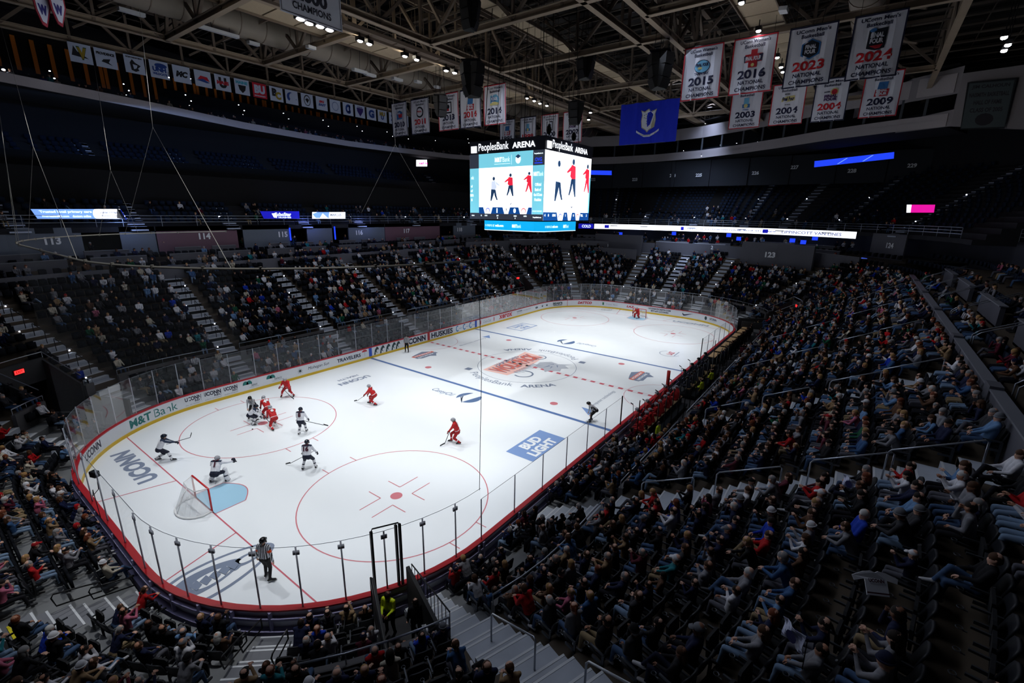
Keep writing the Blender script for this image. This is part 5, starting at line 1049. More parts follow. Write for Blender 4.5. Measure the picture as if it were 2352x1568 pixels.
mb=MB(); n_=len(oc)
for i in range(n_):
    a=np.array(oc[i])*1.004;b=np.array(oc[(i+1)%n_])*1.004; mb.quad((a[0],a[1],RZ0+.04),(b[0],b[1],RZ0+.04),(b[0],b[1],RZ1),(a[0],a[1],RZ1),8); mb.quad((a[0]*1.002,a[1]*1.002,RZ0+.02),(b[0]*1.002,b[1]*1.002,RZ0+.02),(b[0]*1.002,b[1]*1.002,RZ0+.07),(a[0]*1.002,a[1]*1.002,RZ0+.07),6)
def ringt(t,n,u,x0,w,h=.2,b=.03):
    n=np.array(n,float);u=np.array(u,float); text(mb,t,lambda x,y:tuple(n*(RH*1.012)+u*(x0+x)+np.array((0,0,RZ0+.42+y))),w=w,h=h,mi=6,bold=b)
for n,u in (((-1,0,0),(0,-1,0)),((0,-1,0),(1,0,0)),((1,0,0),(0,1,0)),((0,1,0),(-1,0,0))):
    ringt('n more at',n,u,-1.95,.95,.2,.0); ringt('mtb.com',n,u,-.95,.85,.2,.06); ringt('M&T',n,u,.55,.42,.26,.06); ringt('Bank',n,u,1.0,.45,.26,0)
ringt('Learn more at mtb.com',(0,-1,0),(1,0,0),-1.9,.1,.01)
mb.build('led_ring',LED,vc)
mb=MB()
for a in(-1,1):
    for b in(-1,1):
        mb.tube([(a*2.8,b*2.8,Z1+.9),(a*2.2,b*2.2,31.5)],.03,5); mb.tube([(a*1.2,b*2.8,Z1+.9),(a*1.1,b*2.2,31.5)],.02,4); mb.tube([(a*2.4,b*2.4,Z0),(a*2.4,b*2.4,RZ1)],.06,6)
for a in (-1.9,1.9): mb.ell((a,-2.8,Z1+1.6),(.2,.2,.34),8,6)
mb.build('suspension_cable',RAILB,vc)
# thin vertical cable drops around the cube
mb=MB()
for i in range(10): mb.tube([(-2+i*.55,1.5-.2*i,Z1+.9),(-2+i*.55,1.5-.2*i,31)],.015,4)
mb.build('power_cable',RAILB,vc)
# ---------------- ribbon boards
E_RW=emis('ribbon_white',(240,243,255),2.2); E_RT=emis('ribbon_ink',(96,104,150),1.1); E_MG=emis('led_magenta',(214,20,150),1.2); E_B2=emis('led_blue_deep',(20,20,160),1.1); E_LT=emis('led_powder',(110,150,220),1.3); E_GW=emis('led_grey_ink',(110,120,140),.9)
RBM=[E_RW,E_RT,E_MG,E_B2,E_LT,E_GW,E_TX,E_BL]
frame_m=mat('board_frame',(14,16,24),.6)
def panel(name,lab,corners,bg,items=(),cat='video board',group=None,extra=None):
    """corners: TL,TR,BR,BL points"""
    q=[np.array(c,float) for c in corners]; c=sum(q)/4; o=empty(name,tuple(c),0,lab,cat,group)
    n=np.cross(q[1]-q[0],q[3]-q[0]); n/=np.linalg.norm(n)
    if np.dot(n,np.array((0,0,0.))-c)<0: n=-n
    mb=MB(); mb.prism([tuple(p-c-n*.02) for p in q],tuple(-n*.25)); mb.build('board_frame',frame_m,o)
    mb=MB(); G=lambda a,b,l=0: tuple(((q[0]*(1-a)+q[1]*a)*(1-b)+(q[3]*(1-a)+q[2]*a)*b)-c+n*(.01+.008*l))
    mb.poly([G(0,0),G(1,0),G(1,1),G(0,1)],bg)
    if extra: extra(mb,G)
    for (t,a,b,w,h,m_) in items: text(mb,t,lambda x,y:G(a+x,b-y,3),w=w,h=h,mi=m_,bold=.04)
    mb.build('led_face',RBM,o); return o
def quadfar(u0,v0,u1,v1,y): return [ray_at(u0,v0,y=y),ray_at(u1,v0,y=y),ray_at(u1,v1,y=y),ray_at(u0,v1,y=y)]
YF=31.0
def trap(u0,u1,u2,u3,v0,v1,y): return [ray_at(u0,v0,y=y),ray_at(u1,v0,y=y),ray_at(u2,v1,y=y),ray_at(u3,v1,y=y)]
def pc(mb,G): mb.poly([G(.7+.0+(.04*math.cos(t)),.5+.5*math.sin(t),1) for t in np.arange(1.6,4.7,.3)]+[G(1,0,1)][:0],0); mb.poly([G(.7,0,1),G(1,0,1),G(1,1,1),G(.7,1,1)],0)
panel('ribbon_board','wide pale blue LED board reading Trusted local primary care, far left',trap(70,276,276,86,480,502,YF),4,[('Trusted local primary care',.36,.3,.58,.32,6),('ProHealthMD.com',.22,.74,.3,.2,6),('doctors online',.52,.74,.22,.24,6),('a member of ProHealth',.86,.35,.22,.22,5),('Physicians Group',.86,.7,.2,.22,5)],extra=pc)
panel('side_wing','blue lit slanted wing at the right end of the primary care board',[ray_at(277,481,y=YF),ray_at(290,503,y=YF-1),ray_at(290,504,y=YF-1),ray_at(277,502,y=YF)],7,cat='light panel')
panel('ribbon_board','deep blue LED board with white lettering over the far concourse',trap(597,687,688,606,485,502,YF),3,[('EchoStar',.56,.42,.42,.5,6),('HUGHES',.58,.84,.35,.2,6)],extra=lambda mb,G: mb.poly([G(.26,.3,2),G(.36,.25,2),G(.37,.9,2),G(.28,.85,2)],6))
panel('ribbon_board','white and blue LED board with arches and grey lettering, far concourse',trap(717,793,793,717,487,502,YF),0,[('MARCUS',.7,.42,.34,.42,5)],extra=lambda mb,G: mb.poly([G(0,.3,2),G(.14,0,2),G(.5,0,2),G(.48,1,2),G(.3,.2,2),G(.22,.9,2),G(.1,.9,2)],4))
panel('ribbon_board','small white LED board with an ampersand, right of the far concourse',trap(958,1022,1022,965,489,502,YF+4),0,[('V&I',.3,.5,.22,.7,5)])
panel('ribbon_board','white and magenta LED board on the dark rear wall of the far side',quadfar(956,367,1035,382,44),0,[('call now',.25,.5,.35,.4,2),('Quest',.72,.5,.26,.5,0)],extra=lambda mb,G: mb.poly([G(.5,0,1),G(1,0,1),G(1,1,1),G(.5,1,1)],2))
# end ribbon
XR=50.6
def on_cont(u,v,d):
    dr=_F+_R2*(u-1176)/FPX+_U2*(784-v)/FPX; best=None
    for t in np.arange(START['arc1'],START['far'],.1):
        p=PN(t,d); a=abs(math.atan2(p[1]-CAM[1],p[0]-CAM[0])-math.atan2(dr[1],dr[0]))
        if best is None or a<best[0]: best=(a,t)
    return best[1]
def ribbon_ring(t0,t1,lab,bg,items,marks=()):
    o=empty('ribbon_board',(0,0,0),0,lab,'video board'); mb=MB(); ts=ring_ts(t0,t1,1.2); sweep(mb,ts,[(17.9,11.05),(18.05,11.05),(18.05,12.0),(17.9,12.0)]); mb.build('board_frame',frame_m,o)
    mb=MB()
    for a,b in zip(ts,ts[1:]): p,q=PN(a,17.88),PN(b,17.88); mb.quad((p[0],p[1],11.1),(q[0],q[1],11.1),(q[0],q[1],11.95),(p[0],p[1],11.95),bg)
    for (t_,tc,w,h,m_) in items:
        n_,_q=seg_of(tc); k=(RR+17.8)/R0 if n_.startswith('arc') else 1.0
        text(mb,t_,lambda x,y:(*PN(tc-x/k,17.85)[:2],11.52+y),w=w,h=h,mi=m_,bold=.03)
    for a in marks: sweep(mb,[a-.25,a+.25],[(17.84,11.25),(17.86,11.25),(17.86,11.8),(17.84,11.8)],3)
    mb.build('led_face',RBM,o)
tL,tR=on_cont(1365,515,17.9),on_cont(1967,540,17.9); tB=on_cont(1329,515,17.9)
rl=lambda u:on_cont(u,530,17.9)
ribbon_ring(tR,tL,'very long glowing white LED ribbon with faint lettering across the far end',0,[('LIPPINCOTT VAN LINES',rl(1865),8.6,.42,1),('Lippincott Van Lines moving and storage',rl(1655),10.5,.3,1)],(rl(1394),rl(1567),rl(1758)))
ribbon_ring(tL+.1,tB,'short royal blue LED ribbon at the left end of the long white one',3,[('COLD',(tL+tB)/2,1.6,.5,6)])
panel('ribbon_board','short blue LED strip on the dark upper wall right of the video cube',[ray_at(1354,391,x=53.7),ray_at(1405,392,x=53.7),ray_at(1405,402,x=53.7),ray_at(1354,401,x=53.7)],7)
panel('ribbon_board','long blue LED strip under the suites at upper right',[ray_at(1871,370,x=50),ray_at(2054,349,x=50),ray_at(2053,364,x=50),ray_at(1870,384,x=50)],7,extra=lambda mb,G:[mb.poly([G(a,.9,1),G(a+.12,.1,1),G(a+.14,.1,1),G(a+.02,.9,1)],4) for a in (.3,.62)])
panel('ribbon_board','small white and magenta LED board in the dark at right',[ray_at(2083,470,x=36),ray_at(2148,470,x=36),ray_at(2145,488,x=36),ray_at(2082,488,x=36)],2,extra=lambda mb,G: mb.poly([G(0,0,1),G(.17,0,1),G(.15,1,1),G(0,1,1)],0))
for k,(u,v0,v1) in enumerate(((665,523,552),(768,520,550))):
    p=ray_at(u,v0,y=30.9);q_=ray_at(u+1,v1,y=30.9); mb=MB(); mb.box(p[0]-.07,p[0]+.07,30.85,30.95,q_[2],p[2]); tag(mb.build('blue_light_strip',E_BL),f'upright blue light strip in the far concourse, {"left" if k==0 else "right"} of the pair','light strip','blue light strips')
# few small blue glows at the end concourse
for k,(u,v) in enumerate(((1548,536),(1674,540),(1697,548),(1820,552),(1845,556),(1872,547),(1425,537))):
    p=ray_at(u,v,x=50 if u<1780 else 46); mb=MB(); mb.box(-.05,.05,-.35,.35,-.28,.28); o=mb.build('glowing_screen',[E_BL],loc=tuple(p)); mb=MB(); mb.box(.05,.1,-.4,.4,-.33,.33); mb.build('screen_back',frame_m,o); tag(o,f'small blue glowing screen under the long white ribbon, {ORD[k]}','screen','small blue screens of the end concourse')
mb=MB(); p=ray_at(1978,593,x=40);q_=ray_at(2045,604,x=40); mb.beam(tuple(p),tuple(q_),.15,.22); tag(mb.build('blue_light_strip',emis('led_slate_blue',(60,84,190),.9)),'pale blue glowing ledge above the near right crowd','light strip')
# coloured fill lights added to brighten the concourse
for (x,y,z,e,c) in ((-20,29.5,12.6,25,(.35,.5,1)),(-2,29.8,12.3,25,(.2,.3,1)),(6,29.8,12.3,20,(.3,.4,1)),(49,0,10.6,60,(.5,.6,1)),(49,-14,10.6,60,(.4,.5,1)),(50,12,10.6,50,(.4,.5,1))):
    d=bpy.data.lights.new('concourse_fill','POINT'); d.energy=e*4; d.color=c; d.shadow_soft_size=.4; o=bpy.data.objects.new('concourse_fill',d); COL.objects.link(o); o.location=(x,y,z)
# ---------------- protective net with its hanging track
NZ=12.15
nts=ring_ts(START['far']+CX+19.0,PER,2.0)
net_pts=[PN(t,.0) for t in nts]
o=empty('safety_net',(0,0,0),0,'tall sheer protective net hung from a curved track behind the near goal','net')
mb=MB(); mb.tube([(p[0],p[1],NZ) for p in net_pts],.032,6); 
for p in net_pts[::2]: mb.cbox((p[0],p[1],NZ),(.07,.07,.12))
mb.build('track',mat('track_metal',(140,136,128),.4,.5),o)
mb=MB()
for a,b,ta in zip(net_pts,net_pts[1:],nts): mb.quad((a[0],a[1],3.4),(b[0],b[1],3.4),(b[0],b[1],NZ),(a[0],a[1],NZ))
mb.build('netting',netmat('net_mesh',(120,122,128),.055),o)
mb=MB(); mb.tube([(net_pts[-1][0],net_pts[-1][1],NZ),(net_pts[-1][0]+.15,net_pts[-1][1],8),(net_pts[-1][0],net_pts[-1][1],3.3)],.015,4); mb.build('net_edge',mat('net_edge',(90,92,98),.7),o)
mb=MB()
def bridle(top,tip,ends):
    mb.tube([top,tip],.009,4)
    for e in ends: mb.tube([tip,e],.008,4)
def trk(u,v):
    best=None
    for p in net_pts:
        a,b,w=project((p[0],p[1],NZ)); dd=abs(a[0]-u)+abs(b[0]-v)*2
        if best is None or dd<best[0]: best=(dd,(p[0],p[1],NZ))
    return best[1]
RA=lambda u,v,z:tuple(ray_at(u,v,z=z))
bridle(RA(318,3,29),RA(351,292,17.0),[trk(528,600),trk(300,545)])
bridle(RA(2,60,27),RA(76,335,16.2),[trk(186,592),trk(60,550)])
bridle(RA(217,150,27),RA(254,391,15.2),[trk(230,540),trk(310,545)])
bridle(RA(-5,230,24),RA(14,372,15),[trk(60,560),trk(25,555)])
q_=ray_at(908,332,y=15); bridle((q_[0],15,30),tuple(q_),[tuple(ray_at(830,489,y=15)),tuple(ray_at(990,476,y=15))])
mb.build('hanging_cable',mat('cable_grey',(150,146,138),.5),o)
# ---------------------------------------------------------------- figures
def nrm(v): v=np.array(v,float); return v/(np.linalg.norm(v)+1e-9)
def ik(a,c,l1,l2,pole):
    a=np.array(a,float);c=np.array(c,float);v=c-a;L=np.linalg.norm(v); mx=(l1+l2)*.995
    if L>mx: c=a+v/L*mx; v=c-a; L=mx
    x=(l1*l1-l2*l2+L*L)/(2*L); h=math.sqrt(max(l1*l1-x*x,0)); u=v/L; p=np.array(pole,float); p=p-u*np.dot(p,u); p=nrm(p)
    return a+u*x+p*h,c
def pose(pel=(0,0,.95),lean=(0,0,1),feet=((-.12,0,.09),(.12,0,.09)),toes=None,hands=((-.3,.1,.85),(.3,.1,.85)),look=(0,1,0),headup=None,H=1.0,twist=0,kpole=(0,1,.25),epole=((-.55,-.5,-1),(.55,-.5,-1)),torso=.47,kp2=None):
    """body faces +Y, its right hand at +X; all in metres before the scale H"""
    J={}; pel=np.array(pel,float); up=nrm(lean); J['pel']=pel
    side=nrm(np.cross((0,1,0),up)) if abs(up[1])<.98 else np.array((1,0,0.)); side=np.array((1,0,0.)) if np.linalg.norm(side)<.1 else side
    side=side if side[0]>0 else -side
    c,s=math.cos(twist),math.sin(twist); sh=np.array((side[0]*c-side[1]*s,side[0]*s+side[1]*c,side[2]))
    J['che']=pel+up*torso*.62; J['sho']=pel+up*torso; J['nek']=J['sho']+up*.07; hu=nrm(headup if headup is not None else (up*.5+np.array((0,0,.5)))); J['hu']=hu
    J['hed']=J['nek']+hu*.125+nrm(look)*.02; J['look']=nrm(look)
    J['s']=[J['sho']-sh*.185,J['sho']+sh*.185]; J['h']=[pel-side*.09-up*.02,pel+side*.09-up*.02]; J['k']=[];J['a']=[];J['t']=[];J['e']=[];J['w']=[]
    for i in (0,1):
        f=np.array(feet[i],float); kp=kpole if kp2 is None else kp2[i]; k,a=ik(J['h'][i],f,.44,.42,kp); J['k'].append(k);J['a'].append(a)
        td=nrm(toes[i]) if toes else np.array((0,1,0)); J['t'].append(a+td*.17+np.array((0,0,-.045)))
        e,w=ik(J['s'][i],hands[i],.29,.26,epole[i]); J['e'].append(e);J['w'].append(w)
    J['side']=side;J['up']=up; return J
# regions: 0 skin 1 top 2 trousers 3 shoes 4 socks/lower legs 5 gloves 6 dark features 7 accent
def prims(J,bulk=1.0,gloves=False,female=False,short=False):
    P=[]; A=lambda a,b,ra,rb,m: P.append((np.array(a,float),np.array(b,float),ra,rb,m))
    pel,che,sho,nek,hed=J['pel'],J['che'],J['sho'],J['nek'],J['hed']; sd=J['side']; b=bulk
    fw=nrm(np.cross(J['up'],sd))
    for s in(-1,1):
        A(pel+sd*.06*s+J['up']*.03,che+sd*.07*s,.118*b,.122*b,1); A(che+sd*.075*s,sho+sd*.07*s*1.1-J['up']*.05,.122*b,.1*b,1)
        A(pel+sd*.075*s-J['up']*.05,pel+sd*.06*s,.125*b,.12*b,2)
    A(J['s'][0]*.8+J['s'][1]*.2,J['s'][1]*.8+J['s'][0]*.2,.082*b,.082*b,1)
    A(sho,nek+J['hu']*.02,.062,.056,0); lk=J['look']
    A(hed-J['hu']*.035+lk*.012,hed+J['hu']*.04-lk*.012,.082,.092,0); A(hed-J['hu']*.075+lk*.045,hed-J['hu']*.03+lk*.05,.045,.056,0)
    A(hed+lk*.088-J['hu']*.028,hed+lk*.086+J['hu']*.012,.017,.010,0)
    es=nrm(np.cross(lk,J['hu']))
    for s in(-1,1): A(hed+es*.088*s-J['hu']*.025,hed+es*.09*s+J['hu']*.015,.018,.02,0)
    for i in(0,1):
        A(J['s'][i],J['e'][i],.066*b,.052*b,1); A(J['e'][i],J['w'][i],.051*b if not short else .042,.037*b if not short else .03,1 if not short else 0)
        A(J['h'][i],J['k'][i],.098*b,.068*b,2); A(J['k'][i],J['a'][i],.066*b,.045*b,2 if not gloves else 4); A(J['a'][i]+(0,0,0),J['t'][i],.05,.042,3); A(J['a'][i]-(J['t'][i]-J['a'][i])*.3-np.array((0,0,.03)),J['a'][i],.042,.05,3)
        hd=nrm(J['w'][i]-J['e'][i]); r=.038 if not gloves else .062; A(J['w'][i]+hd*.03,J['w'][i]+hd*.075,r*.85,r*.9,0 if not gloves else 5)
    return P
def hand_bits(mb,J,i,m_,gl=False,curl=.9):
    w,e=J['w'][i],J['e'][i]; d=nrm(w-e); pn=nrm(np.cross(d,(0,0,1)) if abs(d[2])<.9 else np.cross(d,(1,0,0))); sd=pn if i==1 else -pn; dn=nrm(np.cross(pn,d)); dn=dn if dn[2]<0 else -dn
    k=1.0 if not gl else 1.5; base=w+d*.085*k
    for q,(off,L) in enumerate(((-.027,.036),(-.009,.042),(.010,.040),(.027,.032))):
        a=base+pn*off*k*.9; b=a+(d*.9+dn*.45)*L*k; c=b+(d*(1-curl)+dn*curl)*L*.9*k
        mb.capsule(a,b,.0095*k,.0088*k,5,m_,1); mb.capsule(b,c,.0088*k,.0075*k,5,m_,1)
    t0=w+d*.03*k-pn*.03*k*(1 if i==0 else 1)+dn*.005; t1=t0+(d*.7-pn*.6+dn*.35)*.04*k; mb.capsule(t0,t1,.011*k,.01*k,5,m_,1); mb.capsule(t1,t1+(d*.85+dn*.4)*.03*k,.01*k,.008*k,5,m_,1)
def skin_mesh(name,P,mats,voxel=.02,extra=None,rest=None,smooth=3,fold=.004,J=None,face=True,gl=False,fingers=True):
    mb=MB()
    for a,b,ra,rb,m in P: mb.capsule(a,b,ra,rb,12,0,4)
    me=mb.mesh('tmp',[]); ob=bpy.data.objects.new('tmp',me); COL.objects.link(ob)
    md=ob.modifiers.new('r','REMESH'); md.mode='VOXEL'; md.voxel_size=voxel; md2=ob.modifiers.new('s','SMOOTH'); md2.iterations=smooth; md2.factor=.5
    dg=bpy.context.evaluated_depsgraph_get(); dg.update(); ev=ob.evaluated_get(dg); m2=bpy.data.meshes.new_from_object(ev)
    nv=len(m2.vertices); co=np.zeros(nv*3); m2.vertices.foreach_get('co',co); co=co.reshape(-1,3)
    fs=[tuple(p.vertices) for p in m2.polygons]; fc=np.array([co[list(f)].mean(0) for f in fs])
    bpy.data.objects.remove(ob); bpy.data.meshes.remove(me); bpy.data.meshes.remove(m2)
    def near(pts):
        D=np.zeros((len(pts),len(P)))
        for k,(a,b,ra,rb,m) in enumerate(P):
            v=b-a; L=np.dot(v,v)+1e-9; t=np.clip((pts-a)@v/L,0,1); D[:,k]=np.linalg.norm(pts-(a+t[:,None]*v),axis=1)-(ra+(rb-ra)*t)
        return D.argmin(1)
    reg=np.array([p[4] for p in P])[near(fc)]; 
    vr=np.array([p[4] for p in P])[near(co)]
    if fold:
        q=co*1.0; n_=np.sin(q[:,0]*61+q[:,2]*37)+np.sin(q[:,1]*53-q[:,2]*71+1)+np.sin((q[:,0]+q[:,1])*97+q[:,2]*29); co=co+np.where(((vr==1)|(vr==2)|(vr==4))[:,None],fold*n_[:,None]*nrm_rows(co-co.mean(0))*.4,0)
    if rest is not None: reg=rest(fc,reg)
    out=MB(); out.v=[tuple(c) for c in co]; out.n=nv; out.f=fs; out.mi=[int(r) for r in reg]
    if J is not None and fingers: 
        for i in(0,1): hand_bits(out,J,i,5 if gl else 0,gl)
    if J is not None and face:
        h,lk,hu=J['hed'],J['look'],J['hu']; es=nrm(np.cross(lk,hu))
        for s in(-1,1): out.ell(h+lk*.083+es*.031*s+hu*.012,(.011,.011,.007),6,4,6); c=h+lk*.088+es*.033*s+hu*.03; out.capsule(c-es*.015,c+es*.015,.004,.004,4,6,1)
        c=h+lk*.088-hu*.052; out.capsule(c-es*.018,c+es*.018,.0045,.0045,4,7 if len(mats)>7 else 6,1)
    if extra: extra(out)
    return out.mesh(name,mats,True)
def nrm_rows(a): return a/(np.linalg.norm(a,axis=1)[:,None]+1e-9)
# ---------------------------------------------------------------- spectator kit
SKINS=[mat('skin_fair',(205,160,138),.55),mat('skin_tan',(176,126,100),.55),mat('skin_brown',(120,80,60),.55)]
TOPC={'black':(20,20,24),'navy':(24,30,58),'charcoal':(52,52,56),'grey':(122,122,128),'white':(206,206,212),'red':(170,26,30),'light blue':(96,130,170),'denim blue':(52,84,126),'brown':(88,62,46),'tan':(142,116,86),'green':(26,84,58),'pink':(176,96,120),'royal blue':(30,60,170),'maroon':(84,30,44),'cream':(180,172,156),'teal':(34,110,120)}
TOPW=[('black',.24),('navy',.19),('charcoal',.12),('grey',.11),('white',.085),('red',.035),('light blue',.03),('denim blue',.03),('brown',.035),('tan',.03),('green',.02),('pink',.015),('royal blue',.02),('maroon',.02),('cream',.02),('teal',.01)]
LEGC={'blue jeans':(62,84,116),'pale jeans':(112,134,160),'dark trousers':(22,22,28),'grey trousers':(84,84,92),'khaki trousers':(136,118,90),'navy trousers':(26,30,48)}
LEGW=[('blue jeans',.32),('pale jeans',.16),('dark trousers',.3),('grey trousers',.1),('khaki trousers',.07),('navy trousers',.05)]
HAIRC={'dark':(30,22,18),'brown':(72,48,32),'fair':(160,124,80),'grey':(136,134,134),'white':(190,188,186),'auburn':(110,56,34)}
HATC={'white':(208,208,212),'navy':(24,28,54),'black':(18,18,20),'grey':(110,112,118),'red':(160,28,34)}
def cm(pfx,d,k,r=.85): return mat(pfx+k.replace(' ','_'),d[k],r,0,.2,noise=.1,nscale=14)
def pick(W):
    r=random.random()*sum(w for _,w in W); 
    for k,w in W:
        r-=w
        if r<=0: return k
    return W[-1][0]
SHOE=mat('shoe_dark',(34,34,38),.6); SHOEW=mat('shoe_white',(180,180,184),.6); EYE=mat('feature_dark',(30,20,20),.5)
base_mats=[SKINS[0],cm('top_',TOPC,'black'),cm('leg_',LEGC,'blue jeans'),SHOE,SHOE,SHOE,EYE]
SEATZ=.47
def seated(lean,hands,look=(0,1,-.25),feet=None,twist=0,spread=.13,pelz=SEATZ+.1,y0=0.0,kp=None):
    f=feet or ((-spread,.50,.09),(spread,.50,.09))
    return pose(pel=(0,y0,pelz),lean=lean,feet=f,hands=hands,look=look,twist=twist,kpole=(0,.3,1),kp2=kp)
SPOSE=[('leaning back with hands on the lap',seated((0,-.22,1),((-.06,.3,.68),(.07,.28,.70)))),
 ('with arms folded',seated((0,-.15,1),((.12,.2,.9),(-.12,.22,.86)))),
 ('leaning forward with elbows on knees',seated((0,.45,1),((-.05,.55,.72),(.06,.56,.70)),look=(0,1,-.1))),
 ('holding a phone',seated((0,-.05,1),((-.05,.32,.92),(.06,.31,.90)),look=(0,1,-.6))),
 ('with one hand at the chin',seated((0,.12,1),((-.05,.28,.68),(.05,.24,1.12)),look=(.25,1,-.2))),
 ('turned a little aside',seated((.1,-.12,1),((-.2,.25,.72),(.05,.32,.72)),look=(-.8,1,-.15),twist=.3)),
 ('clapping',seated((0,.02,1),((-.03,.36,1.02),(.03,.36,1.02)))),
 ('with crossed legs',seated((0,-.2,1),((-.12,.28,.7),(.12,.3,.74)),feet=((-.13,.48,.09),(-.12,.62,.42)),kp=((0,.3,1),(.3,.2,1))))]
BODY=[]
for i,(d,J) in enumerate(SPOSE):
    for fem in (0,1):
        me=skin_mesh('seated_person',prims(J,1.0 if not fem else .88),base_mats,.021,J=J); BODY.append((me,d,J,fem))
def hair_short(mats):
    mb=MB(); mb.ell((0,-.01,.02),(.098,.106,.108),12,7,z0=-.02,z1=.999); mb.ell((0,-.034,-.008),(.097,.082,.095),12,7,z0=-.8,z1=.9); return mb.mesh('hair',mats,True)
def hair_long(mats):
    mb=MB(); mb.ell((0,-.012,.022),(.1,.108,.108),12,7,z0=-.05,z1=.999); mb.ell((0,-.055,-.08),(.1,.07,.18),12,8,z0=-.99,z1=.9); mb.capsule((-.075,.0,.0),(-.08,-.01,-.16),.03,.028,6); mb.capsule((.075,.0,.0),(.08,-.01,-.16),.03,.028,6); return mb.mesh('hair',mats,True)
def hair_bun(mats):
    mb=MB(); mb.ell((0,-.012,.022),(.096,.104,.105),12,7,z0=-.05,z1=.999); mb.ell((0,-.04,-.01),(.088,.07,.085),12,7,z0=-.75,z1=.9); mb.capsule((0,-.1,.03),(0,-.15,-.1),.035,.02,7); return mb.mesh('hair',mats,True)
def capm(mats):
    mb=MB(); mb.ell((0,-.005,.028),(.1,.108,.098),14,6,z0=.02,z1=.999); mb.prism([(-.07,.09,.045),(.07,.09,.045),(.055,.165,.035),(0,.185,.03),(-.055,.165,.035)],(0,0,.01)); mb.ell((0,-.04,-.01),(.086,.072,.08),10,5,z0=-.7,z1=.6,mi=1); return mb.mesh('cap',mats,True)
def beanie(mats):
    mb=MB(); mb.ell((0,-.01,.02),(.102,.11,.125),14,7,z0=.0,z1=.999); mb.tube([(.103*math.cos(a),.111*math.sin(a)-.01,.02) for a in np.arange(0,6.2,.5)],.018,6,closed=True); mb.ell((0,-.045,-.02),(.084,.07,.08),10,5,z0=-.7,z1=.6,mi=1); return mb.mesh('knit_hat',mats,True)
H0=[cm('hair_',HAIRC,'dark',.7)]; HAIRM=[('short',hair_short(H0)),('long',hair_long(H0)),('tied',hair_bun(H0))]; CAPME=capm([cm('hat_',HATC,'navy'),H0[0]]); BEAN=beanie([cm('hat_',HATC,'grey'),H0[0]])
HAIRM=dict(HAIRM)
def setmat(o,i,m): o.material_slots[i].link='OBJECT'; o.material_slots[i].material=m
def person(x,y,z,rz,top,leg,skin,hairk,hairc,hat=None,body=None,s=1.0,label='',group=None,shoe=None):
    me,d,J,fem=body; o=link('person',me); o.location=(x,y,z); o.rotation_euler=(0,0,rz); o.scale=(s,s,s)
    setmat(o,0,SKINS[skin]); setmat(o,1,cm('top_',TOPC,top)); setmat(o,2,cm('leg_',LEGC,leg)); setmat(o,3,shoe or SHOE)
    if J['look'] is not None: head_add(o,J,hairk,hairc,hat)
    return tag(o,label,'person',group)
def head_add(o,J,hairk,hairc,hat):
    if hat: h=link('cap' if hat[0]=='cap' else 'knit_hat',CAPME if hat[0]=='cap' else BEAN,o); setmat(h,0,cm('hat_',HATC,hat[1])); setmat(h,1,cm('hair_',HAIRC,hairc,.7))
    else: h=link('hair',HAIRM[hairk],o); setmat(h,0,cm('hair_',HAIRC,hairc,.7))
    h.location=tuple(J['hed']); lk=J['look']; h.rotation_euler=(math.asin(max(-1,min(1,lk[2])))*.7,0,math.atan2(-lk[0],lk[1]))
    return h
# ---------------------------------------------------------------- seats
SB_=mat('seat_black',(24,26,32),.55,noise=.06); SB2=mat('seat_pad',(20,21,25),.7); SM_=mat('seat_metal',(70,74,80),.4,.5)
def seat_meshes():
    mb=MB(); # curved backrest
    n=6; F=[];B=[]
    for j,(z,yb) in enumerate(((.46,-.20),(.62,-.245),(.78,-.285),(.88,-.31),(.92,-.325))):
        w=.235 if j<3 else (.215 if j==3 else .15)
        for i in range(n+1): x=-w+2*w*i/n; k=.03*(x/.235)**2; F.append((x,yb+k,z)); B.append((x,yb+k-.04,z))
    vs=F+B; m=len(F); fs=[]
    for j in range(4):
        for i in range(n): a=j*(n+1)+i; fs+= [(a,a+1,a+n+2,a+n+1),(m+a+n+1,m+a+n+2,m+a+1,m+a)]
    for j in range(4):
        a=j*(n+1); fs.append((a+n+1,m+a+n+1,m+a,a)); a+=n; fs.append((a,m+a,m+a+n+1,a+n+1))
    for i in range(n): fs.append((i,m+i,m+i+1,i+1)); a=4*(n+1)+i; fs.append((a+1,m+a+1,m+a,a))
    mb.add(vs,fs); back=mb.mesh('backrest',SB_,True)
    mb=MB(); mb.prism([(-.22,-.2,.42),(.22,-.2,.42),(.22,.2,.44),(.17,.24,.44),(-.17,.24,.44),(-.22,.2,.44)],(0,0,.05)); down=mb.mesh('seat_pan',SB2)
    mb=MB(); mb.prism([(-.22,-.16,.44),(.22,-.16,.44),(.22,-.12,.82),(.16,-.115,.86),(-.16,-.115,.86),(-.22,-.12,.82)],(0,.05,0)); up=mb.mesh('seat_pan',SB2)
    mb=MB(); mb.box(-.27,-.235,-.24,.14,.62,.66); mb.box(-.27,-.24,-.26,-.2,0,.64); mb.box(-.27,-.24,-.26,.06,.36,.42); arm=mb.mesh('arm_frame',SM_)
    mb=MB(); mb.tube([(-.25,.15,.52),(-.25,.21,.52)],.012,5); mb.tube([(-.25+.045*math.cos(a),.25+.045*math.sin(a),.55) for a in np.arange(0,6.2,.7)],.009,5,closed=True); cup=mb.mesh('cup_holder',SM_)
    return back,down,up,arm,cup
S_BACK,S_DOWN,S_UP,S_ARM,S_CUP=seat_meshes()
def seat_obj(x,y,z,rz,folded,label,group,port):
    o=empty('stadium_seat',(x,y,z),rz,label,'seat',group)
    link('backrest',S_BACK,o); link('seat_pan',S_UP if folded else S_DOWN,o); link('arm_frame',S_ARM,o)
    if not port: link('cup_holder',S_CUP,o)
    return o
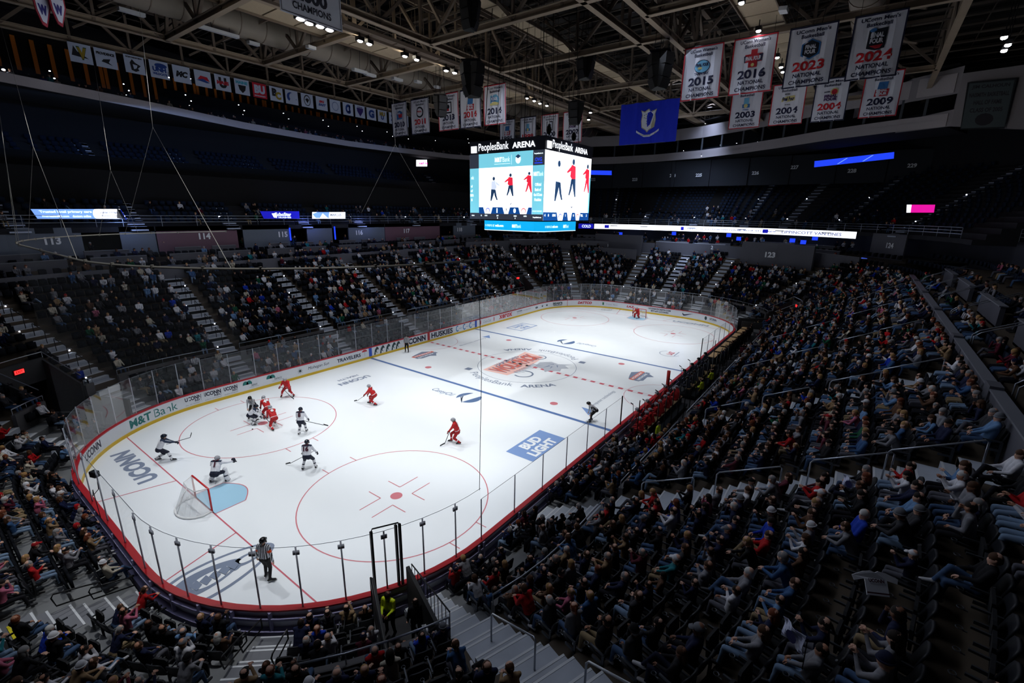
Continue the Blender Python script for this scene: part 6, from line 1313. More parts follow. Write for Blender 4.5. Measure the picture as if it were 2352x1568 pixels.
# ---------------------------------------------------------------- seat list
random.seed(21)
AT=sorted([(aisle_t(s,c)%PER,s) for s,c,l in AISLES])
SEATS=[]
def seg_half(n,d): return .76 if not n.startswith('arc') else .76*R0/(RR+d)
sections=[]
for i,(a,s) in enumerate(AT):
    b=AT[(i+1)%len(AT)][0]; b=b if b>a else b+PER; sections.append((a,b))
for si,(a,b) in enumerate(sections):
    for ri,(d0,d1,z) in enumerate(PORT+FIX):
        port=ri<NPT; ds=d0+.42
        cur=a; first=True; k=0
        # walk along t with physical spacing .54
        na=seg_of(a%PER)[0]; t=a+seg_half(na,ds)+(.3*(R0/(RR+ds)) if na.startswith('arc') else .3)
        while True:
            n,_=seg_of(t%PER); sc_=(R0/(RR+ds)) if n.startswith('arc') else 1.0
            nb=seg_of(b%PER)[0]
            if t+.27*sc_>b-seg_half(nb,ds): break
            tt=t%PER; it=in_tun(tt); ok=True
            if port: 
                ok=any(u+.3<=tt<=v-.3 for u,v in fl)
                if n in('end','arc1','arc2') and ds<3: ok=ok and (n!='arc1')
                if it>=0: ok=False
            else:
                if it>0 and d0<6.6: ok=False
                if n in('end',) and not port and abs(0)>1: ok=False
            # taller end walls stand on the last rows
            p=PN(tt,ds)
            if p[0]>42.2 and (6.3<p[1]<15.6): ok=False
            if n=='arc1' and TA('arc1',-43)<tt<TA('arc1',-10) and ds>11.6: ok=False
            if n=='end' and ds>13.4: ok=False
            if ok: SEATS.append((p[0],p[1],z,p[2],p[3],ri,si,k,tt,n)); k+=1
            t+=.56*sc_
SA=np.array([(s[0],s[1],s[2]+.8) for s in SEATS]); su,sv,sw=project(SA)
def occ(s,u,v):
    n,ri=s[9],s[5]
    if u>1880 and v>1240: return .22
    if u>1450 and v>1390: return .5
    if 985<u<1110 and 1300<v<1440: return .3
    if n in('near','arc1'): 
        return (.86 if ri>=NPT else .8) if not (n=='arc1' and s[0]>27) else .62
    if n=='arc4': return .8 if ri>=NPT else .58
    if n=='back': return .68 if ri<NPT else .5
    if n=='arc3': return (.42 if ri>=NPT else .6)
    if n=='far': return (.52 if s[0]<-18 else .58 if s[0]<-9 else .68 if s[0]<9 else .72)*(1.05 if ri<8 else .8) if ri>=NPT else (.6 if not(-11<s[0]<11) else .12)
    if n=='arc2': return .58
    return .5
vis=[(sw[i],i) for i in range(len(SEATS)) if sw[i]>1.2 and -70<su[i]<2430 and 380<sv[i]<1680]
vis.sort(); VI=[i for _,i in vis]
occd={i:(random.random()<occ(SEATS[i],su[i],sv[i])) for i in VI}
# labels: where a seat is
def sec_name(i):
    s=SEATS[i]; x,y,n=s[0],s[1],s[9]
    if n=='near' or n=='arc4' or n=='arc1' or n=='back':
        t=s[8]; 
        for nm_,c in (('bottom centre stairs',TA('arc4',250.5)),('nearest near-stand stairs',CX-18.2),('second near-stand stairs',CX-9.2),('third near-stand stairs',CX),('fourth near-stand stairs',CX+9.2),('fifth near-stand stairs',CX+18.4),('bottom left stairs',TA('arc4',221)),('yellow-edged left stairs',START['back']+CY+5.5)):
            a=sections[s[6]][0]
            if abs(a-c%PER)<.2: return 'past the '+nm_
    return 'by the left edge' if x<0 else 'in the far stand'
def rowname(ri): return (ORD[ri]+' row from the glass') if ri<NPT else (ORD[ri-NPT]+' row above the barrier')
def face_rz(s): return math.atan2(-s[4],-s[3])-math.pi/2
OVR={}
for (u,v,top,leg,hat,fem_) in ((1385,1180,'red','dark trousers',None,0),(1205,1450,'red','dark trousers',None,0),(1130,1392,'denim blue','navy trousers',None,0),(1292,1400,'pink','dark trousers',None,1),(756,1480,'white','dark trousers',('cap','grey'),0),(1938,1005,'green','dark trousers',None,0),(1905,1238,'grey','blue jeans',('knit','white'),0),(1912,1168,'grey','dark trousers',('cap','white'),0),(2128,1520,'grey','dark trousers',None,1),(1655,1178,'pink','pale jeans',None,1),
  (160,1305,'grey','dark trousers',('cap','black'),0),(262,1305,'cream','blue jeans',('knit','white'),0),(425,1502,'white','dark trousers',('cap','grey'),0),(298,1400,'red','dark trousers',None,1),(120,1535,'white','grey trousers',('cap','black'),0),(1330,1040,'white','dark trousers',None,0),(1405,1092,'red','khaki trousers',('cap','white'),0),(1225,1320,'navy','dark trousers',None,0),(1172,1210,'white','dark trousers',None,0),(1290,1505,'grey','blue jeans',None,1),
  (1735,1150,'grey','dark trousers',('cap','black'),0),(1660,1345,'grey','blue jeans',None,0),(1720,1400,'light blue','khaki trousers',None,0),(1900,1262,'grey','blue jeans',None,0),(1800,1530,'grey','pale jeans',None,0),(60,1320,'red','pale jeans',None,1),(170,1190,'white','blue jeans',None,1),(120,1040,'white','navy trousers',('knit','white'),1),(2150,1240,'charcoal','pale jeans',('knit','grey'),0),(2270,1150,'grey','blue jeans',None,1),(1620,1060,'white','dark trousers',None,0),(1770,1000,'royal blue','dark trousers',None,0)):
    cand=[(abs(su[i]-u)+abs(sv[i]+10-v),i) for i in VI[:520] if i not in OVR]; c_=min(cand); OVR[c_[1]]=(top,leg,hat,fem_); occd[c_[1]]=True
NP=300; ppl=[i for i in VI if occd[i]][:NP]; sts=[i for i in VI][:300]
topn=0
for i in ppl:
    s=SEATS[i]; fem=random.random()<.42; b=random.choice([q for q in BODY if q[3]==(1 if fem else 0)]); sc_=random.uniform(.93,1.04)*(.96 if fem else 1.0)
    kid=random.random()<.05
    if kid: sc_*=.8
    top=pick(TOPW); leg=pick(LEGW); skin=random.choices((0,1,2),(.72,.2,.08))[0]; hc=random.choices(list(HAIRC),(.34,.26,.14,.13,.06,.07))[0]
    hat=None
    if random.random()<(.2 if not fem else .1): hat=(random.choice(('cap','cap','knit')),random.choice(list(HATC)))
    if i in OVR: top,leg,hat,fem=OVR[i][0],OVR[i][1],OVR[i][2],bool(OVR[i][3]); b=random.choice([q for q in BODY if q[3]==(1 if fem else 0)])
    hk='short' if not fem else random.choice(('long','long','tied'))
    head=f'{hat[1]} {"cap" if hat[0]=="cap" else "knit hat"}' if hat else f'{hc} {hk} hair'
    lab=f'person in {top} top, {head}, {rowname(s[5])}, {ordn(s[7])} seat {sec_name(i)}'
    if len(lab.replace('-',' ').split())>16: lab=f'person in {top}, {rowname(s[5])}, {ordn(s[7])} seat {sec_name(i)}'
    off=.0 if not kid else .06
    person(s[0]+s[3]*.08,s[1]+s[4]*.08,s[2]+(SEATZ-SEATZ*sc_)*.98,face_rz(s)+random.uniform(-.2,.2),top,leg,skin,hk,hc,hat,b,sc_,lab,'seated spectators',random.choice((SHOE,SHOE,SHOEW)))
for i in sts:
    s=SEATS[i]; seat_obj(s[0]+s[3]*.1,s[1]+s[4]*.1,s[2],face_rz(s),not occd[i],f'{"occupied" if occd[i] else "empty folded"} black seat, {rowname(s[5])}, {ordn(s[7])} seat {sec_name(i)}','black stadium seats',s[5]<NPT)
# ---------------------------------------------------------------- the mass of the crowd
def lp_capsule(a,b,ra,rb,n): m=MB(); m.capsule(a,b,ra,rb,n,0,1); return m
def lowfig(J,n,fem,detail):
    parts=[] # (mb, region)
    P=prims(J,1.0 if not fem else .9)
    sel=[p for p in P]
    V_=[];F_=[];R_=[]; off=0
    def addm(m,r):
        nonlocal off
        V_.extend(m.v)
        for f in m.f:
            if len(f)<=4: F_.append([q+off for q in f]); R_.append(r)
            else:
                for k in range(1,len(f)-1): F_.append([f[0]+off,f[k]+off,f[k+1]+off]); R_.append(r)
        off+=m.n
    for k,(a,b,ra,rb,m) in enumerate(P):
        if ra<.03 and not detail: continue
        if not detail and m==0 and ra<.05: continue
        addm(lp_capsule(a,b,ra,rb,n),m)
    h=J['hed']; m=MB(); m.ell(h+np.array((0,-.015,.02)),(.1,.11,.11),n+1,3,z0=-.1,z1=.99); m.ell(h+np.array((0,-.045,-.03 if not fem else -.07)),(.09,.075,.1 if not fem else .17),n,3,z0=-.9,z1=.8); addm(m,8)
    return np.array(V_),F_,np.array(R_)
LOW={True:[],False:[]}
for det in (True,False):
    for i in (0,1,2,3,4,5,6,7):
        for fem in(0,1): LOW[det].append((*lowfig(SPOSE[i][1],7 if det else 5,fem,det),fem))
def crowd(name,inst,matl):
    """inst: (template, x,y,z,rz,s,colors{region:rgb})"""
    VV=[];CC=[];LV=[];LT=[];off=0
    for (T,x,y,z,rz,s,cols) in inst:
        V_,F_,R_=T[:3]; c,sn=math.cos(rz),math.sin(rz); v=V_*s; w=np.stack([v[:,0]*c-v[:,1]*sn+x,v[:,0]*sn+v[:,1]*c+y,v[:,2]+z],1); VV.append(w)
        vc=np.zeros((len(V_),4),np.float32); vc[:,3]=1
        rv=T[-1] if isinstance(T[-1],np.ndarray) else None
        for r,cl in cols.items(): vc[rv==r,:3]=cl
        CC.append(vc); LV.append(T[-2]+off); LT.append(T[-3]); off+=len(V_)
    V=np.concatenate(VV); me=bpy.data.meshes.new(name); lv=np.concatenate(LV); lt=np.concatenate(LT)
    me.vertices.add(len(V)); me.vertices.foreach_set('co',V.astype(np.float32).ravel()); me.loops.add(len(lv)); me.loops.foreach_set('vertex_index',lv.astype(np.int32))
    me.polygons.add(len(lt)); ls=np.concatenate([[0],np.cumsum(lt)[:-1]]).astype(np.int32); me.polygons.foreach_set('loop_start',ls); me.polygons.foreach_set('loop_total',lt.astype(np.int32)); me.polygons.foreach_set('use_smooth',np.ones(len(lt),bool))
    at=me.color_attributes.new('Col','FLOAT_COLOR','POINT'); at.data.foreach_set('color',np.concatenate(CC).astype(np.float32).ravel()); me.update(calc_edges=True); me.materials.append(matl)
    o=bpy.data.objects.new(name,me); COL.objects.link(o); return o
def prep(T):
    V_,F_,R_,fem=T; lv=np.array([q for f in F_ for q in f]); lt=np.array([len(f) for f in F_]); rv=np.zeros(len(V_),int)
    for f,r in zip(F_,R_): rv[f]=r
    return (V_,F_,R_,fem,0,lt,lv,rv)
LOW={k:[prep(t) for t in v] for k,v in LOW.items()}
cmx=bpy.data.materials.new('crowd_clothes'); cmx.use_nodes=True; at_=cmx.node_tree.nodes.new('ShaderNodeAttribute'); at_.attribute_name='Col'; cmx.node_tree.links.new(at_.outputs['Color'],cmx.node_tree.nodes['Principled BSDF'].inputs['Base Color']); cmx.node_tree.nodes['Principled BSDF'].inputs['Roughness'].default_value=.9; cmx.node_tree.nodes['Principled BSDF'].inputs['Specular IOR Level'].default_value=.08
def rcols(bright=0):
    top=pick(TOPW); 
    if bright and random.random()<bright: top=random.choice(('white','grey','cream','white'))
    hat=random.random()<.16; hc=lin(HATC[random.choice(list(HATC))]) if hat else lin(HAIRC[random.choices(list(HAIRC),(.34,.26,.14,.13,.06,.07))[0]])
    sk=lin(random.choices(((205,160,138),(176,126,100),(120,80,60)),(.72,.2,.08))[0])
    j=random.uniform(.8,1.15); T=tuple(min(1,c*j) for c in lin(TOPC[top])); return {0:sk,1:T,2:lin(LEGC[pick(LEGW)]),3:(.02,.02,.022),8:hc}
inst=[]
rest=[i for i in VI if occd[i]][NP:]
for i in rest:
    s=SEATS[i]; T=random.choice(LOW[bool(sw[i]<27)]); sc_=random.uniform(.92,1.04); br=.2 if s[9] in('far','arc2','end','arc3') else 0
    inst.append((T,s[0]+s[3]*.08,s[1]+s[4]*.08,s[2]+SEATZ*(1-sc_),face_rz(s)+random.uniform(-.3,.3),sc_,rcols(br)))
# people of the club tiers and upper deck
for k in range(520):
    if random.random()<.6: t=random.uniform(START['arc1']+R0*.8,START['arc3']+SEGL['arc3']*.6); d,z=random.choice(((15.2,8.0),(17,8.75),(19,9.3),(15.4,8.0)))
    elif random.random()<.35: t=random.uniform(2,2*CX); d,z=random.choice(((15.4,7.9),(17.3,8.5),(19.4,9.2)))
    else:
        t=random.uniform(START['arc1']+R0*.6,START['arc3']+SEGL['arc3']*.5); q=random.choice((0,0,1,1,2,3,4)); d,z=UPR[q][0]+.5,UPR[q][2]
        if t>START['arc2']+5 and q>2: continue
    p=PN(t,d)
    if p[0]>40 and d<16: continue
    inst.append((random.choice(LOW[False]),p[0],p[1],z,math.atan2(-p[3],-p[2])-math.pi/2,1,rcols()))
for k in range(110):
    i=random.randint(1,7); w=random.random(); q=offs(FAS,random.choice((1.0,1.9,2.8))); x=q[i][0]*(1-w)+q[i+1][0]*w; y=q[i][1]*(1-w)+q[i+1][1]*w; inst.append((random.choice(LOW[False]),x,y,23.15,math.pi,1,rcols(.2)))
o=crowd('crowd',inst,cmx); tag(o,'the rest of the seated crowd filling the stands round the rink','crowd',kind='stuff')
# remaining seats as one mass
def seat_lp():
    m=MB(); m.prism([(-.24,-.2,.44),(.24,-.2,.44),(.21,-.3,.9),(-.21,-.3,.9)],(0,-.05,0)); a=(np.array(m.v),[list(f) for f in m.f])
    d=MB(); d.v=list(m.v); d.f=list(m.f); d.n=m.n; d.mi=list(m.mi); d.box(-.22,.22,-.2,.22,.42,.47); u=MB(); u.v=list(m.v); u.f=list(m.f); u.n=m.n; u.mi=list(m.mi); u.box(-.22,.22,-.17,-.1,.44,.86)
    out=[]
    for q in (d,u): V_=np.array(q.v); out.append(prep((V_,[list(f) for f in q.f],np.zeros(len(q.f),int),0)))
    return out
SLP=seat_lp(); si_=[]
for i in VI[300:]:
    s=SEATS[i]; si_.append((SLP[0 if occd[i] else 1],s[0]+s[3]*.1,s[1]+s[4]*.1,s[2],face_rz(s),1,{0:(.007,.008,.011)}))
t=START['arc1']+R0*.3
while t<START['arc3']+SEGL['arc3']*.85:
    for (d0,d1,z) in UPR: 
        p=PN(t,d0+.5); si_.append((SLP[1],p[0],p[1],z,math.atan2(-p[3],-p[2])-math.pi/2,1,{0:(.012,.02,.04)}))
    t+=.62
    if int(t)%9<1: t+=1.6
for q_,(d,z) in enumerate(((15.3,8.0),(17.1,8.75))):
    t=fa
    while t<fb: p=PN(t,d); si_.append((SLP[1],p[0],p[1],z,math.atan2(-p[3],-p[2])-math.pi/2,1,{0:(.007,.008,.011)})); t+=.62
for q_,(d,z) in enumerate(((15.4,7.9),(17.2,8.5),(19.2,9.2))):
    t=CX-12
    while t<2*CX+8: p=PN(t,d); si_.append((SLP[1],p[0],p[1],z,math.atan2(-p[3],-p[2])-math.pi/2,1,{0:(.014,.02,.035)})); t+=.62
o=crowd('seating',si_,cmx); tag(o,'the remaining rows of black and dark blue seats round the arena','seating',kind='stuff')
# ---------------------------------------------------------------- hockey players
JW=mat('jersey_white',(218,220,228),.7,noise=.06); JR=mat('jersey_red',(186,20,26),.65,noise=.08); PN_=mat('pants_navy',(16,22,44),.7); PR_=mat('pants_red',(160,18,24),.7); SKT=mat('skate_black',(18,18,20),.4); SKB=mat('skate_blade',(190,196,204),.25,.8)
SOW=mat('sock_white',(212,214,220),.8); SOR=mat('sock_red',(176,24,30),.8); GLN=mat('glove_navy',(20,24,44),.6); GLR=mat('glove_red',(120,18,22),.6); ACN=mat('accent_navy',(26,44,70),.7); ACW=mat('accent_white',(220,222,228),.7); NUM_N=mat('number_maroon',(70,24,44),.6); NUM_W=mat('number_cloth_white',(228,228,232),.6)
HLN=mat('helmet_navy',(16,24,40),.25); HLW=mat('helmet_silver',(150,152,160),.3); HLB=mat('helmet_black',(12,12,14),.25); PADW=mat('pad_white',(214,216,222),.6)
def stripe_mat():
    m=bpy.data.materials.new('official_stripes'); m.use_nodes=True; nt=m.node_tree; b=nt.nodes['Principled BSDF']; tc=nt.nodes.new('ShaderNodeTexCoord'); sp=nt.nodes.new('ShaderNodeSeparateXYZ'); mu=nt.nodes.new('ShaderNodeMath'); mu.operation='MULTIPLY'; mu.inputs[1].default_value=95
    si=nt.nodes.new('ShaderNodeMath'); si.operation='SINE'; gt=nt.nodes.new('ShaderNodeMath'); gt.operation='GREATER_THAN'; gt.inputs[1].default_value=0; mx=nt.nodes.new('ShaderNodeMix'); mx.data_type='RGBA'; mx.inputs[6].default_value=(*lin((205,208,216)),1); mx.inputs[7].default_value=(*lin((20,22,28)),1)
    nt.links.new(tc.outputs['Object'],sp.inputs[0]); nt.links.new(sp.outputs[0],mu.inputs[0]); nt.links.new(mu.outputs[0],si.inputs[0]); nt.links.new(si.outputs[0],gt.inputs[0]); nt.links.new(gt.outputs[0],mx.inputs[0]); nt.links.new(mx.outputs[2],b.inputs['Base Color']); b.inputs['Roughness'].default_value=.7; return m
STR=stripe_mat(); ARMB=mat('armband_orange',(214,70,20),.6)
def helmet(parent,J,m,cage=False,face_m=None):
    mb=MB(); mb.ell((0,-.01,.03),(.118,.132,.118),14,8,z0=-.25,z1=.999); mb.capsule((-.1,.02,-.04),(-.095,.0,.03),.03,.035,6); mb.capsule((.1,.02,-.04),(.095,.0,.03),.03,.035,6); mb.capsule((0,-.11,-.03),(0,-.12,.04),.05,.045,8)
    mb.prism([(-.1,.07,.05),(.1,.07,.05),(.07,.128,.045),(-.07,.128,.045)],(0,0,.02)); h=mb.build('helmet',m,parent,True); h.location=tuple(J['hed']); lk=J['look']; h.rotation_euler=(math.asin(max(-1,min(1,lk[2])))*.8,0,math.atan2(-lk[0],lk[1]))
    mb=MB()
    if cage:
        for i in range(7): x=-.09+.03*i; mb.tube([(x,.09+.05*(1-(x/.1)**2),.03),(x,.1+.06*(1-(x/.1)**2),-.04),(x*.8,.09,-.11)],.005,4)
        for z in (.02,-.03,-.08): mb.tube([(-.1,.07,z),(-.05,.13,z),(.05,.13,z),(.1,.07,z)],.005,4)
    else: mb.add([(.1*math.sin(a),.085+.055*math.cos(a),z) for z in (.035,-.045) for a in np.arange(-1.1,1.2,.22)],[(i,i+1,i+12,i+11) for i in range(10)])
    mb.build('face_guard',SKB if cage else glassmat('visor',.15,(180,190,200),.1),h)
def skates(J,extra):
    for i in(0,1):
        a,t=J['a'][i],J['t'][i]; d=nrm(np.array((t[0]-a[0],t[1]-a[1],0))); c=(a+t)/2; extra.obox((c[0],c[1],max(.022,c[2]-.055)),tuple(d*.29),tuple(np.array((-d[1],d[0],0))*.008),(0,0,.045),8)
def player(x,y,face,J,team,num=None,lab='',group=None,H=1.0,stick=None,sticklab='',cage=False,goalie=False,helm=None):
    white=team=='w'; ms={'w':[SKINS[0],JW,PN_,SKT,SOW,GLN,EYE,ACN,SKB],'r':[SKINS[0],JR,PR_,SKT,SOR,GLR,EYE,ACW,SKB]}[team]
    P=prims(J,1.22,True)
    if goalie:
        for i in(0,1):
            k,a=J['k'][i],J['a'][i]; f=nrm(np.array((0,1,.1))); P.append((k+f*.06,a+f*.07,.12,.12,4)); P.append((k+(0,.06,.1),k+f*.05,.11,.12,4))
        P.append((J['s'][0],J['s'][1],.12,.12,1)); w=J['w'][1]; P.append((w+(0,.08,.04),w+(0,.12,-.06),.1,.09,5)); P.append((J['w'][0]+(0,.07,.08),J['w'][0]+(0,.07,-.1),.09,.09,4))
    up,pel=J['up'],J['pel']
    def rest(fc,reg):
        h=(fc-pel)@up; 
        m=(reg==1)&(h<.06)&(h>.02); reg=np.where(m,7,reg)
        m=(reg==1)&(((fc-J['sho'])@up)>-.0)&(np.abs((fc-J['sho'])@J['side'])<.25); reg=np.where(m,7,reg) if white else reg
        for i in(0,1):
            v=J['a'][i]-J['k'][i]; t=((fc-J['k'][i])@v)/np.dot(v,v); m=(reg==4)&(np.abs(t-.55)<.07)&(np.linalg.norm(fc-(J['k'][i]+np.outer(t,v)),axis=1)<.12); reg=np.where(m,7 if not white else 2,reg)
        return reg
    me=skin_mesh('hockey_player',P,ms,.02,extra=lambda o:skates(J,o),rest=rest,J=J,gl=True,fold=.007)
    o=link('person',me); o.location=(x,y,0); o.rotation_euler=(0,0,math.radians(face)-math.pi/2); o.scale=(H,H,H); tag(o,lab,'person',group)
    helmet(o,J,helm or (HLN if white else HLW),cage)
    if num:
        bk=-nrm(np.cross(J['up'],J['side'])); bk=bk if bk[1]<0 or abs(bk[1])<.05 else -bk
        if bk[2]<0 and abs(bk[1])<.3: bk=-bk
        c=J['che']+J['up']*.08; 
        def fn(a,b):
            q=c+J['side']*a+J['up']*b; return tuple(q+bk*(.168-.25*a*a))
        mb=MB(); text(mb,num,fn,h=.26,bold=.06); mb.build('back_number',NUM_N if white else NUM_W,o)
        mb=MB(); q0=J['che']+J['up']*.27; mb.poly([tuple(q0+J['side']*a+J['up']*b+bk*(.15-.2*a*a)) for a,b in ((-.14,-.02),(0,-.02),(.14,-.02),(.14,.03),(0,.03),(-.14,.03))]); mb.build('name_bar',NUM_N if white else NUM_W,o)
    if stick is not None: hstick(o,J,stick,sticklab,goalie)
    return o
def hstick(o,J,st,lab,goalie=False,both=True):
    """stick through the hands to a blade point given in the body's own frame"""
    top=np.array(st[0],float); heel=np.array(st[1],float); bl=np.array(st[2],float)
    mb=MB(); mb.beam(top,heel,.03,.022); s=link('hockey_stick',mb.mesh('hockey_stick',mat('stick_dark',(40,42,46),.4)))
    mb=MB(); d=bl-heel; mb.prism([tuple(heel+np.array((0,0,.0))),tuple(bl),tuple(bl+np.array((0,0,.07))),tuple(heel+np.array((0,0,.08)))],(.012,.012,0)); b=link('stick_blade',mb.mesh('stick_blade',mat('stick_blade_m',(30,34,38),.5)),s)
    mb=MB(); mb.capsule(top,top+nrm(heel-top)*.12,.02,.02,6); g=link('grip_tape',mb.mesh('grip_tape',ACW),s)
    bpy.context.view_layer.update(); s.matrix_world=o.matrix_world.copy(); tag(s,lab,'hockey stick','hockey sticks held by the players'); return s
FR=(.7,-.4,0)
def skate_pose(h=.78,lean=.55,spread=.28,stag=.2,hands=((-.12,.5,.8),(.3,.45,.62)),look=(0,1,-.2),twist=0,fl=0,fr=0):
    return pose(pel=(0,-.12,h),lean=(0,lean,1),feet=((-spread,-stag,.11+fl),(spread,stag,.11+fr)),hands=hands,look=look,twist=twist,kpole=(0,1,.3),torso=.5,headup=(0,.3,1))
RD=-53.6  # image right as a world heading, image left is RD+180, away from the camera is 36.4
AWAY=36.4; RIGHT=-53.6; LEFTW=126.4; TOWARD=216.4
# near goaltender
J=pose(pel=(0,-.2,.62),lean=(0,.75,1),feet=((-.38,0,.11),(.38,0,.11)),toes=((-.3,1,0),(.3,1,0)),hands=((-.45,.45,.75),(.55,.5,.85)),look=(0,1,-.05),torso=.5,kpole=(0,1,.4),headup=(0,.2,1))
player(-25.85,1.5,AWAY+4,J,'w','1','goaltender in white crouching in front of the near goal, number 1 on the back','skaters on the ice',1.05,((-.35,.4,.95),(-.72,.7,.12),(-.25,.95,.03)),'goaltender stick held low to the left in front of the near crease',True,True,HLW)
J=skate_pose(.74,.5,.2,.38,((-.05,.62,.92),(.1,.82,.95)),(.1,1,-.05))
player(-26.75,6.2,RIGHT+25,J,'w','1','player in white skating right near the goal line, upper left of the goal','skaters on the ice',1.05,((-.12,.2,.85),(.15,1.35,1.15),(.2,1.45,1.4)),'stick held forward by the player in white near the goal line')
J=skate_pose(.84,.28,.32,.05,((-.34,.3,.78),(.36,.25,.85)),(0,1,-.15))
player(-22.3,-1.0,AWAY+6,J,'w','16','player in white number 16 standing with legs apart, back to the camera','skaters on the ice',1.05,((.3,.2,.95),(-1.1,.45,.12),(-1.35,.5,.04)),'stick of number 16 pointing to the left over the ice')
J=skate_pose(.86,.25,.14,.22,((-.34,.25,.72),(.3,.3,.8)),(0,1,-.15))
player(-20.2,3.3,AWAY+2,J,'w','8','player in white number 8 gliding right of the face-off, back to the camera','skaters on the ice',1.05,((-.3,.25,.8),(1.1,.5,.3),(1.35,.55,.2)),'stick of number 8 pointing to the right over the ice')
J=skate_pose(.66,.95,.32,.1,((-.1,.65,.5),(.2,.62,.42)),(0,1,-.5))
player(-21.45,7.15,RIGHT+12,J,'w','22','player in white bending deep over the face-off dot from the left','skaters on the ice',1.02,((-.15,.5,.75),(.25,1.05,.12),(.1,1.35,.03)),'stick of the white player taking the face-off')
J=skate_pose(.74,.85,.28,.12,((-.15,.6,.55),(.2,.6,.5)),(0,1,-.4),twist=-.1)
player(-20.35,7.35,LEFTW-38,J,'r','49','player in red number 49 bending at the face-off, upper one of two','skaters on the ice',1.05,((-.2,.45,.85),(.0,1.0,.12),(-.25,1.25,.03)),'stick of the red player number 49 at the face-off')
J=skate_pose(.66,.85,.26,.5,((-.12,.62,.5),(.2,.62,.42)),(0,1,-.35),twist=-.15)
player(-20.85,5.55,LEFTW-42,J,'r','9','player in red number 9 lunging at the face-off with one leg stretched back','skaters on the ice',1.06,((-.15,.45,.7),(-.35,1.5,.12),(-.65,1.65,.03)),'long stick of the red player number 9 reaching to the puck')
J=skate_pose(.74,.5,.42,.02,((-.3,.45,.62),(.32,.35,.9)),(.0,1,-.1))
player(-17.6,9.85,TOWARD+6,J,'r',None,'player in red facing the camera with bent knees above the face-off circle','skaters on the ice',1.06,((.3,.3,.95),(-.5,.75,.25),(-.7,.8,.1)),'stick of the red player above the face-off circle')
J=skate_pose(.74,.6,.16,.3,((-.1,.55,.72),(.2,.45,.62)),(0,1,-.2))
player(-14.55,3.6,LEFTW-8,J,'r','4','player in red gliding left in mid ice below the blue line, bent forward','skaters on the ice',1.05,((-.1,.3,.85),(.15,1.25,.12),(.2,1.5,.04)),'stick of the red player gliding in mid ice')
J=skate_pose(.78,.35,.18,.25,((-.1,.42,.72),(.2,.35,.66)),(0,1,-.15))
player(-15.15,-5.2,LEFTW+4,J,'r','21','player in red standing alone right of the centre of the near zone','skaters on the ice',1.06,((-.1,.25,.95),(-.35,.6,.12),(-.45,.85,.03)),'stick held upright by the red player standing alone')
J=pose(pel=(0,-.12,.7),lean=(0,.55,1),feet=((-.3,0,.11),(.3,0,.11)),hands=((-.4,.35,.7),(.4,.35,.75)),look=(0,1,-.1),torso=.5,kpole=(0,1,.4))
player(26.6,.1,180,J,'r',None,'distant goaltender in red in front of the far goal','skaters on the ice',1.05,((-.3,.3,.8),(-.5,.6,.12),(-.2,.8,.03)),'stick of the distant goaltender at the far goal',True,True,HLW)
o=MB(); o.tube([(0,0,.006),(0,0,.03)],.045,14); p=ray_at(580,985,z=.02); tag(o.build('puck',mat('puck_black',(16,16,18),.6),loc=(p[0],p[1],0)),'black puck on the ice between the face-off players','puck')
# officials
def official(x,y,face,J,lab,band=False,H=1.04):
    ms=[SKINS[0],STR,mat('leg_black',(14,14,17),.8),SKT,SKT,SKT,EYE,ARMB,SKB]
    def rest(fc,reg):
        if band:
            for i in(0,1):
                v=J['e'][i]-J['s'][i]; t=((fc-J['s'][i])@v)/np.dot(v,v); m=(reg==1)&(np.abs(t-.62)<.16)&(np.linalg.norm(fc-(J['s'][i]+np.outer(t,v)),axis=1)<.1); reg=np.where(m,7,reg)
        return reg
    me=skin_mesh('official',prims(J,1.06),ms,.018,extra=lambda o:skates(J,o),rest=rest,J=J,fold=.005); o=link('person',me); o.location=(x,y,0); o.rotation_euler=(0,0,math.radians(face)-math.pi/2); o.scale=(H,H,H); tag(o,lab,'person','officials in black and white stripes'); helmet(o,J,HLB); return o
J=pose(pel=(0,0,.96),lean=(.02,.02,1),feet=((-.13,.12,.11),(.15,-.1,.11)),toes=((0,1,0),(.8,.5,0)),hands=((-.32,.05,.86),(.38,-.12,.9)),look=(0,1,0)); official(-27.65,-7.15,AWAY-4,J,'referee in striped shirt with orange arm bands standing behind the near corner glass',True,1.06)
J=pose(pel=(0,-.2,.86),lean=(0,.75,1),feet=((-.2,-.1,.11),(.2,.15,.11)),hands=((-.1,.35,.75),(.12,.5,.7)),look=(0,1,-.5)); official(-20.95,8.15,TOWARD+12,J,'striped official bending to drop the puck at the face-off')
J=pose(pel=(0,-.28,.84),lean=(0,1.1,.9),feet=((-.16,.1,.11),(.16,-.1,.11)),hands=((-.2,.12,.6),(.2,.12,.6)),look=(0,1,-.2),headup=(0,.8,1)); official(-7.2,-10.35,LEFTW+8,J,'striped linesman leaning on his knees at the near blue line')
J=pose(pel=(0,0,.95),lean=(0,.06,1),feet=((-.14,.05,.11),(.18,-.05,.11)),hands=((-.22,.12,.95),(.22,.12,.95)),look=(0,1,-.1)); official(-4.1,11.85,TOWARD,J,'striped linesman standing by the far boards near the lettering')
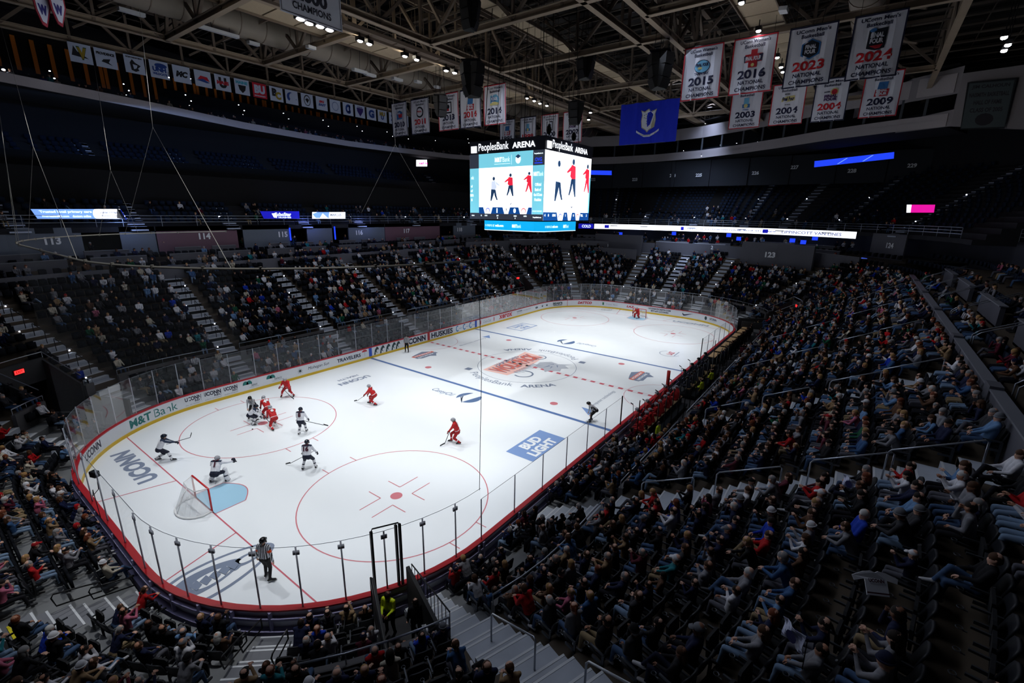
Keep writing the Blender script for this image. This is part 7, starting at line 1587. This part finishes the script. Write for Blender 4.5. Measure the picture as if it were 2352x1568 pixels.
# ---------------------------------------------------------------- benches, officials' tables, stewards
random.seed(5)
def bench(x0,x1,lab):
    o=empty('team_bench',((x0+x1)/2,-14.25,0),0,lab,'bench'); w=(x1-x0)/2; mb=MB(); mb.box(-w,w,-.18,.18,.72,.8); mb.build('seat_plank',mat('bench_wood',(120,96,66),.6),o)
    mb=MB(); mb.box(-w,w,-.6,1.0,.1,.3); 
    for i in range(7): x=-w+2*w*i/6; mb.box(x-.04,x+.04,-.15,.15,.3,.72)
    mb.build('bench_frame',STD,o)
bench(-8.2,-.6,'team bench of the red team behind the near boards'); bench(1.2,8.8,'team bench of the dark team behind the near boards, beyond the red one')
JB=[pose(pel=(0,0,.9),lean=(0,.35,1),feet=((-.14,.42,.42),(.14,.42,.42)),hands=((-.2,.5,1.0),(.2,.5,1.0)),look=(.1,1,-.1),kpole=(0,.4,1),torso=.5),pose(pel=(0,.1,1.2),lean=(0,.3,1),feet=((-.14,.15,.42),(.14,.15,.42)),hands=((-.2,.5,1.12),(.2,.5,1.12)),look=(-.3,1,-.1),torso=.5)]
BR=[];BD_=[]
for J in JB:
    P=prims(J,1.2,True); BR.append((J,skin_mesh('bench_player',P,[SKINS[0],JR,PR_,SKT,SOR,GLR,EYE,ACW,SKB],.024,J=J,gl=True)))
JDK=mat('jersey_dark',(36,40,52),.7,noise=.05)
for i in range(13):
    J,me=BR[i%3==1]; x=-8.0+i*.58; o=link('person',me); o.location=(x,-14.25+(.35 if i%3==1 else 0),0); o.rotation_euler=(0,0,random.uniform(-.3,.3)); tag(o,f'player in red on the near team bench, {ORD[i]} from the glass end','person','red players on the bench'); helmet(o,J,HLW)
    if i in (1,3,6,9,11): hstick(o,J,((.2,.5,1.0),(.28,.62,2.0),(.1,.75,2.15)),f'stick held upright by the {ORD[i]} red player on the bench')
for i in range(11):
    J,me=BR[i%3==1]; x=1.5+i*.66; o=link('person',me); o.location=(x,-14.25+(.35 if i%3==1 else 0),0); o.rotation_euler=(0,0,random.uniform(-.3,.3)); setmat(o,1,JDK); setmat(o,2,PN_); setmat(o,4,SOW); setmat(o,5,GLN); tag(o,f'player in dark jersey on the farther team bench, {ORD[i]} from the centre','person','dark players on the bench'); helmet(o,J,HLB)
    if i in (0,1,4): hstick(o,J,((.2,.5,1.0),(.28,.62,2.0),(.1,.75,2.15)),f'stick held upright by the {ORD[i]} dark player on the bench')
# glass behind the benches
g=empty('bench_glass',(0,-15.3,0),0,'row of tall glass panes on dark posts behind the team benches','glass screen')
for i in range(14):
    x=-8.6+i*1.36; mb=MB(); mb.tube([(x,0,.2),(x,0,3.1)],.03,6); mb.build('post',STD,g)
    if i<13: mb=MB(); mb.quad((x,0,1.0),(x+1.36,0,1.0),(x+1.36,0,3.0),(x,0,3.0)); mb.build('glass_pane',GL,g)
# standing people
YV=mat('vest_yellow',(206,224,30),.6,emit=.0)
JS=pose(pel=(0,0,.95),lean=(0,.03,1),feet=((-.13,.0,.08),(.13,.0,.08)),hands=((-.25,.1,.9),(.25,.1,.9)),look=(0,1,-.1)); JS2=pose(pel=(0,0,.95),lean=(0,.1,1),feet=((-.15,.0,.08),(.15,.0,.08)),hands=((-.1,.3,1.05),(.1,.3,1.05)),look=(.2,1,-.3)); JS3=pose(pel=(0,0,.95),lean=(0,.0,1),feet=((-.15,.0,.08),(.15,.0,.08)),hands=((.08,.22,1.15),(-.08,.24,1.1)),look=(0,1,-.1))
ST=[(J,skin_mesh('standing_person',prims(J),base_mats,.021,J=J)) for J in (JS,JS2,JS3)]
def stand(x,y,z,face,k,top,leg,lab,group='standing people',hair=('short','dark'),hat=None,topm=None):
    J,me=ST[k]; o=link('person',me); o.location=(x,y,z); o.rotation_euler=(0,0,math.radians(face)-math.pi/2); setmat(o,1,topm or cm('top_',TOPC,top)); setmat(o,2,cm('leg_',LEGC,leg)); setmat(o,0,SKINS[random.choice((0,1,2))]); tag(o,lab,'person',group); head_add(o,J,hair[0],hair[1],hat); return o
p=ray_at(898,1440,z=.4); stand(p[0],p[1],.15,200,1,'black','dark trousers','steward in bright yellow shirt standing in the gate tunnel behind the near glass','stewards in yellow',topm=YV)
p=ray_at(930,1500,z=1.3); stand(p[0],p[1],.0,100,0,'black','dark trousers','second steward in yellow lower in the tunnel at the bottom centre','stewards in yellow',topm=YV)
p=ray_at(955,1395,z=1.5); stand(p[0],p[1],.1,60,0,'black','dark trousers','person in black standing in the tunnel right of the yellow steward')
for i,(u,v,z) in enumerate(((1495,975,1.9),(1577,872,1.9),(1598,876,1.9),(1617,853,1.9),(1636,858,1.9))):
    p=ray_at(u,v,z=z); y=min(p[1],-14.9); stand(p[0],-15.55,.5,(270,90,90,110,80)[i],(0,1,0,2,1)[i],'black','dark trousers',f'steward in yellow behind the team benches, {ORD[i]} from the near end','stewards in yellow',topm=YV)
p=ray_at(1742,740,z=1.6); stand(p[0],p[1],.1,100,0,'black','dark trousers','tiny steward in yellow beside the far right tunnel','stewards in yellow',topm=YV)
for i,(u,v,top,leg,lab,k) in enumerate(((372,555,'navy','dark trousers','usher in a navy vest with folded arms on the concourse under wall 114',2),(583,555,'light blue','dark trousers','usher in blue and white standing at the top of the stairs under 115',0),(598,553,'black','dark trousers','person in black standing beside the usher under wall 115',0))):
    q=ray_at(u,v,y=31.3); stand(q[0],31.3,9.4,250,k,top,leg,lab)
for i in range(7):
    x=10.5+i*2.35; t=empty('scorers_table',(x,-13.85,0),0,f'pale wooden table behind the near boards past the benches, {ORD[i]} from the benches','table','pale tables beyond the benches'); mb=MB(); mb.box(-.9,.9,-.3,.3,1.2,1.26); mb.build('table_top',mat('table_tan',(190,156,112),.5),t)
    for a in(-.8,.8): mb=MB(); mb.box(a-.03,a+.03,-.25,.25,.1,1.2); mb.build('leg',STD,t)
    for j in (0,1): stand(x-.5+j,-14.6-.1*j,.15,80+random.uniform(-30,30),random.choice((0,1)),random.choice(('black','charcoal','navy','black')),'dark trousers',f'person in dark clothes standing at the pale tables, {ordn(2*i+j)} from the benches','people at the pale tables')
for i in range(14): x=11+random.uniform(0,16); stand(x,-15.6-random.uniform(0,.7),.1,random.uniform(0,360),random.choice((0,1,2)),random.choice(('black','charcoal','navy','maroon')),'dark trousers',f'dark clothed person in the walkway behind the pale tables, {ORD[i]} of the group','people in the walkway beyond the benches')
# standing fans and special spectators near the camera
def on_row(u,v,ri,top,leg,lab,pose_k=0,stand_=False,hair=('short','brown'),hat=None,skin=0,fem=0):
    return None
# small things in the crowd: rally towels
FLW=mat('towel_white',(196,200,224),.8)
for i,(u,v,z,lab) in enumerate(((1955,1112,7.0,'white rally flag with a dark emblem held over the nearest stairs'),(1826,1462,7.3,'small pale star-shaped flag held up in the crowd at lower right'))):
    p=ray_at(u,v,z=z); o=empty('rally_flag',tuple(p),.9,lab,'flag'); mb=MB(); n=6
    for a in range(n):
        for b in range(n):
            q=lambda a,b:(-.2+.4*a/n+.06*b/n,.04*math.sin(a*1.3+b*.8),-.15+.3*b/n); mb.quad(q(a,b),q(a+1,b),q(a+1,b+1),q(a,b+1))
    c_=mb.build('cloth',FLW,o); c_.modifiers.new('thick','SOLIDIFY').thickness=.006
    mb=MB(); mb.poly([(.1*math.cos(t)+.02,-.05,.1*math.sin(t)) for t in np.arange(0,6.2,.7)]); mb.poly([(.1*math.cos(t)+.02,.06,.1*math.sin(t)) for t in np.arange(0,6.2,.7)]); mb.build('printed_emblem',mat('towel_ink',(30,34,84),.8),o); mb=MB(); mb.tube([(-.22,0,-.4),(-.2,0,.18)],.008,5); mb.build('stick',RAILB,o)

# white jersey held up by a fan at lower right
p=ray_at(2012,1335,z=7.3); o=empty('hockey_jersey',tuple(p),math.radians(-62),'white team jersey held spread out in the crowd at lower right','jersey'); o.rotation_euler=(math.radians(-38),0,math.radians(-62)); mb=MB()
JQ=[(-.3,.25),(-.62,.12),(-.58,-.02),(-.3,.05),(-.3,-.38),(.3,-.38),(.3,.05),(.58,-.02),(.62,.12),(.3,.25),(.1,.28),(0,.24),(-.1,.28)]
mb.prism([(a,-.02+.06*abs(a),b) for a,b in JQ],(0,.03,0)); mb.build('cloth',JW,o)
o.scale=(.62,.62,.62); mb=MB(); text(mb,'UCONN',lambda x,y:(x,-.03,y+.02),w=.42,h=.1,bold=.05); mb.quad((-.3,-.03,-.33),(.3,-.03,-.33),(.3,-.03,-.29),(-.3,-.03,-.29)); mb.build('lettering',NUM_N,o)

# small camera clamped on the glass near the goal
p=ray_at(217,1088,z=3.25); o=empty('glass_camera',tuple(p),math.radians(20),'small black camera clamped to the corner glass behind the near goal','camera'); mb=MB(); mb.cbox((0,0,0),(.2,.3,.24)); mb.tube([(0,.15,0),(0,.24,0)],.06,8); mb.build('camera_body',STD,o)
mb=MB(); mb.tube([(0,-.1,-.1),(-.1,-.2,-.6),(-.15,.15,-.95),(0,.35,-.8),(.0,.3,-2.1)],.015,5); mb.build('cable',STD,o)
